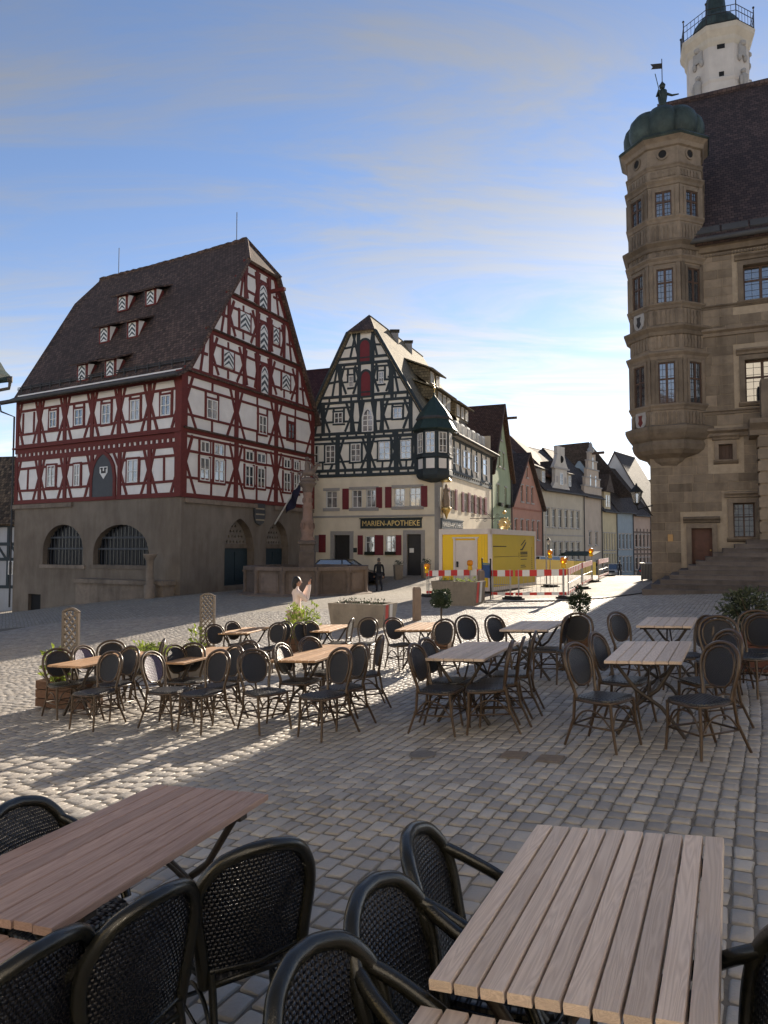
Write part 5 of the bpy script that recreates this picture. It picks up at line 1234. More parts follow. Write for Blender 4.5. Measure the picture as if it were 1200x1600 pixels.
M_LIME = m_plaster('white_lime_render', (.56, .52, .48), (.72, .68, .66), .5)
def build_tower():
    D = 52.0; c = at_depth(1120, 100, D); cx_, cy_ = c.x, c.y; L = lambda y: at_depth(1120, y, D - 2.2).z
    root = thing('white_tower', 'white octagonal tower with railing and dark cap rising behind the town hall roof', 'tower', (cx_, cy_, 14))
    k = 2.2; rot = R(22.5) + math.atan2(-.95, -.3)
    mb = MB(); mb.lathe([(k, 10), (k * 1.0, L(50))], (cx_, cy_, 0), 8, rot, smooth=False); sh = part('shaft', mb, M_LIME, root)
    mb = MB(); mb.lathe([(k, L(66)), (k + .12, L(60)), (k + .15, L(54)), (k + .42, L(45)), (k + .48, L(38)), (k + .1, L(37))], (cx_, cy_, 0), 8, rot, smooth=False); part('gallery_cornice', mb, m_plaster('cream_render', (.55, .50, .42)), sh)
    mb = MB(); mb.lathe([(k + .02, L(122)), (k + .07, L(119)), (k + .07, L(117)), (k, L(115))], (cx_, cy_, 0), 8, rot, smooth=False); part('band', mb, M_LIME, sh)
    mb = MB(); mb.lathe([(k + .02, L(163)), (k + .12, L(160)), (k + .12, L(154)), (k, L(152))], (cx_, cy_, 0), 8, rot, smooth=False); part('band', mb, M_LIME, sh)
    mb = MB(); z0 = L(38); mb.lathe([(1.6, z0), (1.7, z0 + .7), (1.62, z0 + 1.3), (1.25, z0 + 1.8), (.75, z0 + 2.1), (.65, z0 + 3.6), (.1, z0 + 5)], (cx_, cy_, 0), 16); part('dark_cap', mb, M_COPPER, root)
    pts = [Vector((cx_ + (k + .38) * math.cos(rot + i * math.pi / 4), cy_ + (k + .38) * math.sin(rot + i * math.pi / 4), z0)) for i in range(8)]
    for i in range(8):
        mb = MB(); a, b = pts[i], pts[(i + 1) % 8]
        for h in (.15, .8, 1.25): mb.tube([a + Vector((0, 0, h)), b + Vector((0, 0, h))], .025, 4)
        for j in range(7): p = a.lerp(b, j / 6); mb.tube([p, p + Vector((0, 0, 1.25))], .016, 4)
        part('railing', mb, M_IRON, root)
        mb = MB(); mb.tube([a, a + Vector((0, 0, 1.6))], .04, 5); mb.ball(a + Vector((0, 0, 1.68)), .09, seg=6, rings=4); part('railing_post', mb, M_IRON, root)
    for i in range(8):
        a = rot + R(22.5) + i * math.pi / 4; n = Vector((math.cos(a), math.sin(a), 0))
        if n.y > .3: continue
        fo = Fac.__new__(Fac); fo.N = n; fo.U = Vector((-n.y, n.x, 0)); fo.O = Vector((cx_, cy_, 0)) + n * k * math.cos(math.pi / 8); fo.clip = None
        if abs(n.x + .3) < .35:
            for y, s in ((66, .26), (112, .17)): m = MB(); v = L(y); fo.box(m, -s, v - s * 1.1, s, v + s * 1.1, -.05, .02); part('small_window', m, M_DARK, root)
        else:   # weathered reliefs: shield above, standing figure below
            m = MB(); v = L(75); fo.box(m, -.38, v - .35, .38, v + .45, 0, .14); m.ball(fo.pt(0, v + .6, .1), .3, .2, .22, 8, 5); m.ball(fo.pt(-.3, v - .5, .08), .18, .16, .3, 8, 5); m.ball(fo.pt(.3, v - .45, .08), .18, .16, .3, 8, 5); part('shield_relief', m, M_SANDT if False else M_GREYT, root)
            m = MB(); v = L(130); p = fo.pt(0, v, .15); m.lathe([(.36, v - 1.0), (.3, v - .3), (.24, v + .3), (.33, v + .7), (.1, v + .95)], (p.x, p.y, 0), 9); m.ball(fo.pt(0, v + 1.12, .15), .19, seg=8, rings=6); m.ball(fo.pt(-.35, v + .3, .2), .14, .14, .4, 8, 5); part('figure_relief', m, M_GREYT, root)
    return root
build_tower()
# ---------------------------------------------------------------- houses along the street
M_SLATE = m_rooftile('grey_brown_tiles', (.06, .048, .043), (.09, .07, .062), (.125, .098, .084), .2, .17)
M_BRICKR = m_rooftile('red_brown_tiles', (.075, .042, .032), (.11, .06, .043), (.15, .085, .06), .2, .17)
def house(name, label, A, B, eave, wallm, roofm, gable=None, depth=9.0, rows=(), base=-2.6, ridge=None, frame_m=None, root_only=False, trim=None):
    """street house: facade from plan point A (left in photo) to B; eave height; gable=(apex_u_share, apex_v) for a front gable"""
    A, B = Vector((A[0], A[1], 0)), Vector((B[0], B[1], 0)); az = math.degrees(math.atan2(B.x - A.x, B.y - A.y)); L = (B - A).length
    f = Fac(A.x, A.y, az, 1); root = thing(name, label, 'building', (A.x, A.y, zg(A.x, A.y)))
    outer = rc(0, base, L, eave) if not gable else [(0, base), (L, base), (L, eave), (gable[0] * L, gable[1]), (0, eave)]
    rects = []
    for (n, v0, v1, w, m0, m1) in rows:
        for i in range(n): c = m0 + (L - m0 - m1) * (i + .5) / n; rects.append((c - w / 2, v0, c + w / 2, v1))
    b = MB(); f.plate(b, outer, [rc(*r) for r in rects], .15)
    Bk = f.N * -depth; p = [f.pt(0, base), f.pt(L, base)]; up = Vector((0, 0, eave - base))
    b.face([p[0], p[0] + Bk, p[0] + Bk + up, p[0] + up]); b.face([p[1], p[1] + Bk, p[1] + Bk + up, p[1] + up]); b.face([p[0] + Bk, p[1] + Bk, p[1] + Bk + up, p[0] + Bk + up])
    wall = part('wall', b, wallm, root)
    for r in rects:
        glaze(f, r, root, frame_m or M_WHITE, M_GLASSD, 2, 2, fw=.05, mw=.03, n=-.14, trans=[.6], deep=.03)
        s = MB(); f.box(s, r[0] - .12, r[1] - .14, r[2] + .12, r[1] - .005, 0, .1); part('sill', s, trim or M_GREYT, wall)
        s = MB(); f.box(s, r[0] - .12, r[3] + .005, r[2] + .12, r[3] + .12, 0, .05); part('lintel', s, trim or M_GREYT, wall)
    rf = MB(); o = .35
    def P(u, v, n): return f.pt(u, v, n)
    if gable:
        gu, gv = gable[0] * L, gable[1]
        for u0, s in ((0, -1), (L, 1)):
            k = (gv - eave) / abs(u0 - gu); e = (u0 + s * o, eave - o * k * .9)
            slab(rf, [P(e[0], e[1], .35), P(gu, gv + .1, .35), P(gu, gv + .1, -depth), P(e[0], e[1], -depth)], .14)
        rf.face([P(0, eave, -depth), P(L, eave, -depth), P(gu, gv, -depth)])
        roof = part('roof', rf, roofm, root)
        vb = MB()
        for u0, s in ((0, -1), (L, 1)): k = (gv - eave) / abs(u0 - gu); vb.tube([P(u0 + s * o, eave - o * k * .9, .37), P(gu, gv + .06, .37)], .09, 5)
        part('verge_board', vb, M_FRB, roof)
    else:
        rv, rb = ridge
        slab(rf, [P(-.15, eave - .25, .45), P(L + .15, eave - .25, .45), P(L + .15, rv, -rb), P(-.15, rv, -rb)], .15); slab(rf, [P(-.15, rv, -rb), P(L + .15, rv, -rb), P(L + .15, eave, -2 * rb), P(-.15, eave, -2 * rb)], .15)
        roof = part('roof', rf, roofm, root)
        for u in (0, L): ge = MB(); ge.face([P(u, eave, 0), P(u, rv - .1, -rb), P(u, eave, -2 * rb)]); part('end_gable', ge, wallm, root)
        gutter(P(-.1, eave - .25, .5), P(L + .1, eave - .25, .5), .09, roof, M_LEAD)
    downpipe([P(L - .12, eave - .2, .12), P(L - .12, base, .12)], .06, root, M_LEAD)
    return root, f, L, wall, roof
P_ = lambda x, d: ((x - 600) / FPX * d, d)
# green gabled house next to the pharmacy
MG = m_plaster('sage_green_stucco', (.30, .36, .24), (.75, .72, .68), .3)
A, B = (8.85, 58.6), P_(798.5, 66.5)
rt, f, L, w, rf = house('green_house', 'pale green gabled house between the pharmacy and the pink house', A, B, 8.3, MG, M_BRICKR, (.5, 14.4), 12, [(2, 5.6, 7.2, .85, 1.3, .8), (2, 2.3, 3.9, .85, 1.3, .8), (2, 8.9, 10.2, .7, 2.6, 2.4), (1, 11.3, 12.5, .6, 3, 3)])
hb = MB(); hb.box(f.pt(L * .5, 13.2, .7), f.U * .2, f.N * 1.5, (0, 0, .2)); part('hoist_beam', hb, M_FRB, rt)
for i in range(2):
    for v in (5.35, 2.05): bx = MB(); c = 1.3 + (L - 2.1) * (i + .5) / 2; f.box(bx, c - .6, v, c + .6, v + .28, .1, .35); part('flower_box', bx, m_plain('dark_plants', (.025, .03, .02)), rt)
# pink gable
MP = m_plaster('salmon_stucco', (.42, .235, .18), (.75, .7, .68), .3)
rt, f, L, w, rf = house('pink_house', 'salmon pink gabled house with brown roof on the street', P_(798.5, 66.7), P_(847, 75), 6.0, MP, M_SLATE, (.5, 11.2), 12, [(5, 2.6, 4.5, .75, .5, .5), (3, 6.3, 7.9, .7, 2.4, 2.4), (1, 8.8, 9.8, .5, 3, 3), (2, -1.2, .6, 1.0, 1, 1)], -3)
q = MB(); f.box(q, 0, 5.5, L, 5.65, 0, .08); part('string_course', q, m_plaster('salmon_dark', (.34, .16, .12)), w)
# big roof behind the pink house
t = thing('rear_house', 'taller house behind the pink gable with broad red-brown roof', 'building', (14, 80, -1.3))
a, b_, c, d = at_depth(792, 735, 76), at_depth(797, 680, 80), at_depth(840, 708, 84), at_depth(862, 745, 78)
m = MB(); slab(m, [a, b_, c, d], .2); slab(m, [b_, c, c + Vector((-5, 4, -5)), b_ + Vector((-5, 4, -5))], .2); part('roof', m, M_BRICKR, t)
m = MB(); m.abox(11.5, 79, -2, 19, 86, 7.0); part('wall', m, MP, t)
# cream house with scrolled dormer gable
MC = m_plaster('pale_cream_stucco', (.50, .455, .37), (.75, .72, .68), .3)
A, B = P_(848, 75.2), P_(912.5, 83.5); EC = at_depth(848, 762, 75).z
rt, f, L, w, rf = house('cream_house', 'cream street house with scrolled white dormer gable and two rows of windows', A, B, EC, MC, M_SLATE, None, 10, [(6, 4.0, 6.0, .95, .4, .9), (6, .4, 2.4, .95, .4, .9), (3, -2.3, -.9, 1.9, .4, .4)], -3.2, (EC + 5.6, 5.0))
u0 = f.px(863, 740)[0]; u1 = f.px(889, 740)[0]; um = (u0 + u1) / 2; vb_, vt = EC - .2, f.px(876, 698)[1]
h = vt - vb_; prof = [(-1, 0), (1, 0), (1.05, .08), (.72, .22), (.70, .5), (.88, .52), (.60, .66), (.42, .82), (.45, .84), (.45, .97), (.5, 1.0), (-.5, 1.0), (-.45, .97), (-.45, .84), (-.42, .82), (-.60, .66), (-.88, .52), (-.70, .5), (-.72, .22), (-1.05, .08)]
m = MB(); hw = (u1 - u0) / 2; m.prism([f.pt(um + x * hw, vb_ + y * h, .05) for x, y in prof], f.N * -.4); sg = part('scroll_gable', m, m_plaster('white_gable', (.56, .53, .48)), rt)
m = MB(); f.box(m, um - hw * .95, vb_ + h * .50, um + hw * .95, vb_ + h * .54, .05, .16); part('gable_cornice', m, M_GREYT, sg)
glaze(f, (um - .4, vb_ + h * .16, um + .4, vb_ + h * .42), rt, M_WHITE, M_GLASS, 2, 2, n=.06); m = MB(); m.ball(f.pt(um, vb_ + h * .72, .06), .3, .1, .42, 8, 6); part('oval_window', m, M_DARK, sg)
for du in (-1.05, 1.05):
    m = MB(); f.box(m, um + du - .22, vb_ + h * .2, um + du + .22, vb_ + h * .34, .05, .08); part('gable_shutter', m, M_GREYT, sg)
m = MB(); m.prism([f.pt(u0 + .3, EC, -.3), f.pt(um, vt - 1.5, -.3), f.pt(u1 - .3, EC, -.3)], f.N * -4); part('dormer_body', m, M_SLATE, rf)
for s in (-1, 1):
    u = um + s * (hw + 1.2); m = MB(); f.box(m, u - .5, EC + .4, u + .5, EC + 2.2, -2.2, -.5); d_ = part('dormer', m, MC, rf); glaze(f, (u - .33, EC + .7, u + .33, EC + 1.9), rt, M_WHITE, M_GLASS, 2, 2, n=-.48)
    m = MB(); slab(m, [f.pt(u - .7, EC + 2.15, -.2), f.pt(u + .7, EC + 2.15, -.2), f.pt(u + .7, EC + 3.2, -2.6), f.pt(u - .7, EC + 3.2, -2.6)], .1); part('dormer_roof', m, M_SLATE, d_)
q = MB(); f.box(q, 0, 3.05, L, 3.2, 0, .06); part('string_course', q, M_GREYT, w)
for k, (uu, ww) in enumerate(((.7, 2.6), (4.6, 3.0), (8.6, 2.6))): q = MB(); f.box(q, uu, -.7, uu + ww, -.35, .05, .9); part('shop_awning', q, m_plain('dark_awning', (.03, .05, .04), .8), rt)
# stepped gable
MS = m_plaster('pale_pink_cream_stucco', (.47, .40, .33), (.75, .72, .68), .3)
A, B = P_(912.8, 83.6), P_(940, 88.5); V = lambda y, d=86: at_depth(925, y, d).z
ET = V(775)
rt, f, L, w, rf = house('stepped_gable_house', 'narrow pale house with tall stepped gable on the street', A, B, ET, MS, M_SLATE, None, 10, [(2, 2.1, 3.7, .9, .8, .8), (2, -1.6, .3, .9, .8, .8)], -3.4, (ET + 6.0, 5))
n = 5; m = MB(); pr = []; W0, top = L, V(708)
for i in range(n): x = W0 / 2 * (1 - i / n * .82); v0, v1 = ET + (top - ET) * i / n, ET + (top - ET) * (i + 1) / n; pr += [(x, v0), (x, v1)]
ol = [(L / 2 + x, v) for x, v in pr] + [(L / 2 - x, v) for x, v in reversed(pr)]; m.prism([f.pt(u, v, .06) for u, v in ol], f.N * -.35); sg = part('stepped_gable', m, MS, rt)
for i in range(n): x = W0 / 2 * (1 - i / n * .82); v1 = ET + (top - ET) * (i + 1) / n; q = MB(); f.box(q, L / 2 - x - .08, v1, L / 2 + x + .08, v1 + .14, -.35, .16); part('coping', q, M_GREYT, sg)
m = MB(); m.lathe([(.4, 0), (.42, .5), (.2, .8), (.25, 1.0), (.03, 1.4)], f.pt(L / 2, top, -.15), 8); part('finial', m, M_GREYT, sg)
for v, du in ((ET + 1.0, -.9), (ET + 1.0, .9), (ET + 3.2, 0)): m = MB(); f.box(m, L / 2 + du - .2, v, L / 2 + du + .2, v + 1.5, .06, .09); part('slit_window', m, M_GLASS, rt)
hb = MB(); hb.box(f.pt(L / 2, ET + 5.2, .7), f.U * .25, f.N * 1.6, (0, 0, .3)); part('hoist_beam', hb, M_FRB, rt)
m = MB(); m.lathe([(.03, 0), (.12, .3)], (0, 0, 0), 6); sn = MB(); sn.box(f.pt(.6, -.2, .7), f.U * .06, f.N * 1.2, (0, 0, .35)); part('shop_sign', sn, M_SIGN, rt)
# yellow row, blue house, timbered house, white house
MY = m_plaster('straw_stucco', (.52, .45, .30), (.75, .72, .68), .3); MBL = m_plaster('pale_blue_stucco', (.27, .33, .38), (.75, .72, .68), .3)
MT = m_plaster('pinkish_infill', (.40, .31, .26), (.75, .72, .68), .3); MW = m_plaster('far_white_stucco', (.55, .54, .52), (.75, .72, .68), .2)
A, B = P_(940.2, 88.6), P_(963.5, 93); EY = at_depth(950, 797, 90).z
rt, f, L, w, rf = house('straw_house', 'straw yellow house with two close rows of narrow windows', A, B, EY, MY, M_SLATE, None, 10, [(5, 1.5, 3.6, .5, .3, .3), (5, -1.0, 1.0, .5, .3, .3)], -3.5, (EY + 6.0, 5))
m = MB(); f.box(m, .8, EY - .3, 3.0, EY + 2.4, -2, .1); d_ = part('dormer', m, MY, rf); m = MB(); m.prism([f.pt(.4, EY + 2.3, .5), f.pt(3.4, EY + 2.3, .5), f.pt(1.9, EY + 4.6, .5)], f.N * -3.5); part('dormer_roof', m, M_SLATE, d_)
for u in (1.2, 2.1): glaze(f, (u, EY + .4, u + .6, EY + 1.9), rt, M_WHITE, M_GLASS, 1, 2, n=.12)
A, B = P_(963.8, 93.1), P_(989, 97); EB = at_depth(975, 799, 95).z
rt, f, L, w, rf = house('blue_house', 'pale blue house with white windows far down the street', A, B, EB, MBL, M_SLATE, None, 10, [(4, 1.6, 3.6, .75, .3, .3), (4, -1.4, .6, .75, .3, .3)], -3.6, (EB + 7.5, 5.2))
m = MB(); c1, c2 = f.pt(L * .15, EB + 5.5, -1.5), f.pt(L * .9, EB + .6, .5)
slab(m, [f.pt(-1.5, EB + 9.2, -3), f.pt(L * .75, EB + 2.0, .8), f.pt(L * .75, EB + 2.0, -6), f.pt(-1.5, EB + 9.2, -8)], .15); part('cross_roof', m, M_SLATE, rf)
A, B = P_(989.2, 97.1), P_(1016.5, 101); ETm = at_depth(1000, 804, 99).z
rt, f, L, w, rf = house('far_timber_house', 'brown timbered house with arched doorway at the end of the street', A, B, ETm, MT, M_SLATE, None, 10, [(4, 1.9, 3.6, .8, .3, .3), (4, -1.2, .4, .8, .3, .3)], -3.6, (ETm + 7, 5))
for v in (.9, 1.5, 3.9, -1.4): f.beam(0, v, L, v, .22, .07, M_FRB, w, 'rail')
for i in range(6): f.beam(i * L / 5, -1.4, i * L / 5, 4.4, .18, .06, M_FRB, w, 'post')
for u in (1.0, 3.2, 4.9): m = MB(); m.prism([f.pt(a_, b2, .01) for a_, b2 in arch(u, -3.6, u + 1.1, -2.0 + .8, .6)], f.N * .05); part('arched_door', m, M_DARK, rt)
A, B = P_(1016.8, 101.1), P_(1045, 108)
rt, f, L, w, rf = house('far_white_house', 'white house with dark roof closing the end of the street', A, B, 6.5, MW, M_SLATE, None, 10, [(3, 2.4, 4.4, .8, .5, .5), (3, -.8, 1.2, .8, .5, .5)], -4, (16, 5))
t = thing('closing_house', 'dark roofed house behind the timbered one at the street end', 'building', (40, 118, -2.4)); m = MB(); a = at_depth(965, 752, 112); b_ = at_depth(1040, 748, 118); slab(m, [a, b_, b_ + Vector((0, -7, -8)), a + Vector((0, -7, -8))], .2); slab(m, [a, b_, b_ + Vector((0, 7, -8)), a + Vector((0, 7, -8))], .2); part('roof', m, M_SLATE, t); m = MB(); m.abox(36, 113, -3, 48, 122, 5.5); part('wall', m, MW, t)
# dark red roof between the hall and the pharmacy
t = thing('red_roof_house', 'house with dark red roof showing between the hall and the pharmacy', 'building', (-6, 62, -1))
a, b_ = at_depth(460, 580, 62), at_depth(532, 573, 62); m = MB(); slab(m, [a, b_, b_ + Vector((0, -6, -8)), a + Vector((0, -6, -8))], .2); slab(m, [a, b_, b_ + Vector((0, 6, -8)), a + Vector((0, 6, -8))], .2); part('roof', m, m_rooftile('wine_red_tiles', (.06, .022, .022), (.09, .032, .03), (.12, .045, .04)), t)
m = MB(); m.abox(a.x, 57, -2, b_.x, 67, a.z - 7); part('wall', m, M_INF, t)
m = MB(); m.abox(-5.2, 49.6, -1, -4.2, 51, 8.8); tag(part('link_wall', m, M_INF, None), 'narrow white wall strip between the hall and the pharmacy', 'wall')
# tiled house at the left edge
t = thing('left_house', 'dark timbered house with patterned tile roof at the left edge beyond the hall', 'building', (-26, 47, -2.6))
lf = Fac(-23.6, 46.5, -80, -1); m = MB(); lf.plate(m, rc(0, -4, 9, 3.4)); m.face([lf.pt(0, -4), lf.pt(0, 3.4), lf.pt(0, 3.4, -8), lf.pt(0, -4, -8)]); w = part('wall', m, m_plaster('bluish_white', (.42, .43, .45)), t)
for v in (3.2, 2.0, 1.0, -.8): lf.beam(0, v, 9, v, .2, .06, M_TEAL, w, 'rail')
for i in range(10): lf.beam(.1 + i * .95, -.8, .1 + i * .95, 3.3, .18, .066, M_TEAL, w, 'post')
for i in range(9): lf.beam(.2 + i * .95, 1.0, .95 + i * .95, 2.0, .14, .05, M_TEAL, w, 'brace')
for i in range(4): glaze(lf, (.35 + 1.9 * i, .0, 1.0 + 1.9 * i, .9), t, M_WHITE, M_GLASS, 2, 1, n=.03)
m = MB(); slab(m, [lf.pt(-.3, 3.3, .6), lf.pt(9, 3.3, .6), lf.pt(9, 8.3, -3.6), lf.pt(-.3, 8.3, -3.6)], .18); part('roof', m, m_rooftile('mottled_hollow_tiles', (.05, .036, .026), (.14, .095, .06), (.26, .18, .11), .2, .26), t)
# corner of a roof poking in at the upper left
t = thing('near_left_house', 'corner of a near house with green eave and gutter poking in at the left edge', 'building', (-14.5, 18.0, -1.4))
e = at_depth(17, 592, 22); b = MB(); b.prism([at_depth(x_, y_, 22) for x_, y_ in ((17, 597), (17, 588), (9, 580), (2, 568), (-14, 548), (-60, 505), (-120, 500), (-120, 600), (-10, 600))], (-1.5, -3.5, 0)); part('roof', b, M_GREEN, t)
b = MB(); b.tube([e + Vector((.05, 0, -.02)), e + Vector((-4, -1.4, -.02))], .1, 6); b.tube([e + Vector((-.02, 0, -.08)), e + Vector((-.05, 0, -.3)), e + Vector((-.7, -.1, -.46)), e + Vector((-1.2, -.2, -.46)), e + Vector((-1.2, -.2, -9))], .055, 6); part('gutter', b, M_LEAD, t)
b = MB(); b.abox(e.x - 7, e.y - 6, -3, e.x - 1.3, e.y - .3, e.z - .1); part('wall', b, M_CREAM, t)
# ---------------------------------------------------------------- the sunlit north side of the square (mirrored in the windows opposite)
def back_house(label, x0, x1, y, h, gable, wallm, cols, floors, roofm):
    f = Fac(x1, y, -90, -1); L = x1 - x0; f.N = Vector((0, 1, 0)); root = thing('square_house', label, 'building', (x1, y, zg(x1, y)))
    rects = [(L * (i + .5) / cols - .55, 1.6 + k * 3.4, L * (i + .5) / cols + .55, 3.4 + k * 3.4) for k in range(floors) for i in range(cols)]
    b = MB(); f.plate(b, [(0, -3), (L, -3), (L, h), (L / 2, h + gable), (0, h)], [rc(*r) for r in rects], .2)
    for u in (0, L): b.face([f.pt(u, -3), f.pt(u, h), f.pt(u, h, -11), f.pt(u, -3, -11)])
    b.face([f.pt(0, -3, -11), f.pt(L, -3, -11), f.pt(L, h, -11), f.pt(0, h, -11)]); w = part('wall', b, wallm, root)
    for r in rects: glaze(f, r, root, M_WHITE, M_GLASS, 2, 2, n=-.15)
    m = MB()
    for u, s in ((0, -1), (L, 1)): slab(m, [f.pt(u + s * .3, h - .3, .3), f.pt(L / 2, h + gable + .1, .3), f.pt(L / 2, h + gable + .1, -11), f.pt(u + s * .3, h - .3, -11)], .15)
    part('roof', m, roofm, root)
YB = -12.5
back_house('sunlit yellow gabled house across the square, mirrored in the oriel windows', -19, -7.2, YB, 12, 8, m_plaster('sunny_yellow_stucco', (.74, .60, .32), (.8, .76, .7), .2), 4, 3, M_BRICKR)
back_house('tall pale gabled inn across the square behind the camera', -7, 8, YB + .4, 14, 9, m_plaster('pale_inn_stucco', (.80, .76, .68), (.8, .76, .7), .2), 5, 4, M_BRICKR)
back_house('cream gabled house across the square, right of the inn', 8.2, 20, YB, 13, 8, m_plaster('warm_cream_stucco', (.76, .69, .57), (.8, .76, .7), .2), 4, 3, M_BRICKR)
back_house('white gabled house at the far corner across the square', -34, -19.2, YB - 1, 12, 8, m_plaster('warm_white_stucco', (.80, .77, .72), (.8, .76, .7), .2), 5, 3, M_BRICKR)
# ---------------------------------------------------------------- fountain
M_FSTONE = m_stone('fountain_stone', (.185, .145, .125), (.12, .095, .08)); M_FS2 = m_stone('fountain_red_stone', (.25, .16, .125), (.17, .12, .10))
def build_fountain():
    c = Vector((-3.98, 36.9, 0)); rd = 3.12; zb = -.75; zt = at_depth(470, 886, 34).z
    root = thing('fountain', 'old stone fountain with polygonal basin and tall carved column before the hall', 'fountain', (c.x, c.y, -.6))
    n = 12; rot = R(15 - 90)
    mb = MB(); mb.lathe([(rd + .35, zb), (rd + .35, zb + .22), (rd + .12, zb + .3)], c, n, rot, smooth=False); part('plinth', mb, M_FSTONE, root)
    mb = MB(); mb.lathe([(rd - .28, zb + .4), (rd - .28, zt - .02)], c, n, rot, smooth=False, cap=False); part('basin_inner', mb, M_FSTONE, root)
    for i in range(n):
        a0, a1 = rot + 2 * math.pi * i / n, rot + 2 * math.pi * (i + 1) / n
        p = lambda r, a: c + Vector((r * math.cos(a), r * math.sin(a), 0))
        m = MB(); m.prism([p(rd, a0 + .008), p(rd, a1 - .008), p(rd - .26, a1 - .008), p(rd - .26, a0 + .008)], (0, 0, 1)); 
        m = MB(); m.prism([q + Vector((0, 0, zb + .28)) for q in (p(rd, a0 + .008), p(rd, a1 - .008), p(rd - .26, a1 - .008), p(rd - .26, a0 + .008))], (0, 0, zt - zb - .45)); pl = part('basin_panel', m, M_FSTONE, root)
        nrm = p(1, (a0 + a1) / 2) - c; u = Vector((-nrm.y, nrm.x, 0)); mid = c + nrm * (rd * math.cos(math.pi / n) + .015); h = zt - zb
        m = MB(); m.box(mid + Vector((0, 0, zb + .28 + (h - .45) / 2)), u * 1.05, nrm * .05, (0, 0, h - .75)); part('carved_field', m, M_FSTONE, pl)
        m = MB(); m.lathe([(.14, zb + .2), (.16, zb + .3), (.11, zb + .4), (.11, zt - .35), (.16, zt - .25), (.16, zt - .18)], p(rd + .02, a0), 8); part('corner_pier', m, M_FSTONE, root)
        m = MB(); m.prism([q + Vector((0, 0, zt - .18)) for q in (p(rd + .14, a0 + .004), p(rd + .14, a1 - .004), p(rd - .32, a1 - .004), p(rd - .32, a0 + .004))], (0, 0, .18)); part('rim_stone', m, M_FSTONE, root)
    m = MB(); m.lathe([(rd - .3, zt - .35), (.02, zt - .35)], c, 32, 0, cap=False); t = NT('fountain_water'); v = t.coord('Object'); t.b.inputs['Transmission Weight'].default_value = .6; part('water', m, t.fin((.02, .03, .03), .04, t.bump(t.noise(v, 6, 3), .01)), root)
    H = lambda y: at_depth(478, y, 36.9).z
    m = MB(); m.lathe([(.56, zb + .3), (.56, H(862)), (.49, H(860)), (.49, H(852)), (.6, H(850)), (.6, H(846)), (.44, H(844))], c, 4, R(45), smooth=False); co = part('pedestal', m, M_FSTONE, root)
    m = MB(); m.lathe([(.36, H(846)), (.40, H(843)), (.30, H(838)), (.34, H(828)), (.29, H(818)), (.34, H(814)), (.26, H(811)), (.235, H(796)), (.28, H(792)), (.225, H(789)), (.215, H(775)), (.25, H(772)), (.21, H(769))], c, 12); part('column', m, M_FS2, root)
    for k in range(6):
        a = k * math.pi / 3; m = MB(); m.ball(c + Vector((.32 * math.cos(a), .32 * math.sin(a), H(822))), .075, .075, .2, 8, 5); m.ball(c + Vector((.23 * math.cos(a), .23 * math.sin(a), H(782))), .05, .05, .14, 8, 5); part('carving', m, M_FS2, co)
    m = MB(); m.lathe([(.21, H(770)), (.28, H(766)), (.27, H(763)), (.42, H(758)), (.48, H(755)), (.34, H(753))], c, 10); part('capital', m, M_FSTONE, root)
    z0 = H(754); m = MB(); rnd = random.Random(4)   # rider on a rearing horse over the dragon
    m.ball(c + Vector((0, 0, z0 + .12)), .42, .3, .18, 10, 6); m.ball(c + Vector((.05, 0, z0 + .52)), .36, .17, .19, 10, 6)
    m.tube([c + Vector((.28, 0, z0 + .6)), c + Vector((.45, 0, z0 + .85)), c + Vector((.52, 0, z0 + .95)), c + Vector((.68, 0, z0 + .88))], [.14, .1, .09, .05], 8)
    for x, dx in ((-.2, -.3), (-.12, -.05), (.22, .35), (.3, .5)): m.tube([c + Vector((x, .08 if dx > 0 else -.08, z0 + .5)), c + Vector((x + dx * .4, 0, z0 + .28)), c + Vector((x + dx * .5, 0, z0 + .1))], [.08, .05, .04], 6)
    m.tube([c + Vector((-.3, 0, z0 + .55)), c + Vector((-.5, 0, z0 + .5)), c + Vector((-.55, 0, z0 + .25))], [.06, .05, .02], 6)
    m.tube([c + Vector((0, 0, z0 + .6)), c + Vector((-.02, 0, z0 + .9)), c + Vector((-.04, 0, z0 + 1.12))], [.16, .15, .1], 8); m.ball(c + Vector((-.03, 0, z0 + 1.25)), .11, seg=8, rings=6)
    m.tube([c + Vector((.05, -.12, z0 + 1.05)), c + Vector((.22, -.16, z0 + .95)), c + Vector((.3, -.1, z0 + .8))], [.06, .05, .04], 6); m.tube([c + Vector((.12, -.14, z0 + 1.25)), c + Vector((.42, -.1, z0 + .15))], .02, 5)
    part('rider_statue', m, M_FSTONE, root)
build_fountain()

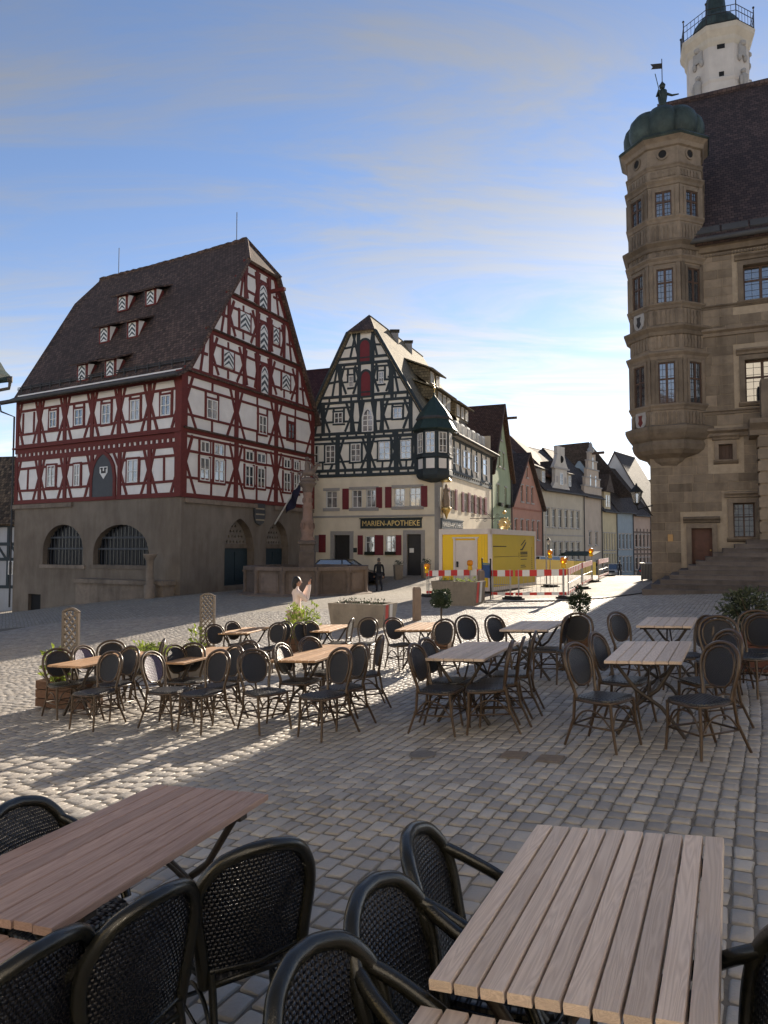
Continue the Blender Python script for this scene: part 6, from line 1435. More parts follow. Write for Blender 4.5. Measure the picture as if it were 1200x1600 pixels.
# ---------------------------------------------------------------- site container
M_YEL = m_plain('yellow_panel', (.80, .52, .018), .5, .05, 1.5, .001); M_YELO = m_plain('ochre_banner', (.55, .41, .03), .6, .06, 1.2, .001)
M_OFFW = m_plain('off_white_metal', (.60, .54, .49), .5, .08, 3, .001); M_BLK = m_plain('black_print', (.012, .012, .012), .6, .1)
def build_container():
    c = at_depth(768, 926, 30.0); z0 = zg(c.x, c.y) + .08; H_ = 2.62; L1, L2 = 2.44, 6.0
    lf = Fac(c.x, c.y, -60, -1); rf = Fac(c.x, c.y, 30, 1)
    t = thing('site_container', 'yellow site office container with white door beside the pharmacy', 'container', (c.x, c.y, z0))
    m = MB(); m.prism([lf.pt(.06, z0 + .1, -.06), lf.pt(L1 - .06, z0 + .1, -.06), lf.pt(L1 - .06, z0 + .1, -.06) + rf.U * (L2 - .1), rf.pt(L2 - .06, z0 + .1, -.06)], (0, 0, H_ - .2)); part('body', m, [M_YEL], t)
    def fr(fac, L):
        for a, b, v0, v1 in ((0, L, z0, z0 + .16), (0, L, z0 + H_ - .2, z0 + H_), (0, .15, z0 + .16, z0 + H_ - .2), (L - .15, L, z0 + .16, z0 + H_ - .2)):
            q = MB(); fac.box(q, a, v0, b, v1, -.12, .0 if v1 - v0 < .3 else -.002); part('frame_rail', q, M_OFFW, t)
    fr(lf, L1); fr(rf, L2)
    q = MB(); q.prism([lf.pt(0, z0 + H_ + .002, 0), lf.pt(L1, z0 + H_ + .002, 0), lf.pt(L1, z0 + H_ + .002, 0) + rf.U * L2, rf.pt(L2, z0 + H_ + .002, 0)], (0, 0, .03)); part('roof', q, M_OFFW, t)
    r = lf.rect(711, 851, 747, 902); q = MB(); lf.box(q, .72, z0 + .16, 1.66, z0 + 2.16, -.08, -.02); d = part('door', q, M_OFFW, t)
    for a, b, v0, v1 in ((.64, .72, z0 + .16, z0 + 2.24), (1.66, 1.74, z0 + .16, z0 + 2.24), (.58, 1.8, z0 + 2.24, z0 + 2.3)): q = MB(); lf.box(q, a, v0, b, v1, -.07, .02); part('door_frame', q, M_OFFW, d)
    q = MB(); lf.box(q, 1.52, z0 + 1.0, 1.6, z0 + 1.25, -.02, .02); part('handle', q, M_BLK, d)
    for k in range(3): bar('panel_seam', lf.pt(.2 + k * .12, z0 + .2, -.055), lf.pt(.2 + k * .12, z0 + H_ - .25, -.055), .012, .006, lf.N, M_YELO, t)
    q = MB(); rf.box(q, .16, z0 + .17, L2 - .16, z0 + H_ - .21, -.058, -.03); bn = part('banner', q, M_YELO, t)
    def pr(u0, v0, u1, v1): q = MB(); rf.box(q, u0, z0 + v0, u1, z0 + v1, -.03, -.024); part('print', q, M_BLK, bn)
    q = MB(); q.prism([rf.pt(a, z0 + b, -.03) for a, b in ((3.75, 1.78), (3.95, 1.78), (4.6, 2.14), (4.6, 2.06), (4.3, 1.86), (4.05, 1.72), (3.75, 1.72))], rf.N * .006); part('print', q, M_BLK, bn)
    q = MB(); q.prism([rf.pt(a, z0 + b, -.03) for a, b in ((3.8, 1.95), (3.95, 1.95), (4.55, 2.22), (4.4, 2.22))], rf.N * .006); part('print', q, M_BLK, bn)
    for k in range(6): pr(3.78 + k * .17, 1.52, 3.78 + k * .17 + .12, 1.66)
    for k in range(7): pr(3.78 + k * .145, 1.42, 3.78 + k * .145 + .1, 1.47)
    pr(.4, 1.44, 3.5, 1.455); pr(3.55, 1.38, 3.58, 1.62)
    for v, l in ((1.28, .85), (1.0, .6), (.92, .75), (.62, .5), (.54, .7)): pr(3.8, v, 3.8 + l, v + .03)
    for k in range(14): pr(5.4, .5 + k * .1, 5.45, .56 + k * .1)
    pr(.3, 1.88, 1.9, 1.92)
build_container()

# ---------------------------------------------------------------- barriers, lamps, signs
M_RW_R = m_plain('signal_red', (.55, .03, .025), .45, .08); M_RW_W = m_plain('signal_white', (.70, .68, .65), .45, .05); M_GALV = m_plain('galvanised', (.36, .36, .35), .45, .15, 8, .001, .6)
M_RUB = m_plain('black_rubber', (.02, .02, .02), .8, .2); M_AMB = NT('amber_lens'); M_AMB.b.inputs['Transmission Weight'].default_value = .35; M_AMB = M_AMB.fin((.85, .33, .01), .25); M_AMBY = m_plain('beacon_yellow', (.75, .42, .01), .4, .05)
def barrier(P, Q, label, group):
    d = (Q - P); L = Vector((d.x, d.y, 0)).length; u = d / d.length; nz = Vector((0, 0, 1)); n = u.cross(nz).normalized()
    t = thing('barrier', label, 'barrier', P, group)
    h = .98
    for hh, w in ((h, .24), (.2, .11)):
        k = max(3, int(L / .27)); k += 1 - k % 2
        q = MB(); q.box((P + Q) / 2 + nz * hh, d, n * .02, nz * w); bd = part('board', q, M_RW_W, t)
        for i in range(0, k, 2): q = MB(); q.box(P + d * ((i + .5) / k) + nz * hh, d / k, n * .026, nz * (w - .003)); part('red_stripe', q, M_RW_R, bd)
    for e in (P + u * .12, Q - u * .12): q = MB(); q.tube([e, e + nz * 1.12], .022, 6); part('post', q, M_GALV, t)
    q = MB(); q.tube([P + u * .12 + nz * .55, Q - u * .12 + nz * .55], .014, 5); part('rail', q, M_GALV, t)
    for i in range(1, 12): q = MB(); e = P + d * i / 12; q.tube([e + nz * .26, e + nz * .86], .007, 4); part('rod', q, M_GALV, t)
    return t
def rubber_foot(p, az, t):
    m = MB(); m.prism([(-.42, -.2, 0), (.42, -.2, 0), (.42, .2, 0), (-.42, .2, 0)], (0, 0, .06)); m.prism([(-.34, -.14, .055), (.34, -.14, .055), (.34, .14, .055), (-.34, .14, .055)], (0, 0, .065)); part('foot', m, M_RUB, t, frame(p, az))
def beacon(p, label, h=1.1):
    t = thing('warning_lamp', label, 'lamp', p, 'amber warning lamps')
    if h > 1.2: rubber_foot(p, 60, t)
    m = MB(); m.lathe([(.09, h), (.1, h + .02), (.09, h + .16), (.05, h + .18)], p, 10); part('housing', m, M_AMBY, t)
    m = MB(); m.lathe([(.05, h + .17), (.11, h + .19), (.125, h + .28), (.11, h + .37), (.05, h + .4)], p, 12); part('lens', m, M_AMB, t)
    m = MB(); m.tube([p, p + Vector((0, 0, h))], .02, 6); part('stake', m, M_GALV, t)
G = lambda x, d, dz=0: gp((x - 600) / FPX * d, d, dz)
b0, b1, b2, b3, b4 = G(666, 30.0), G(755, 28.5), G(765, 27.6), G(801, 27.0), G(884, 26.5)
nm = 'barriers round the building site'; BR = []
BR.append(barrier(b0, b1, 'red and white barrier in front of the container door', nm)); BR.append(barrier(b2, b3, 'red and white barrier just right of the blue notice board', nm)); BR.append(barrier(b3 + Vector((.08, 0, 0)), b4, 'red and white barrier before the ochre side of the container', nm))
for i, (xa, da, xb, db) in enumerate(((886, 26.7, 908, 31), (909, 31.4, 925, 36), (934, 37, 950, 43))): BR.append(barrier(G(xa, da), G(xb, db), ['barrier seen edge-on, nearest of the row running up the street', 'barrier seen edge-on, middle of the row running up the street', 'barrier seen edge-on, farthest of the row up the street'][i], nm))
for k, x, d, az in ((0, 668, 30.1, 70), (1, 801, 27, 60), (2, 884, 26.5, 70), (3, 907, 30.8, 70), (4, 925, 35.9, 70), (5, 949, 42.8, 70)): rubber_foot(G(x, d), az, BR[k])
for x, d, h, s in ((667, 30, 1.0, 'amber warning lamp at the left end of the barriers'), (734, 28.7, 1.08, 'amber warning lamp in front of the white container door'), (880, 26.5, 1.15, 'amber warning lamp at the corner of the barriers'), (859, 33.5, 1.35, 'amber warning lamp on a tall stake behind the barriers'), (923, 35.8, 1.3, 'amber warning lamp farthest up the street')): beacon(G(x, d), s, h)
# notice board on two black posts
a, b = G(753, 28.2), G(766, 27.4); t = thing('notice_board', 'small blue notice board on two black posts by the container', 'sign', a)
for p in (a, b): m = MB(); m.tube([p, p + Vector((0, 0, 1.5))], .028, 6); m.ball(p + Vector((0, 0, 1.53)), .04, seg=6, rings=4); part('post', m, M_BLK, t)
m = MB(); nn = Vector((0, 0, 1)); m.box((a + b) / 2 + nn * 1.05, (b - a) * .86, (b - a).cross(nn).normalized() * .03, nn * .5); pn = part('panel', m, m_plain('notice_blue', (.03, .09, .24), .5, .25, 9), t)
m = MB(); m.box((a + b) / 2 + nn * 1.34, (b - a) * .86, (b - a).cross(nn).normalized() * .03, nn * .06); part('header', m, m_plain('notice_teal', (.10, .22, .22), .5), pn)
# bollards
M_CONC = m_stone('concrete', (.31, .265, .21), (.24, .205, .165)); M_RSTONE = m_stone('bollard_stone', (.30, .22, .165), (.22, .165, .13))
for x, d, h, s in ((651, 22, 1.02, 'square stone bollard standing alone right of the trough planter'), (751, 27.0, 1.15, 'square stone bollard beside the blue notice board')):
    p = G(x, d); m = MB(); k = .145; m.lathe([(k, -.1), (k, h - .06), (k * .75, h), (.01, h + .01)], p, 4, R(45 + 20), smooth=False); tag(part('bollard', m, M_RSTONE, None), s, 'bollard', 'stone bollards')

# ---------------------------------------------------------------- plants and planters
M_LEAFY = m_leaf('light_leaf', (.17, .24, .035), (.30, .36, .07), .4); M_LEAFD = m_leaf('dark_leaf', (.018, .034, .016), (.045, .065, .028), .2); M_LEAFO = m_leaf('olive_leaf', (.045, .06, .032), (.09, .105, .06), .25)
M_BOX = m_wood('planter_wood', (.16, .085, .048), (.09, .045, .026), 0, .7); M_BARK = m_plain('bark', (.09, .065, .045), .9, .3, 20, .01)
def stems(mb, base, top_c, r, n, seed, r0=.012):
    rnd = random.Random(seed)
    for i in range(n): e = top_c + Vector((rnd.uniform(-r, r), rnd.uniform(-r, r), rnd.uniform(-r, r))); md = base.lerp(e, .5) + Vector((rnd.uniform(-.05, .05), rnd.uniform(-.05, .05), 0)); mb.tube([base, md, e], [r0, r0 * .7, r0 * .35], 5)
def wood_box(t, c, az, w, d, h, rows=3, m=None):
    M = frame(c, az); m = m or M_BOX
    for k in range(rows):
        z = h * (k + .5) / rows; hh = h / rows - .012
        for A_, B_, nn_ in (((-w / 2, -d / 2, z), (w / 2, -d / 2, z), (0, -1, 0)), ((-w / 2, d / 2, z), (w / 2, d / 2, z), (0, 1, 0)), ((-w / 2, -d / 2 + .02, z), (-w / 2, d / 2 - .02, z), (-1, 0, 0)), ((w / 2, -d / 2 + .02, z), (w / 2, d / 2 - .02, z), (1, 0, 0))):
            bar('plank', M @ Vector(A_), M @ Vector(B_), hh, .024, M.to_3x3() @ Vector(nn_), m, t)
    q = MB(); q.abox(-w / 2 + .02, -d / 2 + .02, 0, w / 2 - .02, d / 2 - .02, h - .06); part('soil', q, m_plain('soil', (.035, .025, .018), .95, .3, 20, .02), t, M)
# bare-wood trellis planters
M_TREL = m_wood('weathered_trellis', (.22, .185, .152), (.145, .12, .10), 0, .8)
def trellis(pxl, pxr, ytop, d, label, az, bh=.4, bw=.95):
    p = G((pxl + pxr) / 2, d); w = (pxr - pxl) / FPX * d * .98; h = at_depth((pxl + pxr) / 2, ytop, d).z - p.z
    t = thing('trellis_planter', label, 'planter', p); M = frame(p, az); n = M.to_3x3() @ Vector((0, 1, 0))
    wood_box(t, p, az, bw, .38, bh, 3)
    W = lambda x, z, y=0.0: M @ Vector((x, y, z))
    for s in (-1, 1): bar('post', W(s * (w / 2 - .02), bh * .5), W(s * (w / 2 - .02), h - .05), .045, .04, n, M_TREL, t)
    bar('rail', W(-w / 2, bh + .05), W(w / 2, bh + .05), .05, .038, n, M_TREL, t)
    m = MB(); m.tube([W(-w / 2 + w * i / 8, h - .06 + .06 * math.sin(math.pi * i / 8)) for i in range(9)], .026, 5); part('arched_rail', m, M_TREL, t)
    z0, z1 = bh + .07, h - .05; k = .115
    for s in (-1, 1):
        i = -int((z1 - z0) / k) - 2
        while i * k < w + 1:
            x0 = i * k - w / 2; seg = []
            # line x = x0 + s*(z-z0), clipped to the frame
            za, zb_ = z0, z1; xa, xb = x0 + (0 if s > 0 else (z1 - z0)), x0 + ((z1 - z0) if s > 0 else 0)
            lo, hi = -w / 2 + .03, w / 2 - .03
            pts = [(xa, za), (xb, zb_)]
            t0, t1 = 0.0, 1.0; dx = xb - xa
            for e, sg in ((lo, 1), (hi, -1)):
                f0, f1 = (xa - e) * sg, (xb - e) * sg
                if f0 < 0 and f1 < 0: t0, t1 = 1, 0; break
                if f0 < 0: t0 = max(t0, f0 / (f0 - f1))
                elif f1 < 0: t1 = min(t1, f0 / (f0 - f1))
            if t1 - t0 > .04: bar('slat', W(xa + dx * t0, za + (zb_ - za) * t0, s * .008), W(xa + dx * t1, za + (zb_ - za) * t1, s * .008), .028, .014, n, M_TREL, t)
            i += 1
    m = MB(); c = W(-.18, bh + .22, -.1); leaves(m, c, .17, .14, .24, 90, .12, 3, .1); part('foliage', m, M_LEAFY, t)
    m = MB(); stems(m, W(-.18, bh - .1, -.1), c, .2, 6, 2); part('stems', m, M_BARK, t)
trellis(97, 131, 951, 11.0, 'wooden planter with lattice trellis left of the leftmost table', 22)
trellis(312, 340, 928, 16.2, 'wooden planter with lattice trellis behind the long stone trough', 22, .3, .6)
# long stone troughs and concrete planters
def plants(t, c, M, w, d, z, n, m, seed):
    for k in range(5): q = MB(); e = M @ Vector((-w / 2 + w * (k + .5) / 5, 0, z)); leaves(q, e, w / 9, d / 2.3, .13 + .04 * math.sin(k * 2.1), n // 5, .085, seed + k, .05); part('plant', q, m, t)
def trough(p, az, w, d, h, label, taper=.86, leafm=None, seed=1, n=500, stripes=False):
    t = thing('stone_planter', label, 'planter', p); M = frame(p, az); q = MB()
    o = [(-w / 2 * taper, -d / 2 * taper), (w / 2 * taper, -d / 2 * taper), (w / 2 * taper, d / 2 * taper), (-w / 2 * taper, d / 2 * taper)]; T = [(-w / 2, -d / 2), (w / 2, -d / 2), (w / 2, d / 2), (-w / 2, d / 2)]
    I = [(x * .9, y * .86) for x, y in T]; vv = [M @ Vector((x, y, -.06)) for x, y in o] + [M @ Vector((x, y, h)) for x, y in T] + [M @ Vector((x, y, h)) for x, y in I] + [M @ Vector((x, y, h - .12)) for x, y in I]
    ff = []
    for i in range(4): j = (i + 1) % 4; ff += [(i, j, 4 + j, 4 + i), (4 + i, 4 + j, 8 + j, 8 + i), (8 + i, 8 + j, 12 + j, 12 + i)]
    q.add(vv, ff, False); part('trough', q, M_CONC, t)
    q = MB(); q.face([vv[12], vv[13], vv[14], vv[15]]); part('soil', q, m_plain('soil', (.035, .025, .018)), t)
    plants(t, p, M, w * .84, d * .7, h - .02, n, leafm or M_LEAFY, seed)
    if stripes:
        for k in range(2): q = MB(); x = w / 2 - .003; q.prism([M @ Vector((x * (1 - (1 - taper) * (1 - z / h)) + .006, y, z)) for y, z in ((-d * .38 + k * .3, h - .02), (-d * .18 + k * .3, h - .02), (-d * .05 + k * .3, .1), (-d * .25 + k * .3, .1))], (M.to_3x3() @ Vector((.004, 0, 0)))); part('warning_stripe', q, M_RW_R if k == 0 else M_RW_W, t)
trough(G(258, 14.6), 38, 2.2, .8, .46, 'long low stone trough with small green plants between the tables', .92, M_LEAFY, 5, 700)
trough(G(567, 21.5), 24, 1.85, 1.0, .68, 'grey concrete planter with striped end in the middle of the square', .9, M_LEAFD, 11, 260, True)
trough(G(716, 26.0), 28, 1.75, 1.0, .85, 'concrete planter at the foot of the barriers by the ball-shaped bush', .86, M_LEAFY, 21, 220, True)
# leafy shrub in a wooden post planter
p = G(470, 15.6); t = thing('leafy_shrub', 'bright green sunlit shrub in a wooden tub in front of the woman', 'shrub', p)
wood_box(t, p + Vector((-.12, 0, 0)), 22, .42, .42, .5, 4, M_BOX); c = p + Vector((.02, 0, .80)); m = MB(); leaves(m, c, .36, .32, .34, 520, .10, 8, .1); leaves(m, c + Vector((.28, 0, .2)), .12, .1, .28, 70, .09, 9, .1); leaves(m, c + Vector((-.2, 0, .25)), .12, .12, .2, 60, .09, 10, .1); part('foliage', m, M_LEAFY, t); m = MB(); stems(m, p + Vector((0, 0, .4)), c, .3, 12, 3); part('stems', m, M_BARK, t)
# ball topiary
p = G(689, 15.6); t = thing('ball_topiary', 'clipped ball-shaped bush on a thin stem beside the concrete planter', 'topiary', p); zc_ = at_depth(688, 936, 15.6).z
wood_box(t, p, 22, .36, .36, .4, 4); m = MB(); m.tube([p + Vector((0, 0, .3)), Vector((p.x, p.y, zc_))], .02, 6); part('stem', m, M_BARK, t)
m = MB(); leaves(m, (p.x, p.y, zc_), .205, .205, .205, 1500, .05, 5, .75); m.ball((p.x, p.y, zc_), .17, seg=14, rings=9); part('foliage', m, M_LEAFD, t)
# spiral topiary
p = G(908, 11.6); t = thing('cone_topiary', 'small dark two-tier topiary in a brown tub behind the chairs', 'topiary', p); wood_box(t, p, 22, .40, .40, .48, 4)
q = lambda y: at_depth(904, y, 11.6).z; m = MB(); m.tube([p + Vector((-.03, 0, .4)), Vector((p.x - .04, p.y, q(925)))], .018, 6); part('stem', m, M_BARK, t)
m = MB(); leaves(m, (p.x - .04, p.y, q(942)), .15, .15, .15, 700, .05, 6, .5); leaves(m, (p.x - .13, p.y, q(937)), .07, .08, .09, 160, .05, 7, .3); leaves(m, (p.x + .06, p.y, q(937)), .07, .08, .09, 160, .05, 8, .3); leaves(m, (p.x - .045, p.y, q(922)), .05, .05, .075, 200, .04, 9, .3); part('foliage', m, M_LEAFD, t)
# olive bush at the right
p = G(1180, 10.2); t = thing('olive_bush', 'round grey-green bush in a wooden tub before the town hall steps', 'shrub', p); wood_box(t, p, 24, .56, .56, .55, 3, m_wood('red_brown_tub', (.13, .052, .035), (.075, .03, .02), 0, .7)); c = Vector((at_depth(1166, 952, 10.2).x, p.y, at_depth(1166, 952, 10.2).z)); m = MB(); leaves(m, c, .30, .30, .30, 1100, .085, 31, .25); part('foliage', m, M_LEAFO, t); m = MB(); stems(m, p + Vector((-.05, 0, .5)), c, .25, 14, 5, .014); part('stems', m, M_BARK, t)
# stone flower pots by the pharmacy door
for x, s in ((622, 'tall square stone flower pot left of the pharmacy door'), (665, 'tall square stone flower pot right of the pharmacy door')):
    p = G(x, 44.6); t = thing('flower_pot', s, 'flower pot', p, 'flower pots at the pharmacy door'); m = MB(); m.lathe([(.3, -.1), (.36, .85), (.39, .9), (.34, .9)], p, 4, R(60), smooth=False); part('pot', m, M_CONC, t); m = MB(); leaves(m, p + Vector((0, 0, 1.0)), .25, .25, .18, 90, .12, 4, .1); part('plants', m, M_LEAFD, t)

# ---------------------------------------------------------------- lantern, litter bin
A_ = at_depth(1019, 772, 31.2); C_ = at_depth(994.5, 776, 30.6)
t = thing('street_lantern', 'old street lantern on an iron bracket from the town hall corner', 'lantern', C_)
z0 = C_.z - .42; m = MB(); m.lathe([(.12, z0 + .12), (.26, z0 + .55)], C_, 6, smooth=False, cap=False) if False else m.lathe([(.13, -.28), (.25, .18)], C_, 6, smooth=False); tg = NT('lantern_glass'); tg.b.inputs['Transmission Weight'].default_value = .75; part('glass', m, tg.fin((.75, .72, .65), .15), t)
m = MB(); m.lathe([(.30, .18), (.30, .21), (.12, .42), (.06, .46), (.03, .58)], C_, 6, smooth=False); part('cap', m, M_BLK, t); m = MB(); m.lathe([(.05, -.38), (.14, -.3), (.14, -.27)], C_, 6, smooth=False); part('base', m, M_BLK, t)
for k in range(6): a = k * math.pi / 3; m = MB(); m.tube([C_ + Vector((.13 * math.cos(a), .13 * math.sin(a), -.28)), C_ + Vector((.25 * math.cos(a), .25 * math.sin(a), .18))], .014, 4); part('glazing_bar', m, M_BLK, t)
m = MB(); m.tube([C_ + Vector((0, 0, -.36)), C_ + Vector((0.05, 0, -.55)), A_ + Vector((0, 0, -.5))], .03, 6); m.tube([C_ + Vector((.3, 0, -.52)), A_ + Vector((0, 0, -.95))], .02, 6); part('bracket', m, M_BLK, t)
p = G(1009, 34.5); t = thing('litter_bin', 'square slatted metal litter bin at the town hall corner', 'litter bin', p); M = frame(p, 15)
m = MB(); m.abox(-.22, -.22, .06, .22, .22, .78); part('bin', m, M_BLK, t, M); m = MB(); m.abox(-.29, -.29, .80, .29, .29, .86); part('lid', m, M_GALV, t, M)
for k in range(8): bar('slat', M @ Vector((-.245 + k * .07, -.25, .08)), M @ Vector((-.245 + k * .07, -.25, .79)), .045, .02, M.to_3x3() @ Vector((0, -1, 0)), m_plain('grey_slat', (.22, .22, .21), .6), t)
for sx in (-1, 1):
    for sy in (-1, 1): m = MB(); m.tube([(sx * .22, sy * .22, 0), (sx * .22, sy * .22, .8)], .025, 5); part('leg', m, M_BLK, t, M)

# cable lying across the paving
m = MB(); m.tube([G(x_, d_, .012) for x_, d_ in ((700, 27.6), (760, 26.2), (820, 25.9), (880, 25.7), (940, 26.2), (1003, 27.6))], .022, 5); tag(part('ground_cable', m, M_RUB, None), 'thin dark cable lying on the paving from the barriers to the steps', 'cable')
p = G(853, 35.0); t = thing('lamp_post', 'thin grey post with a small lantern behind the barriers beside the container', 'lamp post', p); zt = at_depth(853, 812, 35).z
m = MB(); m.tube([p, Vector((p.x, p.y, zt))], .035, 7); part('post', m, M_GALV, t)
c = Vector((p.x + .12, p.y, at_depth(853, 846, 35).z)); m = MB(); m.lathe([(.05, -.16), (.09, .06)], c, 6, smooth=False); part('glass', m, bpy.data.materials['lantern_glass'], t); m = MB(); m.lathe([(.11, .06), (.04, .15), (.01, .18)], c, 6, smooth=False); part('cap', m, M_BLK, t); m = MB(); m.tube([c + Vector((0, 0, .16)), c + Vector((-.06, 0, .22)), c + Vector((-.12, 0, .18))], .012, 5); part('bracket', m, M_BLK, t)
# ---------------------------------------------------------------- tables
M_TW = m_wood('table_wood', (.50, .31, .175), (.31, .175, .092), 0, .55); M_TWD = m_wood('table_wood_grey', (.67, .545, .445), (.47, .36, .285), 0, .5, .8); M_TWR = m_wood('table_wood_red', (.45, .31, .25), (.29, .185, .148), 0, .55, .9)
M_LEGD = m_plain('dark_table_leg', (.045, .034, .026), .5, .2, 12)
def plank_mesh(m):
    k = 'plank_' + m.name
    if k not in _unit:
        b = MB(); e = .012; z = .5
        # unit plank with eased long edges
        prof = [(-.5, -.5), (.5, -.5), (.5, .30), (.47, .5), (-.47, .5), (-.5, .30)]
        b.prism([(-.5, y, z_) for y, z_ in prof], (1, 0, 0)); _unit[k] = b.mesh('plank', [m])
    return _unit[k]
def table(name, label, x, y, z, th, L, a, b, n, wood, group, W=.70):
    """planks run along local Y"""
    up = Vector((-a, -b, 1)); x, y = x + a * .74, y + b * .74; M = frame((x, y, z), math.degrees(th), up); t = thing(name, label, 'table', (x, y, z), group, M); Ht = .74
    pw = W / n
    for i in range(n):
        c = -W / 2 + pw * (i + .5); rnd = random.uniform
        T = M @ Matrix.Translation((c, rnd(-.004, .004), Ht - .014 + rnd(-.0012, .0012))) @ Matrix.Rotation(math.pi / 2, 4, 'Z') @ Matrix.Diagonal((L, pw - .007 * (1 if n < 8 else 1.2), .028, 1))
        link(bpy.data.objects.new('plank', plank_mesh(wood)), t, T)
    for s in (-1, 1):
        q = MB(); q.abox(-W / 2 + .03, s * L * .36 - .03, Ht - .065, W / 2 - .03, s * L * .36 + .03, Ht - .03); part('batten', q, M_LEGD, t, M)
        for e in (-1, 1):
            o = .018 * e
            q = MB(); q.tube([(e * .27, s * L * .36 + o, Ht - .05), (e * .10, s * L * .36 + o, .44), (-e * .12, s * L * .36 + o, .28), (-e * .31, s * L * .36 + o, .0)], [.019, .019, .021, .021], 6); part('leg', q, M_LEGD, t, M)
    q = MB(); q.tube([(0, -L * .36, .36), (0, L * .36, .36)], .014, 6); part('stretcher', q, M_LEGD, t, M)
    for s in (-1, 1): q = MB(); q.tube([(0, s * L * .34, .37), (0, s * L * .1, Ht - .05)], .011, 5); part('strut', q, M_LEGD, t, M)
    return t, M
TB = {
 'T8': ((1.06, 8.46, 26, 1.38, .055, -.01, 6), M_TWD, 'grey-brown slatted table in the shade in the middle of the square'),
 'T9': ((2.73, 7.34, 27, 1.38, .06, -.01, 6), M_TWD, 'pale slatted table with six boards, front right of the square'),
 'T3': ((-.88, 9.80, 25, 1.42, .06, -.005, 7), M_TW, 'sunlit slatted table, third from the left in the front row'),
 'T2': ((-2.70, 10.44, 25, 1.45, .055, -.005, 7), M_TW, 'sunlit slatted table, second from the left in the front row'),
 'T1': ((-4.07, 10.46, 29, 1.37, .055, -.01, 7), M_TW, 'sunlit slatted table, leftmost by the trellis planter'),
 'T4': ((-2.98, 15.32, 16, 1.18, .043, -.013, 6), M_TW, 'slatted table in the back row behind the second front table'),
 'T5': ((-1.20, 14.70, 19, 1.24, .046, -.01, 6), M_TW, 'slatted table in the back row below the striped concrete planter'),
 'T6': ((.73, 13.35, 20, 1.26, .05, -.008, 6), M_TW, 'slatted table in the back row by the ball-shaped bush'),
 'T7': ((2.25, 10.77, 26, 1.22, .048, -.012, 6), M_TWD, 'grey slatted table in front of the two-tier topiary'),
 'T10': ((4.01, 10.10, 27, 1.22, .04, -.01, 6), M_TWD, 'slatted table farthest right before the town hall steps')}
for k, ((x, y, th, L, a, b, n), wd, lab) in TB.items(): table('slatted_table', lab, x, y, zg(x, y) + .012, R(th), L, a, b, n, wd, 'slatted cafe tables', .70)
FT = []
FT.append(table('slatted_table', 'large close-up slatted table at the lower right', .68, 2.29, -.08, R(26), 1.16, .088, -.045, 10, M_TWD, 'slatted cafe tables'))
a = R(26); table('slatted_table', 'table pushed up against the lower right table, cut by the bottom edge', .68 - 1.17 * math.sin(a) - .015, 2.29 - 1.17 * math.cos(a), -.135, a, 1.15, .088, -.045, 10, M_TWD, 'slatted cafe tables')
FT.append(table('slatted_table', 'reddish close-up slatted table at the lower left', -1.16, 3.16, -.25, R(20), 1.42, .03, -.03, 8, M_TWR, 'slatted cafe tables'))
a = R(20); table('slatted_table', 'reddish table joined to the near end of the lower left table', -1.16 - 1.43 * math.sin(a), 3.16 - 1.43 * math.cos(a), -.27, a, 1.42, .03, -.03, 8, M_TWR, 'slatted cafe tables')

# ---------------------------------------------------------------- chairs
M_BAM = m_plain('bamboo_look_tube', (.058, .035, .019), .34, .35, 16, .001, 0, .5); M_BAMD = m_plain('dark_bamboo_tube', (.013, .0125, .009), .24, .35, 16, .001, 0, .5)
M_WV = m_weave('navy_weave', (.008, .009, .014), (.019, .021, .033), 110, 75, 0); M_WVS = m_weave('seat_weave', (.008, .008, .010), (.055, .056, .060), 55, 32, 0, .35, .004); M_WVH = m_weave('open_navy_weave', (.005, .005, .007), (.014, .015, .022), 100, 62, .09, .32, .004)
M_WVP = m_weave('violet_weave', (.05, .04, .075), (.22, .18, .28), 70, 50, 0)  # violet sheen on two chair backs, painted into the weave colour
def bez(p, n=24):
    """Catmull-Rom through control points"""
    p = [Vector(q) for q in p]; P = [p[0] * 2 - p[1]] + p + [p[-1] * 2 - p[-2]]; out_ = []
    m = len(p) - 1
    for i in range(m):
        k = max(2, n // m)
        for j in range(k):
            t = j / k; a, b, c, d = P[i:i + 4]
            out_.append(.5 * ((2 * b) + (c - a) * t + (2 * a - 5 * b + 4 * c - d) * t * t + (3 * b - a - 3 * c + d) * t ** 3))
    out_.append(p[-1]); return out_
def back_y(x, z): return -.185 - .23 * (z - .45) + .9 * x * x * .55
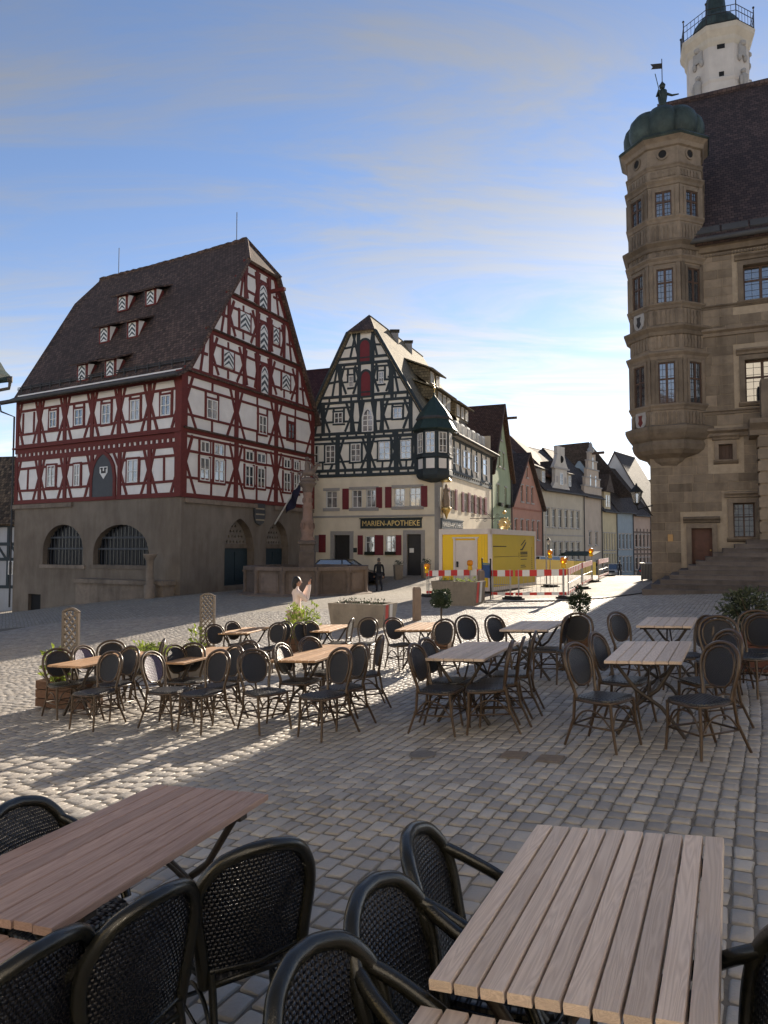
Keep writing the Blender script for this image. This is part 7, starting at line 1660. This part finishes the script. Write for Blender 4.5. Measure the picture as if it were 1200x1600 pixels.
def make_chair(name, label, arm=False):
    tm = M_BAMD if arm else M_BAM; t = thing(name, label, 'chair'); hw = .215 if not arm else .245
    # seat: woven pad with rounded front
    ol = [(-.17, -.19), (.17, -.19), (.205, -.02), (.215, .12), (.19, .195), (.1, .225), (-.1, .225), (-.19, .195), (-.215, .12), (-.205, -.02)]
    q = MB(); n = len(ol); v = [(x * .96, y * .96, .425) for x, y in ol] + [(x, y, .438) for x, y in ol] + [(x * .985, y * .985, .455) for x, y in ol] + [(x * .8, y * .8, .462) for x, y in ol]
    ff = [(k * n + i, k * n + (i + 1) % n, (k + 1) * n + (i + 1) % n, (k + 1) * n + i) for k in range(3) for i in range(n)] + [tuple(range(3 * n, 4 * n)), tuple(range(n - 1, -1, -1))]; q.add(v, ff, False); part('seat', q, M_WVS, t)
    q = MB(); q.tube([(x * 1.0, y * 1.0, .428) for x, y in ol], .013, 6, closed=True); part('seat_frame', q, tm, t)
    for s in (-1, 1):
        q = MB(); q.tube([(s * .195, .195, .43), (s * .20, .205, .22), (s * .212, .235, 0)], [.0155, .015, .013], 7); part('leg', q, tm, t)
        q = MB(); q.tube([(s * .17, -.185, .47), (s * .175, -.21, .25), (s * .20, -.31, 0)], [.0155, .015, .013], 7); part('leg', q, tm, t)
        q = MB(); q.tube(bez([(s * .2, .20, .20), (s * .19, .06, .33), (s * .18, -.1, .33), (s * .18, -.22, .20)], 12), .009, 5); part('side_brace', q, tm, t)
    q = MB(); q.tube(bez([(-.2, .205, .2), (-.1, .2, .36), (.1, .2, .36), (.2, .205, .2)], 12), .009, 5); part('front_brace', q, tm, t)
    q = MB(); z = .2; q.tube([(-.2, .21, z), (.2, .21, z), (.18, -.225, z), (-.18, -.225, z)], .010, 6, closed=True); part('stretcher', q, tm, t)
    if not arm:
        hp = [(-.165, .44), (-.175, .52), (-.205, .64), (-.215, .74), (-.185, .84), (-.10, .90), (0, .918), (.10, .90), (.185, .84), (.215, .74), (.205, .64), (.175, .52), (.165, .44)]
        q = MB(); q.tube(bez([(x, back_y(x, z), z) for x, z in hp], 48), .0175, 7); part('back_frame', q, tm, t)
        ip = [(0, .535), (-.09, .55), (-.145, .60), (-.172, .68), (-.172, .76), (-.14, .83), (-.075, .872), (0, .885), (.075, .872), (.14, .83), (.172, .76), (.172, .68), (.145, .60), (.09, .55)]
        q = MB(); q.tube([(x, back_y(x, z) + .012, z) for x, z in ip], .0115, 6, closed=True); part('inner_ring', q, tm, t)
        q = MB(); q.smooth = True; cz = .71; K = 5; m = len(ip); vv = [(0, back_y(0, cz) + .014, cz)]
        for k in range(1, K + 1):
            for x, z in ip: X, Z_ = x * k / K, cz + (z - cz) * k / K; vv.append((X, back_y(X, Z_) + .014, Z_))
        ff = [(0, 1 + i, 1 + (i + 1) % m) for i in range(m)] + [(1 + (k - 1) * m + i, 1 + k * m + i, 1 + k * m + (i + 1) % m, 1 + (k - 1) * m + (i + 1) % m) for k in range(1, K) for i in range(m)]
        q.add(vv, ff); part('backrest', q, M_WV, t)
    else:
        by = lambda x, z: -.20 - .22 * (z - .45) + 1.05 * x * x
        hp = [(-.19, .42), (-.205, .55), (-.225, .70), (-.21, .80), (-.15, .88), (-.06, .912), (0, .916), (.06, .912), (.15, .88), (.21, .80), (.225, .70), (.205, .55), (.19, .42)]
        path = bez([(x, by(x, z), z) for x, z in hp], 60); q = MB(); q.tube(path, .026, 9); part('back_frame', q, tm, t)
        for s in (-1, 1):
            q = MB(); q.tube(bez([(s * .205, by(.205, .80) - .003, .80), (s * .245, -.14, .74), (s * .268, .0, .655), (s * .255, .09, .575), (s * .225, .16, .45)], 30), .023, 9); part('arm', q, tm, t)
        # woven back filling the hoop, double-curved
        q = MB(); q.smooth = True; rows = []
        half = [(x, z) for x, z in ((p.x, p.z) for p in path)]
        L_ = [h for h in path if h.x <= 1e-6][:]; L_.sort(key=lambda p: p.z); zs = [.43 + (.905 - .43) * i / 14 for i in range(15)]
        def wx(z):
            for i in range(len(L_) - 1):
                if L_[i].z <= z <= L_[i + 1].z: f = (z - L_[i].z) / max(1e-6, L_[i + 1].z - L_[i].z); return -(L_[i].x + (L_[i + 1].x - L_[i].x) * f)
            return .02
        for z in zs: w_ = wx(z); rows.append([(w_ * (j / 6 - 1), by(w_ * (j / 6 - 1), z) + .004, z) for j in range(13)])
        vv = [p for r_ in rows for p in r_]; ff = [(i * 13 + j, i * 13 + j + 1, (i + 1) * 13 + j + 1, (i + 1) * 13 + j) for i in range(14) for j in range(12)]
        q.add(vv, ff); part('backrest', q, M_WVH, t)
        q = MB(); q.tube([(-.19, by(.19, .47), .47), (0, by(0, .47), .465), (.19, by(.19, .47), .47)], .012, 6); part('lower_rail', q, tm, t)
    return t
proto = make_chair('bistro_chair', 'x'); remember(proto); parm = make_chair('woven_armchair', 'x', True); remember(parm)
used = {'c': False, 'a': False}
def place(kind, px, py, az, label, back=.27, dz=None, ztop=.905, sc=1.0):
    """chair put down so that the top of its back falls on photo pixel (px, py)"""
    r = ray(px, py); tt = 3.0
    for i in range(80):
        P = CP + r * tt; e = P.z - (zg(P.x, P.y) + ztop * sc); tt = min(max(tt + e / max(.05, -r.z) * .6, .4), 40)
    P = CP + r * tt; f = Vector((math.sin(R(az)), math.cos(R(az)), 0)); q = P + f * back; q.z = zg(q.x, q.y) + .008 if dz is None else dz
    M = frame(q, az, gup(q.x, q.y, .7)) @ Matrix.Scale(sc, 4)
    src = proto if kind == 'c' else parm
    if not used[kind]: used[kind] = True; o = src; o.matrix_basis = M
    else: o = copy_tree(src, M)
    o['label'] = label; o['group'] = 'dark woven bistro chairs with oval backs' if kind == 'c' else 'dark woven armchairs in the foreground'; o['category'] = 'chair'
    return o
CH = [  # photo x, y of the back's top, facing azimuth, label
 (905, 1010, 140, 'dark woven chair, front left of the pale six-board table'), (937, 993, 131, 'dark woven chair, rear left of the pale six-board table, seen aslant'), (1136, 1007, -107, 'dark woven chair, front right of the pale six-board table'), (1146, 988, -100, 'dark woven chair half hidden behind the front right one of the pale table'),
 (967, 960, 146, 'dark woven chair alone left of the table before the town hall steps'), (1109, 964, -96, 'dark woven chair, nearer of two right of the table by the steps'), (1127, 966, -148, 'dark woven chair, farther of two right of the table by the steps'),
 (1186, 957, -150, 'dark woven chair at the right edge in front of the wooden tub'), (1196, 962, -120, 'dark woven chair cut by the right picture edge'),
 (776, 965, 143, 'dark woven chair left of the grey table before the two-tier topiary'), (893, 963, -64, 'dark woven chair right of the grey table before the two-tier topiary'), (907, 961, -150, 'dark woven chair with its back to the two-tier topiary'),
 (655, 1011, 121, 'dark woven chair, front left of the shaded middle table'), (672, 1002, 120, 'dark woven chair, rear left of the shaded middle table'), (806, 1004, -78, 'dark woven chair seen edge-on, nearest of three right of the middle table'), (824, 998, -76, 'dark woven chair seen edge-on, middle of three right of the middle table'), (842, 989, -72, 'dark woven chair seen edge-on, farthest of three right of the middle table'),
 (617, 968, 150, 'dark woven chair left of the table by the ball-shaped bush'), (701, 970, -140, 'dark woven chair, left one of two right of the table by the ball bush'), (732, 965, 150, 'dark woven chair, right one of two beside the table by the ball bush'),
 (553, 968, -75, 'dark woven chair seen edge-on right of the table below the striped planter'), (579, 967, 200, 'dark woven chair facing the camera right of the table below the striped planter'), (470, 975, 130, 'dark woven chair, front one left of the table below the striped planter'), (487, 973, 128, 'dark woven chair, rear one left of the table below the striped planter'),
 (437, 975, -152, 'dark woven chair, front of two right of the back table behind the second one'), (448, 973, -148, 'dark woven chair, rear of two right of the back table behind the second one'), (336, 978, 140, 'dark woven chair, front one left of the leftmost back table'), (364, 973, 126, 'dark woven chair, rear one left of the leftmost back table'),
 (540, 1016, -131, 'dark woven chair, nearest right of the third front table'), (569, 1008, -126, 'dark woven chair, second right of the third front table'), (602, 995, -100, 'dark woven chair seen edge-on at the far right of the third front table'), (443, 1009, 112, 'dark woven chair, middle left of the third front table'), (487, 999, 128, 'dark woven chair, far left of the third front table'), (398, 1019, 140, 'dark woven chair turned to show its broad navy back, left of the third table'),
 (347, 1019, -142, 'dark woven chair, nearest right of the second front table'), (371, 1012, -138, 'dark woven chair, second right of the second front table'), (392, 1004, -145, 'dark woven chair, farthest right of the second front table'), (238, 1022, 112, 'dark woven chair with light dots in its back, left of the second table'), (274, 1011, 118, 'dark woven chair, middle left of the second front table'), (304, 1008, -160, 'brown-ringed chair behind the second front table'),
 (92, 1017, 132, 'dark woven chair at the near left corner of the leftmost table'), (130, 1012, 112, 'dark woven chair with violet sheen, left of the leftmost table'), (176, 1004, 160, 'dark woven chair at the far end of the leftmost table'), (178, 1021, -153, 'dark woven chair, nearest right of the leftmost table'), (207, 1013, -147, 'dark woven chair, second right of the leftmost table'), (257, 1001, -112, 'dark woven chair seen edge-on at the far right of the leftmost table')]
for x, y, az, lab in CH:
    o = place('c', x, y, az + random.uniform(-3, 3), lab)
    if 'violet' in lab or 'light dots' in lab:
        for ch in o.children:
            if ch.name.startswith('backrest'): ch.material_slots[0].link = 'OBJECT'; ch.material_slots[0].material = M_WVP
AC = [(30, 1250, 112, 'dark armchair at the left edge beyond the reddish table'), (432, 1312, -30, 'dark armchair seen from behind, right of the reddish table'), (275, 1385, -58, 'dark armchair, second along the right side of the reddish table'), (100, 1462, -62, 'dark armchair in the lower left corner'), (655, 1294, 106, 'dark armchair, farthest on the left of the lower right table'), (592, 1374, 118, 'dark armchair, middle on the left of the lower right table'), (494, 1472, 121, 'dark armchair, nearest on the left of the lower right table'), (1300, 1462, -72, 'dark armchair cut by the right edge beside the lower right table')]
for x, y, az, lab in AC: o = place('a', x, y, az, lab, .30, None, .955, .95)

# ---------------------------------------------------------------- people
def skin_body(name, verts, edges, m, parent, M, sub=2):
    me = bpy.data.meshes.new(name); me.from_pydata([v[0] for v in verts], edges, []); me.materials.append(m)
    o = link(bpy.data.objects.new(name, me), parent, M)
    sk = o.modifiers.new('skin', 'SKIN'); sk.use_smooth_shade = True; sk.branch_smoothing = .6
    for i, v in enumerate(verts):
        r = v[1]; me.skin_vertices[0].data[i].radius = r if isinstance(r, tuple) else (r, r)
    me.skin_vertices[0].data[0].use_root = True
    sb = o.modifiers.new('sub', 'SUBSURF'); sb.levels = sub; sb.render_levels = sub; return o
M_SKIN = m_plain('skin', (.42, .24, .17), .5, .06, 20, 0); M_HAIR = m_plain('black_hair', (.012, .010, .010), .45, .3, 30, .004)
M_JK = m_plain('navy_jacket', (.014, .016, .022), .8, .2, 10, .004); M_TR = m_plain('dark_trousers', (.03, .033, .045), .85, .2, 10, .004); M_PINK = m_plain('pale_pink_knit', (.80, .66, .60), .85, .06, 30, .006)
M_PALE = m_plain('pale_coat', (.42, .36, .30), .85, .1, 12, .004)
def person(label, p, az, pose, top_m, leg_m, hair_m, h=1.75, hood=False, shoes=None):
    M = frame(p, az) @ Matrix.Scale(h / 1.75, 4); t = thing('person', label, 'person', p)
    s = {'walk': 1, 'stand': .25, 'photo': .2}[pose]
    V = [((0, 0, .95), (.165, .115)), ((0, .01, 1.12), (.16, .105)), ((0, .02, 1.3), (.185, .115)), ((0, .0, 1.42), (.14, .09)), ((0, .01, 1.50), .058), ((0, .03, 1.57), .06),
         ((-.09, 0, .9), .10), ((-.10, .12 * s, .5), .062), ((-.10, .02 * s - .02, .10), .042), ((-.11, .12, .035), .036),
         ((.09, 0, .9), .10), ((.10, -.02 * s, .5), .062), ((.10, -.32 * s, .16), .042), ((.11, -.24 * s + .08, .05 + .03 * s), .036)]
    E_ = [(0, 1), (1, 2), (2, 3), (3, 4), (4, 5), (0, 6), (6, 7), (7, 8), (8, 9), (0, 10), (10, 11), (11, 12), (12, 13)]
    if pose == 'photo': arms = [((-.18, .02, 1.39), .07), ((-.17, .2, 1.2), .056), ((-.08, .30, 1.46), .045), ((-.05, .33, 1.56), .034), ((.18, .02, 1.39), .07), ((.17, .2, 1.2), .056), ((.08, .30, 1.48), .045), ((.05, .33, 1.58), .034)]
    else: arms = [((-.2, .0, 1.38), .064), ((-.25, -.05 * s, 1.12), .05), ((-.25, .10 * s, .90), .038), ((-.24, .14 * s, .82), .036), ((.2, .0, 1.38), .064), ((.25, -.02, 1.12), .05), ((.25, -.08 * s, .90), .038), ((.24, -.08 * s, .82), .036)]
    b = len(V); V += arms; E_ += [(3, b), (b, b + 1), (b + 1, b + 2), (b + 2, b + 3), (3, b + 4), (b + 4, b + 5), (b + 5, b + 6), (b + 6, b + 7)]
    body = skin_body('body', V, E_, top_m, t, M)
    me = body.data; me.materials.append(leg_m)
    # trousers, head, hair, hands, shoes
    q = [((0, 0, .93), (.172, .122)), ((-.09, 0, .88), .108), ((-.10, .12 * s, .5), .07), ((-.10, .02 * s - .02, .12), .055), ((.09, 0, .88), .108), ((.10, -.02 * s, .5), .07), ((.10, -.31 * s, .18), .055)]
    skin_body('trousers', q, [(0, 1), (1, 2), (2, 3), (0, 4), (4, 5), (5, 6)], leg_m, t, M)
    m = MB(); m.ball((0, .035, 1.64), .078, .095, .118, 14, 10); m.ball((0, .135, 1.63), .016, .022, .02, 6, 4); m.ball((-.078, .03, 1.63), .014, .02, .03, 6, 4); m.ball((.078, .03, 1.63), .014, .02, .03, 6, 4)
    hd = part('head', m, M_SKIN, t, M)
    for e in (-1, 1): m = MB(); m.ball((e * .03, .122, 1.655), .011, .008, .008, 6, 4); part('eye', m, M_HAIR, hd, M)
    m = MB(); m.ball((0, .126, 1.588), .024, .01, .008, 8, 4); part('mouth', m, m_plain('lips', (.30, .10, .09)), hd, M)
    m = MB(); m.ball((0, .012, 1.675), .09, .098, .105, 14, 9)
    if hood: m.ball((0, -.06, 1.5), .11, .08, .08, 10, 6)
    if pose == 'photo': m.ball((0, -.045, 1.60), .088, .06, .13, 12, 8)
    part('hair', m, hair_m, t, M)
    hx = arms[3][0], arms[7][0]
    for k, a in enumerate(hx):
        a = Vector(a); d = (a - Vector(arms[2 + 4 * k][0])).normalized(); sd = Vector((1, 0, 0)); m = MB(); m.ball(a + d * .05, .034, .02, .045, 8, 6)
        for j in range(4): o_ = sd * (.014 * (j - 1.5)); m.tube([a + d * .07 + o_, a + d * (.115 + .006 * (1 - abs(j - 1.5))) + o_, a + d * .13 + o_ + Vector((0, .015, 0))], [.0085, .0075, .006], 5)
        m.tube([a + d * .03 + sd * (.03 if k == 0 else -.03), a + d * .07 + sd * (.05 if k == 0 else -.05)], [.01, .007], 5); part('hand', m, M_SKIN, t, M)
    for k, a in enumerate((V[8][0], V[12][0])):
        m = MB(); x_, y_, z_ = a; dz_ = z_ - .10 if k == 0 else z_ - .10; m.ball((x_, y_ + .07, .05 + max(0, dz_)), .048, .135, .05, 10, 6); part('shoe', m, shoes or M_BLK, t, M)
    if pose == 'photo': m = MB(); m.abox(-.04, .38, 1.60, .04, .39, 1.75); part('phone', m, M_BLK, t, M)
    return t
person('man in dark clothes walking away past the fountain', G(592, 38.6), -12, 'walk', M_JK, M_TR, m_plain('grey_hair', (.10, .09, .08), .6, .2, 30), 1.78, True)
pw = G(463, 17.0); person('woman in pale pink top with raised hands behind the sunlit shrub', pw, 62, 'photo', M_PINK, m_plain('pink_trousers', (.52, .36, .31), .85), M_HAIR, at_depth(463, 902, 17.0).z - pw.z)
person('person in a dark coat standing by the silver car up the street', G(967, 79), 20, 'stand', M_JK, M_TR, M_HAIR, 1.75)
person('person in a pale coat standing behind the barriers', G(886, 58), 160, 'stand', M_PALE, M_TR, m_plain('grey_hair', (.10, .09, .08)), 1.7)
person('small figure in dark clothes beside the parked vans', G(861, 64), 90, 'stand', M_JK, M_TR, M_HAIR, 1.7)

# ---------------------------------------------------------------- cars
M_CGL = m_glass('car_glass', (.012, .014, .016), .05); M_TYRE = m_plain('tyre', (.015, .015, .016), .85)
def car(name, label, p, az, paint, van=False):
    t = thing(name, label, 'van' if van else 'car', p); M = frame(p, az); L, W = (4.9, 1.9) if van else (4.4, 1.78)
    H1, H2 = (1.0, 2.0) if van else (.92, 1.46)
    low = [(-L / 2, .35), (-L / 2 + .05, .75), (-L / 2 + .15, H1), (L / 2 - 1.3, H1), (L / 2 - .15, H1 - .22), (L / 2, .62), (L / 2 - .02, .32), (L / 2 - .4, .22), (-L / 2 + .4, .22)]
    m = MB(); k = len(low); ins = .09; vv = []
    for s, w in ((-1, W / 2 - ins), (-1, W / 2), (1, W / 2), (1, W / 2 - ins)): vv += [(s * w, y, z if w == W / 2 else .5 + (z - .5) * .94) for y, z in low]
    ff = [(j * k + i, j * k + (i + 1) % k, (j + 1) * k + (i + 1) % k, (j + 1) * k + i) for j in range(3) for i in range(k)] + [tuple(range(k)), tuple(range(4 * k - 1, 3 * k - 1, -1))]
    m.add(vv, ff, False); body = part('body', m, paint, t, M)
    cab = [(-L / 2 + .18, H1 - .02), (-L / 2 + (.25 if van else .75), H2), (L / 2 - (1.75 if van else 1.95), H2), (L / 2 - 1.15, H1 - .02)]
    m = MB(); vv = []
    for s in (-1, 1): vv += [(s * (W / 2 - .06 if z < H1 else W / 2 - .2), y, z) for y, z in cab]
    m.add(vv, [(0, 1, 2, 3), (7, 6, 5, 4), (0, 4, 5, 1), (3, 2, 6, 7), (1, 5, 6, 2)], False); part('glasshouse', m, M_CGL, t, M)
    m = MB(); y0, y1 = cab[1][0], cab[2][0]; m.abox(-W / 2 + .2, y0 - .03, H2 - .02, W / 2 - .2, y1 + .03, H2 + .035); rf_ = part('roof_panel', m, paint, body, M)
    for s in (-1, 1):
        for a, b in (((cab[0][0], H1), (cab[1][0], H2)), ((cab[3][0], H1), (cab[2][0], H2)), ((0, H1), (-.05, H2))): m = MB(); m.tube([(s * (W / 2 - .065), a[0], a[1]), (s * (W / 2 - .2), b[0], b[1])], .045, 5); part('pillar', m, paint, body, M)
        for y in (-L / 2 + .85, L / 2 - .85):
            m = MB(); m.lathe([(.18, -.1), (.30, -.1), (.32, -.06), (.32, .06), (.30, .1), (.18, .1)], (0, 0, 0), 18); wm = M @ Matrix.Translation((s * (W / 2 - .08), y, .32)) @ Matrix.Rotation(math.pi / 2, 4, 'Y'); wh = part('wheel', m, M_TYRE, t, wm)
            m = MB(); m.lathe([(.19, -.085), (.19, .085)], (0, 0, 0), 14); part('rim', m, M_GALV, wh, wm)
        m = MB(); m.ball((s * (W / 2 - .32), L / 2 - .1, .66), .18, .1, .09, 8, 5); part('headlight', m, M_WHITE, t, M)
        m = MB(); m.ball((s * (W / 2 - .25), -L / 2 + .06, .78), .16, .06, .09, 8, 5); part('tail_light', m, M_RW_R, t, M)
        m = MB(); m.ball((s * (W / 2 + .08), cab[3][0] - .25, H1 + .06), .09, .05, .07, 8, 5); part('mirror', m, paint, t, M)
    m = MB(); m.abox(-.26, L / 2 - .005, .42, .26, L / 2 + .012, .53); part('number_plate', m, M_WHITE, t, M)
    m = MB(); m.abox(-W / 2 + .3, L / 2 - .06, .56, W / 2 - .3, L / 2 + .006, .74); part('grille', m, M_BLK, t, M)
m_car = lambda n, c: m_plain(n, c, .25, .03, 1, 0, .1, .6)
car('parked_car', 'silver car parked facing the square far up the street', G(955, 82), 205, m_car('silver_paint', (.45, .46, .47)))
car('parked_car', 'dark car half hidden by the town hall corner', G(1017, 70), 30, m_car('dark_blue_paint', (.02, .025, .035)))
car('parked_car', 'dark car parked behind the fountain in front of the pharmacy', G(541, 43.2), 104, m_car('black_paint', (.012, .013, .016)))
car('parked_van', 'white van parked in front of the cream house, left one', G(848, 66), 60, m_car('white_car_paint', (.62, .62, .60)), True)
car('parked_van', 'white van parked in front of the cream house, right one', G(868, 66), 70, m_car('white_car_paint', (.62, .62, .60)), True)
# low yellow site hoarding behind the barriers
a, b = G(836, 44), G(930, 52); t = thing('site_hoarding', 'low yellow hoarding on the pavement behind the barriers', 'hoarding', a)
for k in range(5):
    p, q = a.lerp(b, k / 5), a.lerp(b, (k + .97) / 5); m = MB(); m.box((p + q) / 2 + Vector((0, 0, .55)), q - p, (q - p).cross(Vector((0, 0, 1))).normalized() * .06, (0, 0, 1.0)); part('panel', m, M_YELO if k > 2 else M_YEL, t)
# shop furniture under the cream house: small conifer and market stand
p = G(879, 71); t = thing('street_tree', 'small dark conifer in front of the cream house', 'tree', p); m = MB(); m.tube([p, p + Vector((0, 0, 1.2))], .08, 6); part('trunk', m, M_BARK, t)
m = MB()
for k in range(5): leaves(m, p + Vector((0, 0, .7 + k * .35)), .45 - k * .08, .45 - k * .08, .3, 120, .18, k, .2)
part('crown', m, M_LEAFD, t)
p = G(905, 74); t = thing('market_stand', 'dark market stand with red and green goods before the stepped gable', 'stall', p); M = frame(p, 40); m = MB(); m.abox(-1.6, -.7, .0, 1.6, .7, 1.0); part('counter', m, m_plain('dark_stall', (.03, .03, .028), .8), t, M); m = MB(); slab(m, [M @ Vector(v) for v in ((-1.9, -1.0, 2.3), (1.9, -1.0, 2.3), (1.9, 1, 2.7), (-1.9, 1, 2.7))], .06); part('canopy', m, m_plain('dark_awning', (.03, .05, .04)), t)
for sx in (-1, 1): m = MB(); m.tube([(sx * 1.6, -.7, 0), (sx * 1.6, -.7, 2.35)], .04, 5); part('post', m, M_BLK, t, M)
for k in range(7): m = MB(); m.ball((-1.4 + k * .45, -.6, 1.12), .2, .2, .15, 8, 5); part('goods', m, (M_RW_R, M_LEAFY, M_LEAFD)[k % 3], t, M)
bpy.context.view_layer.update()
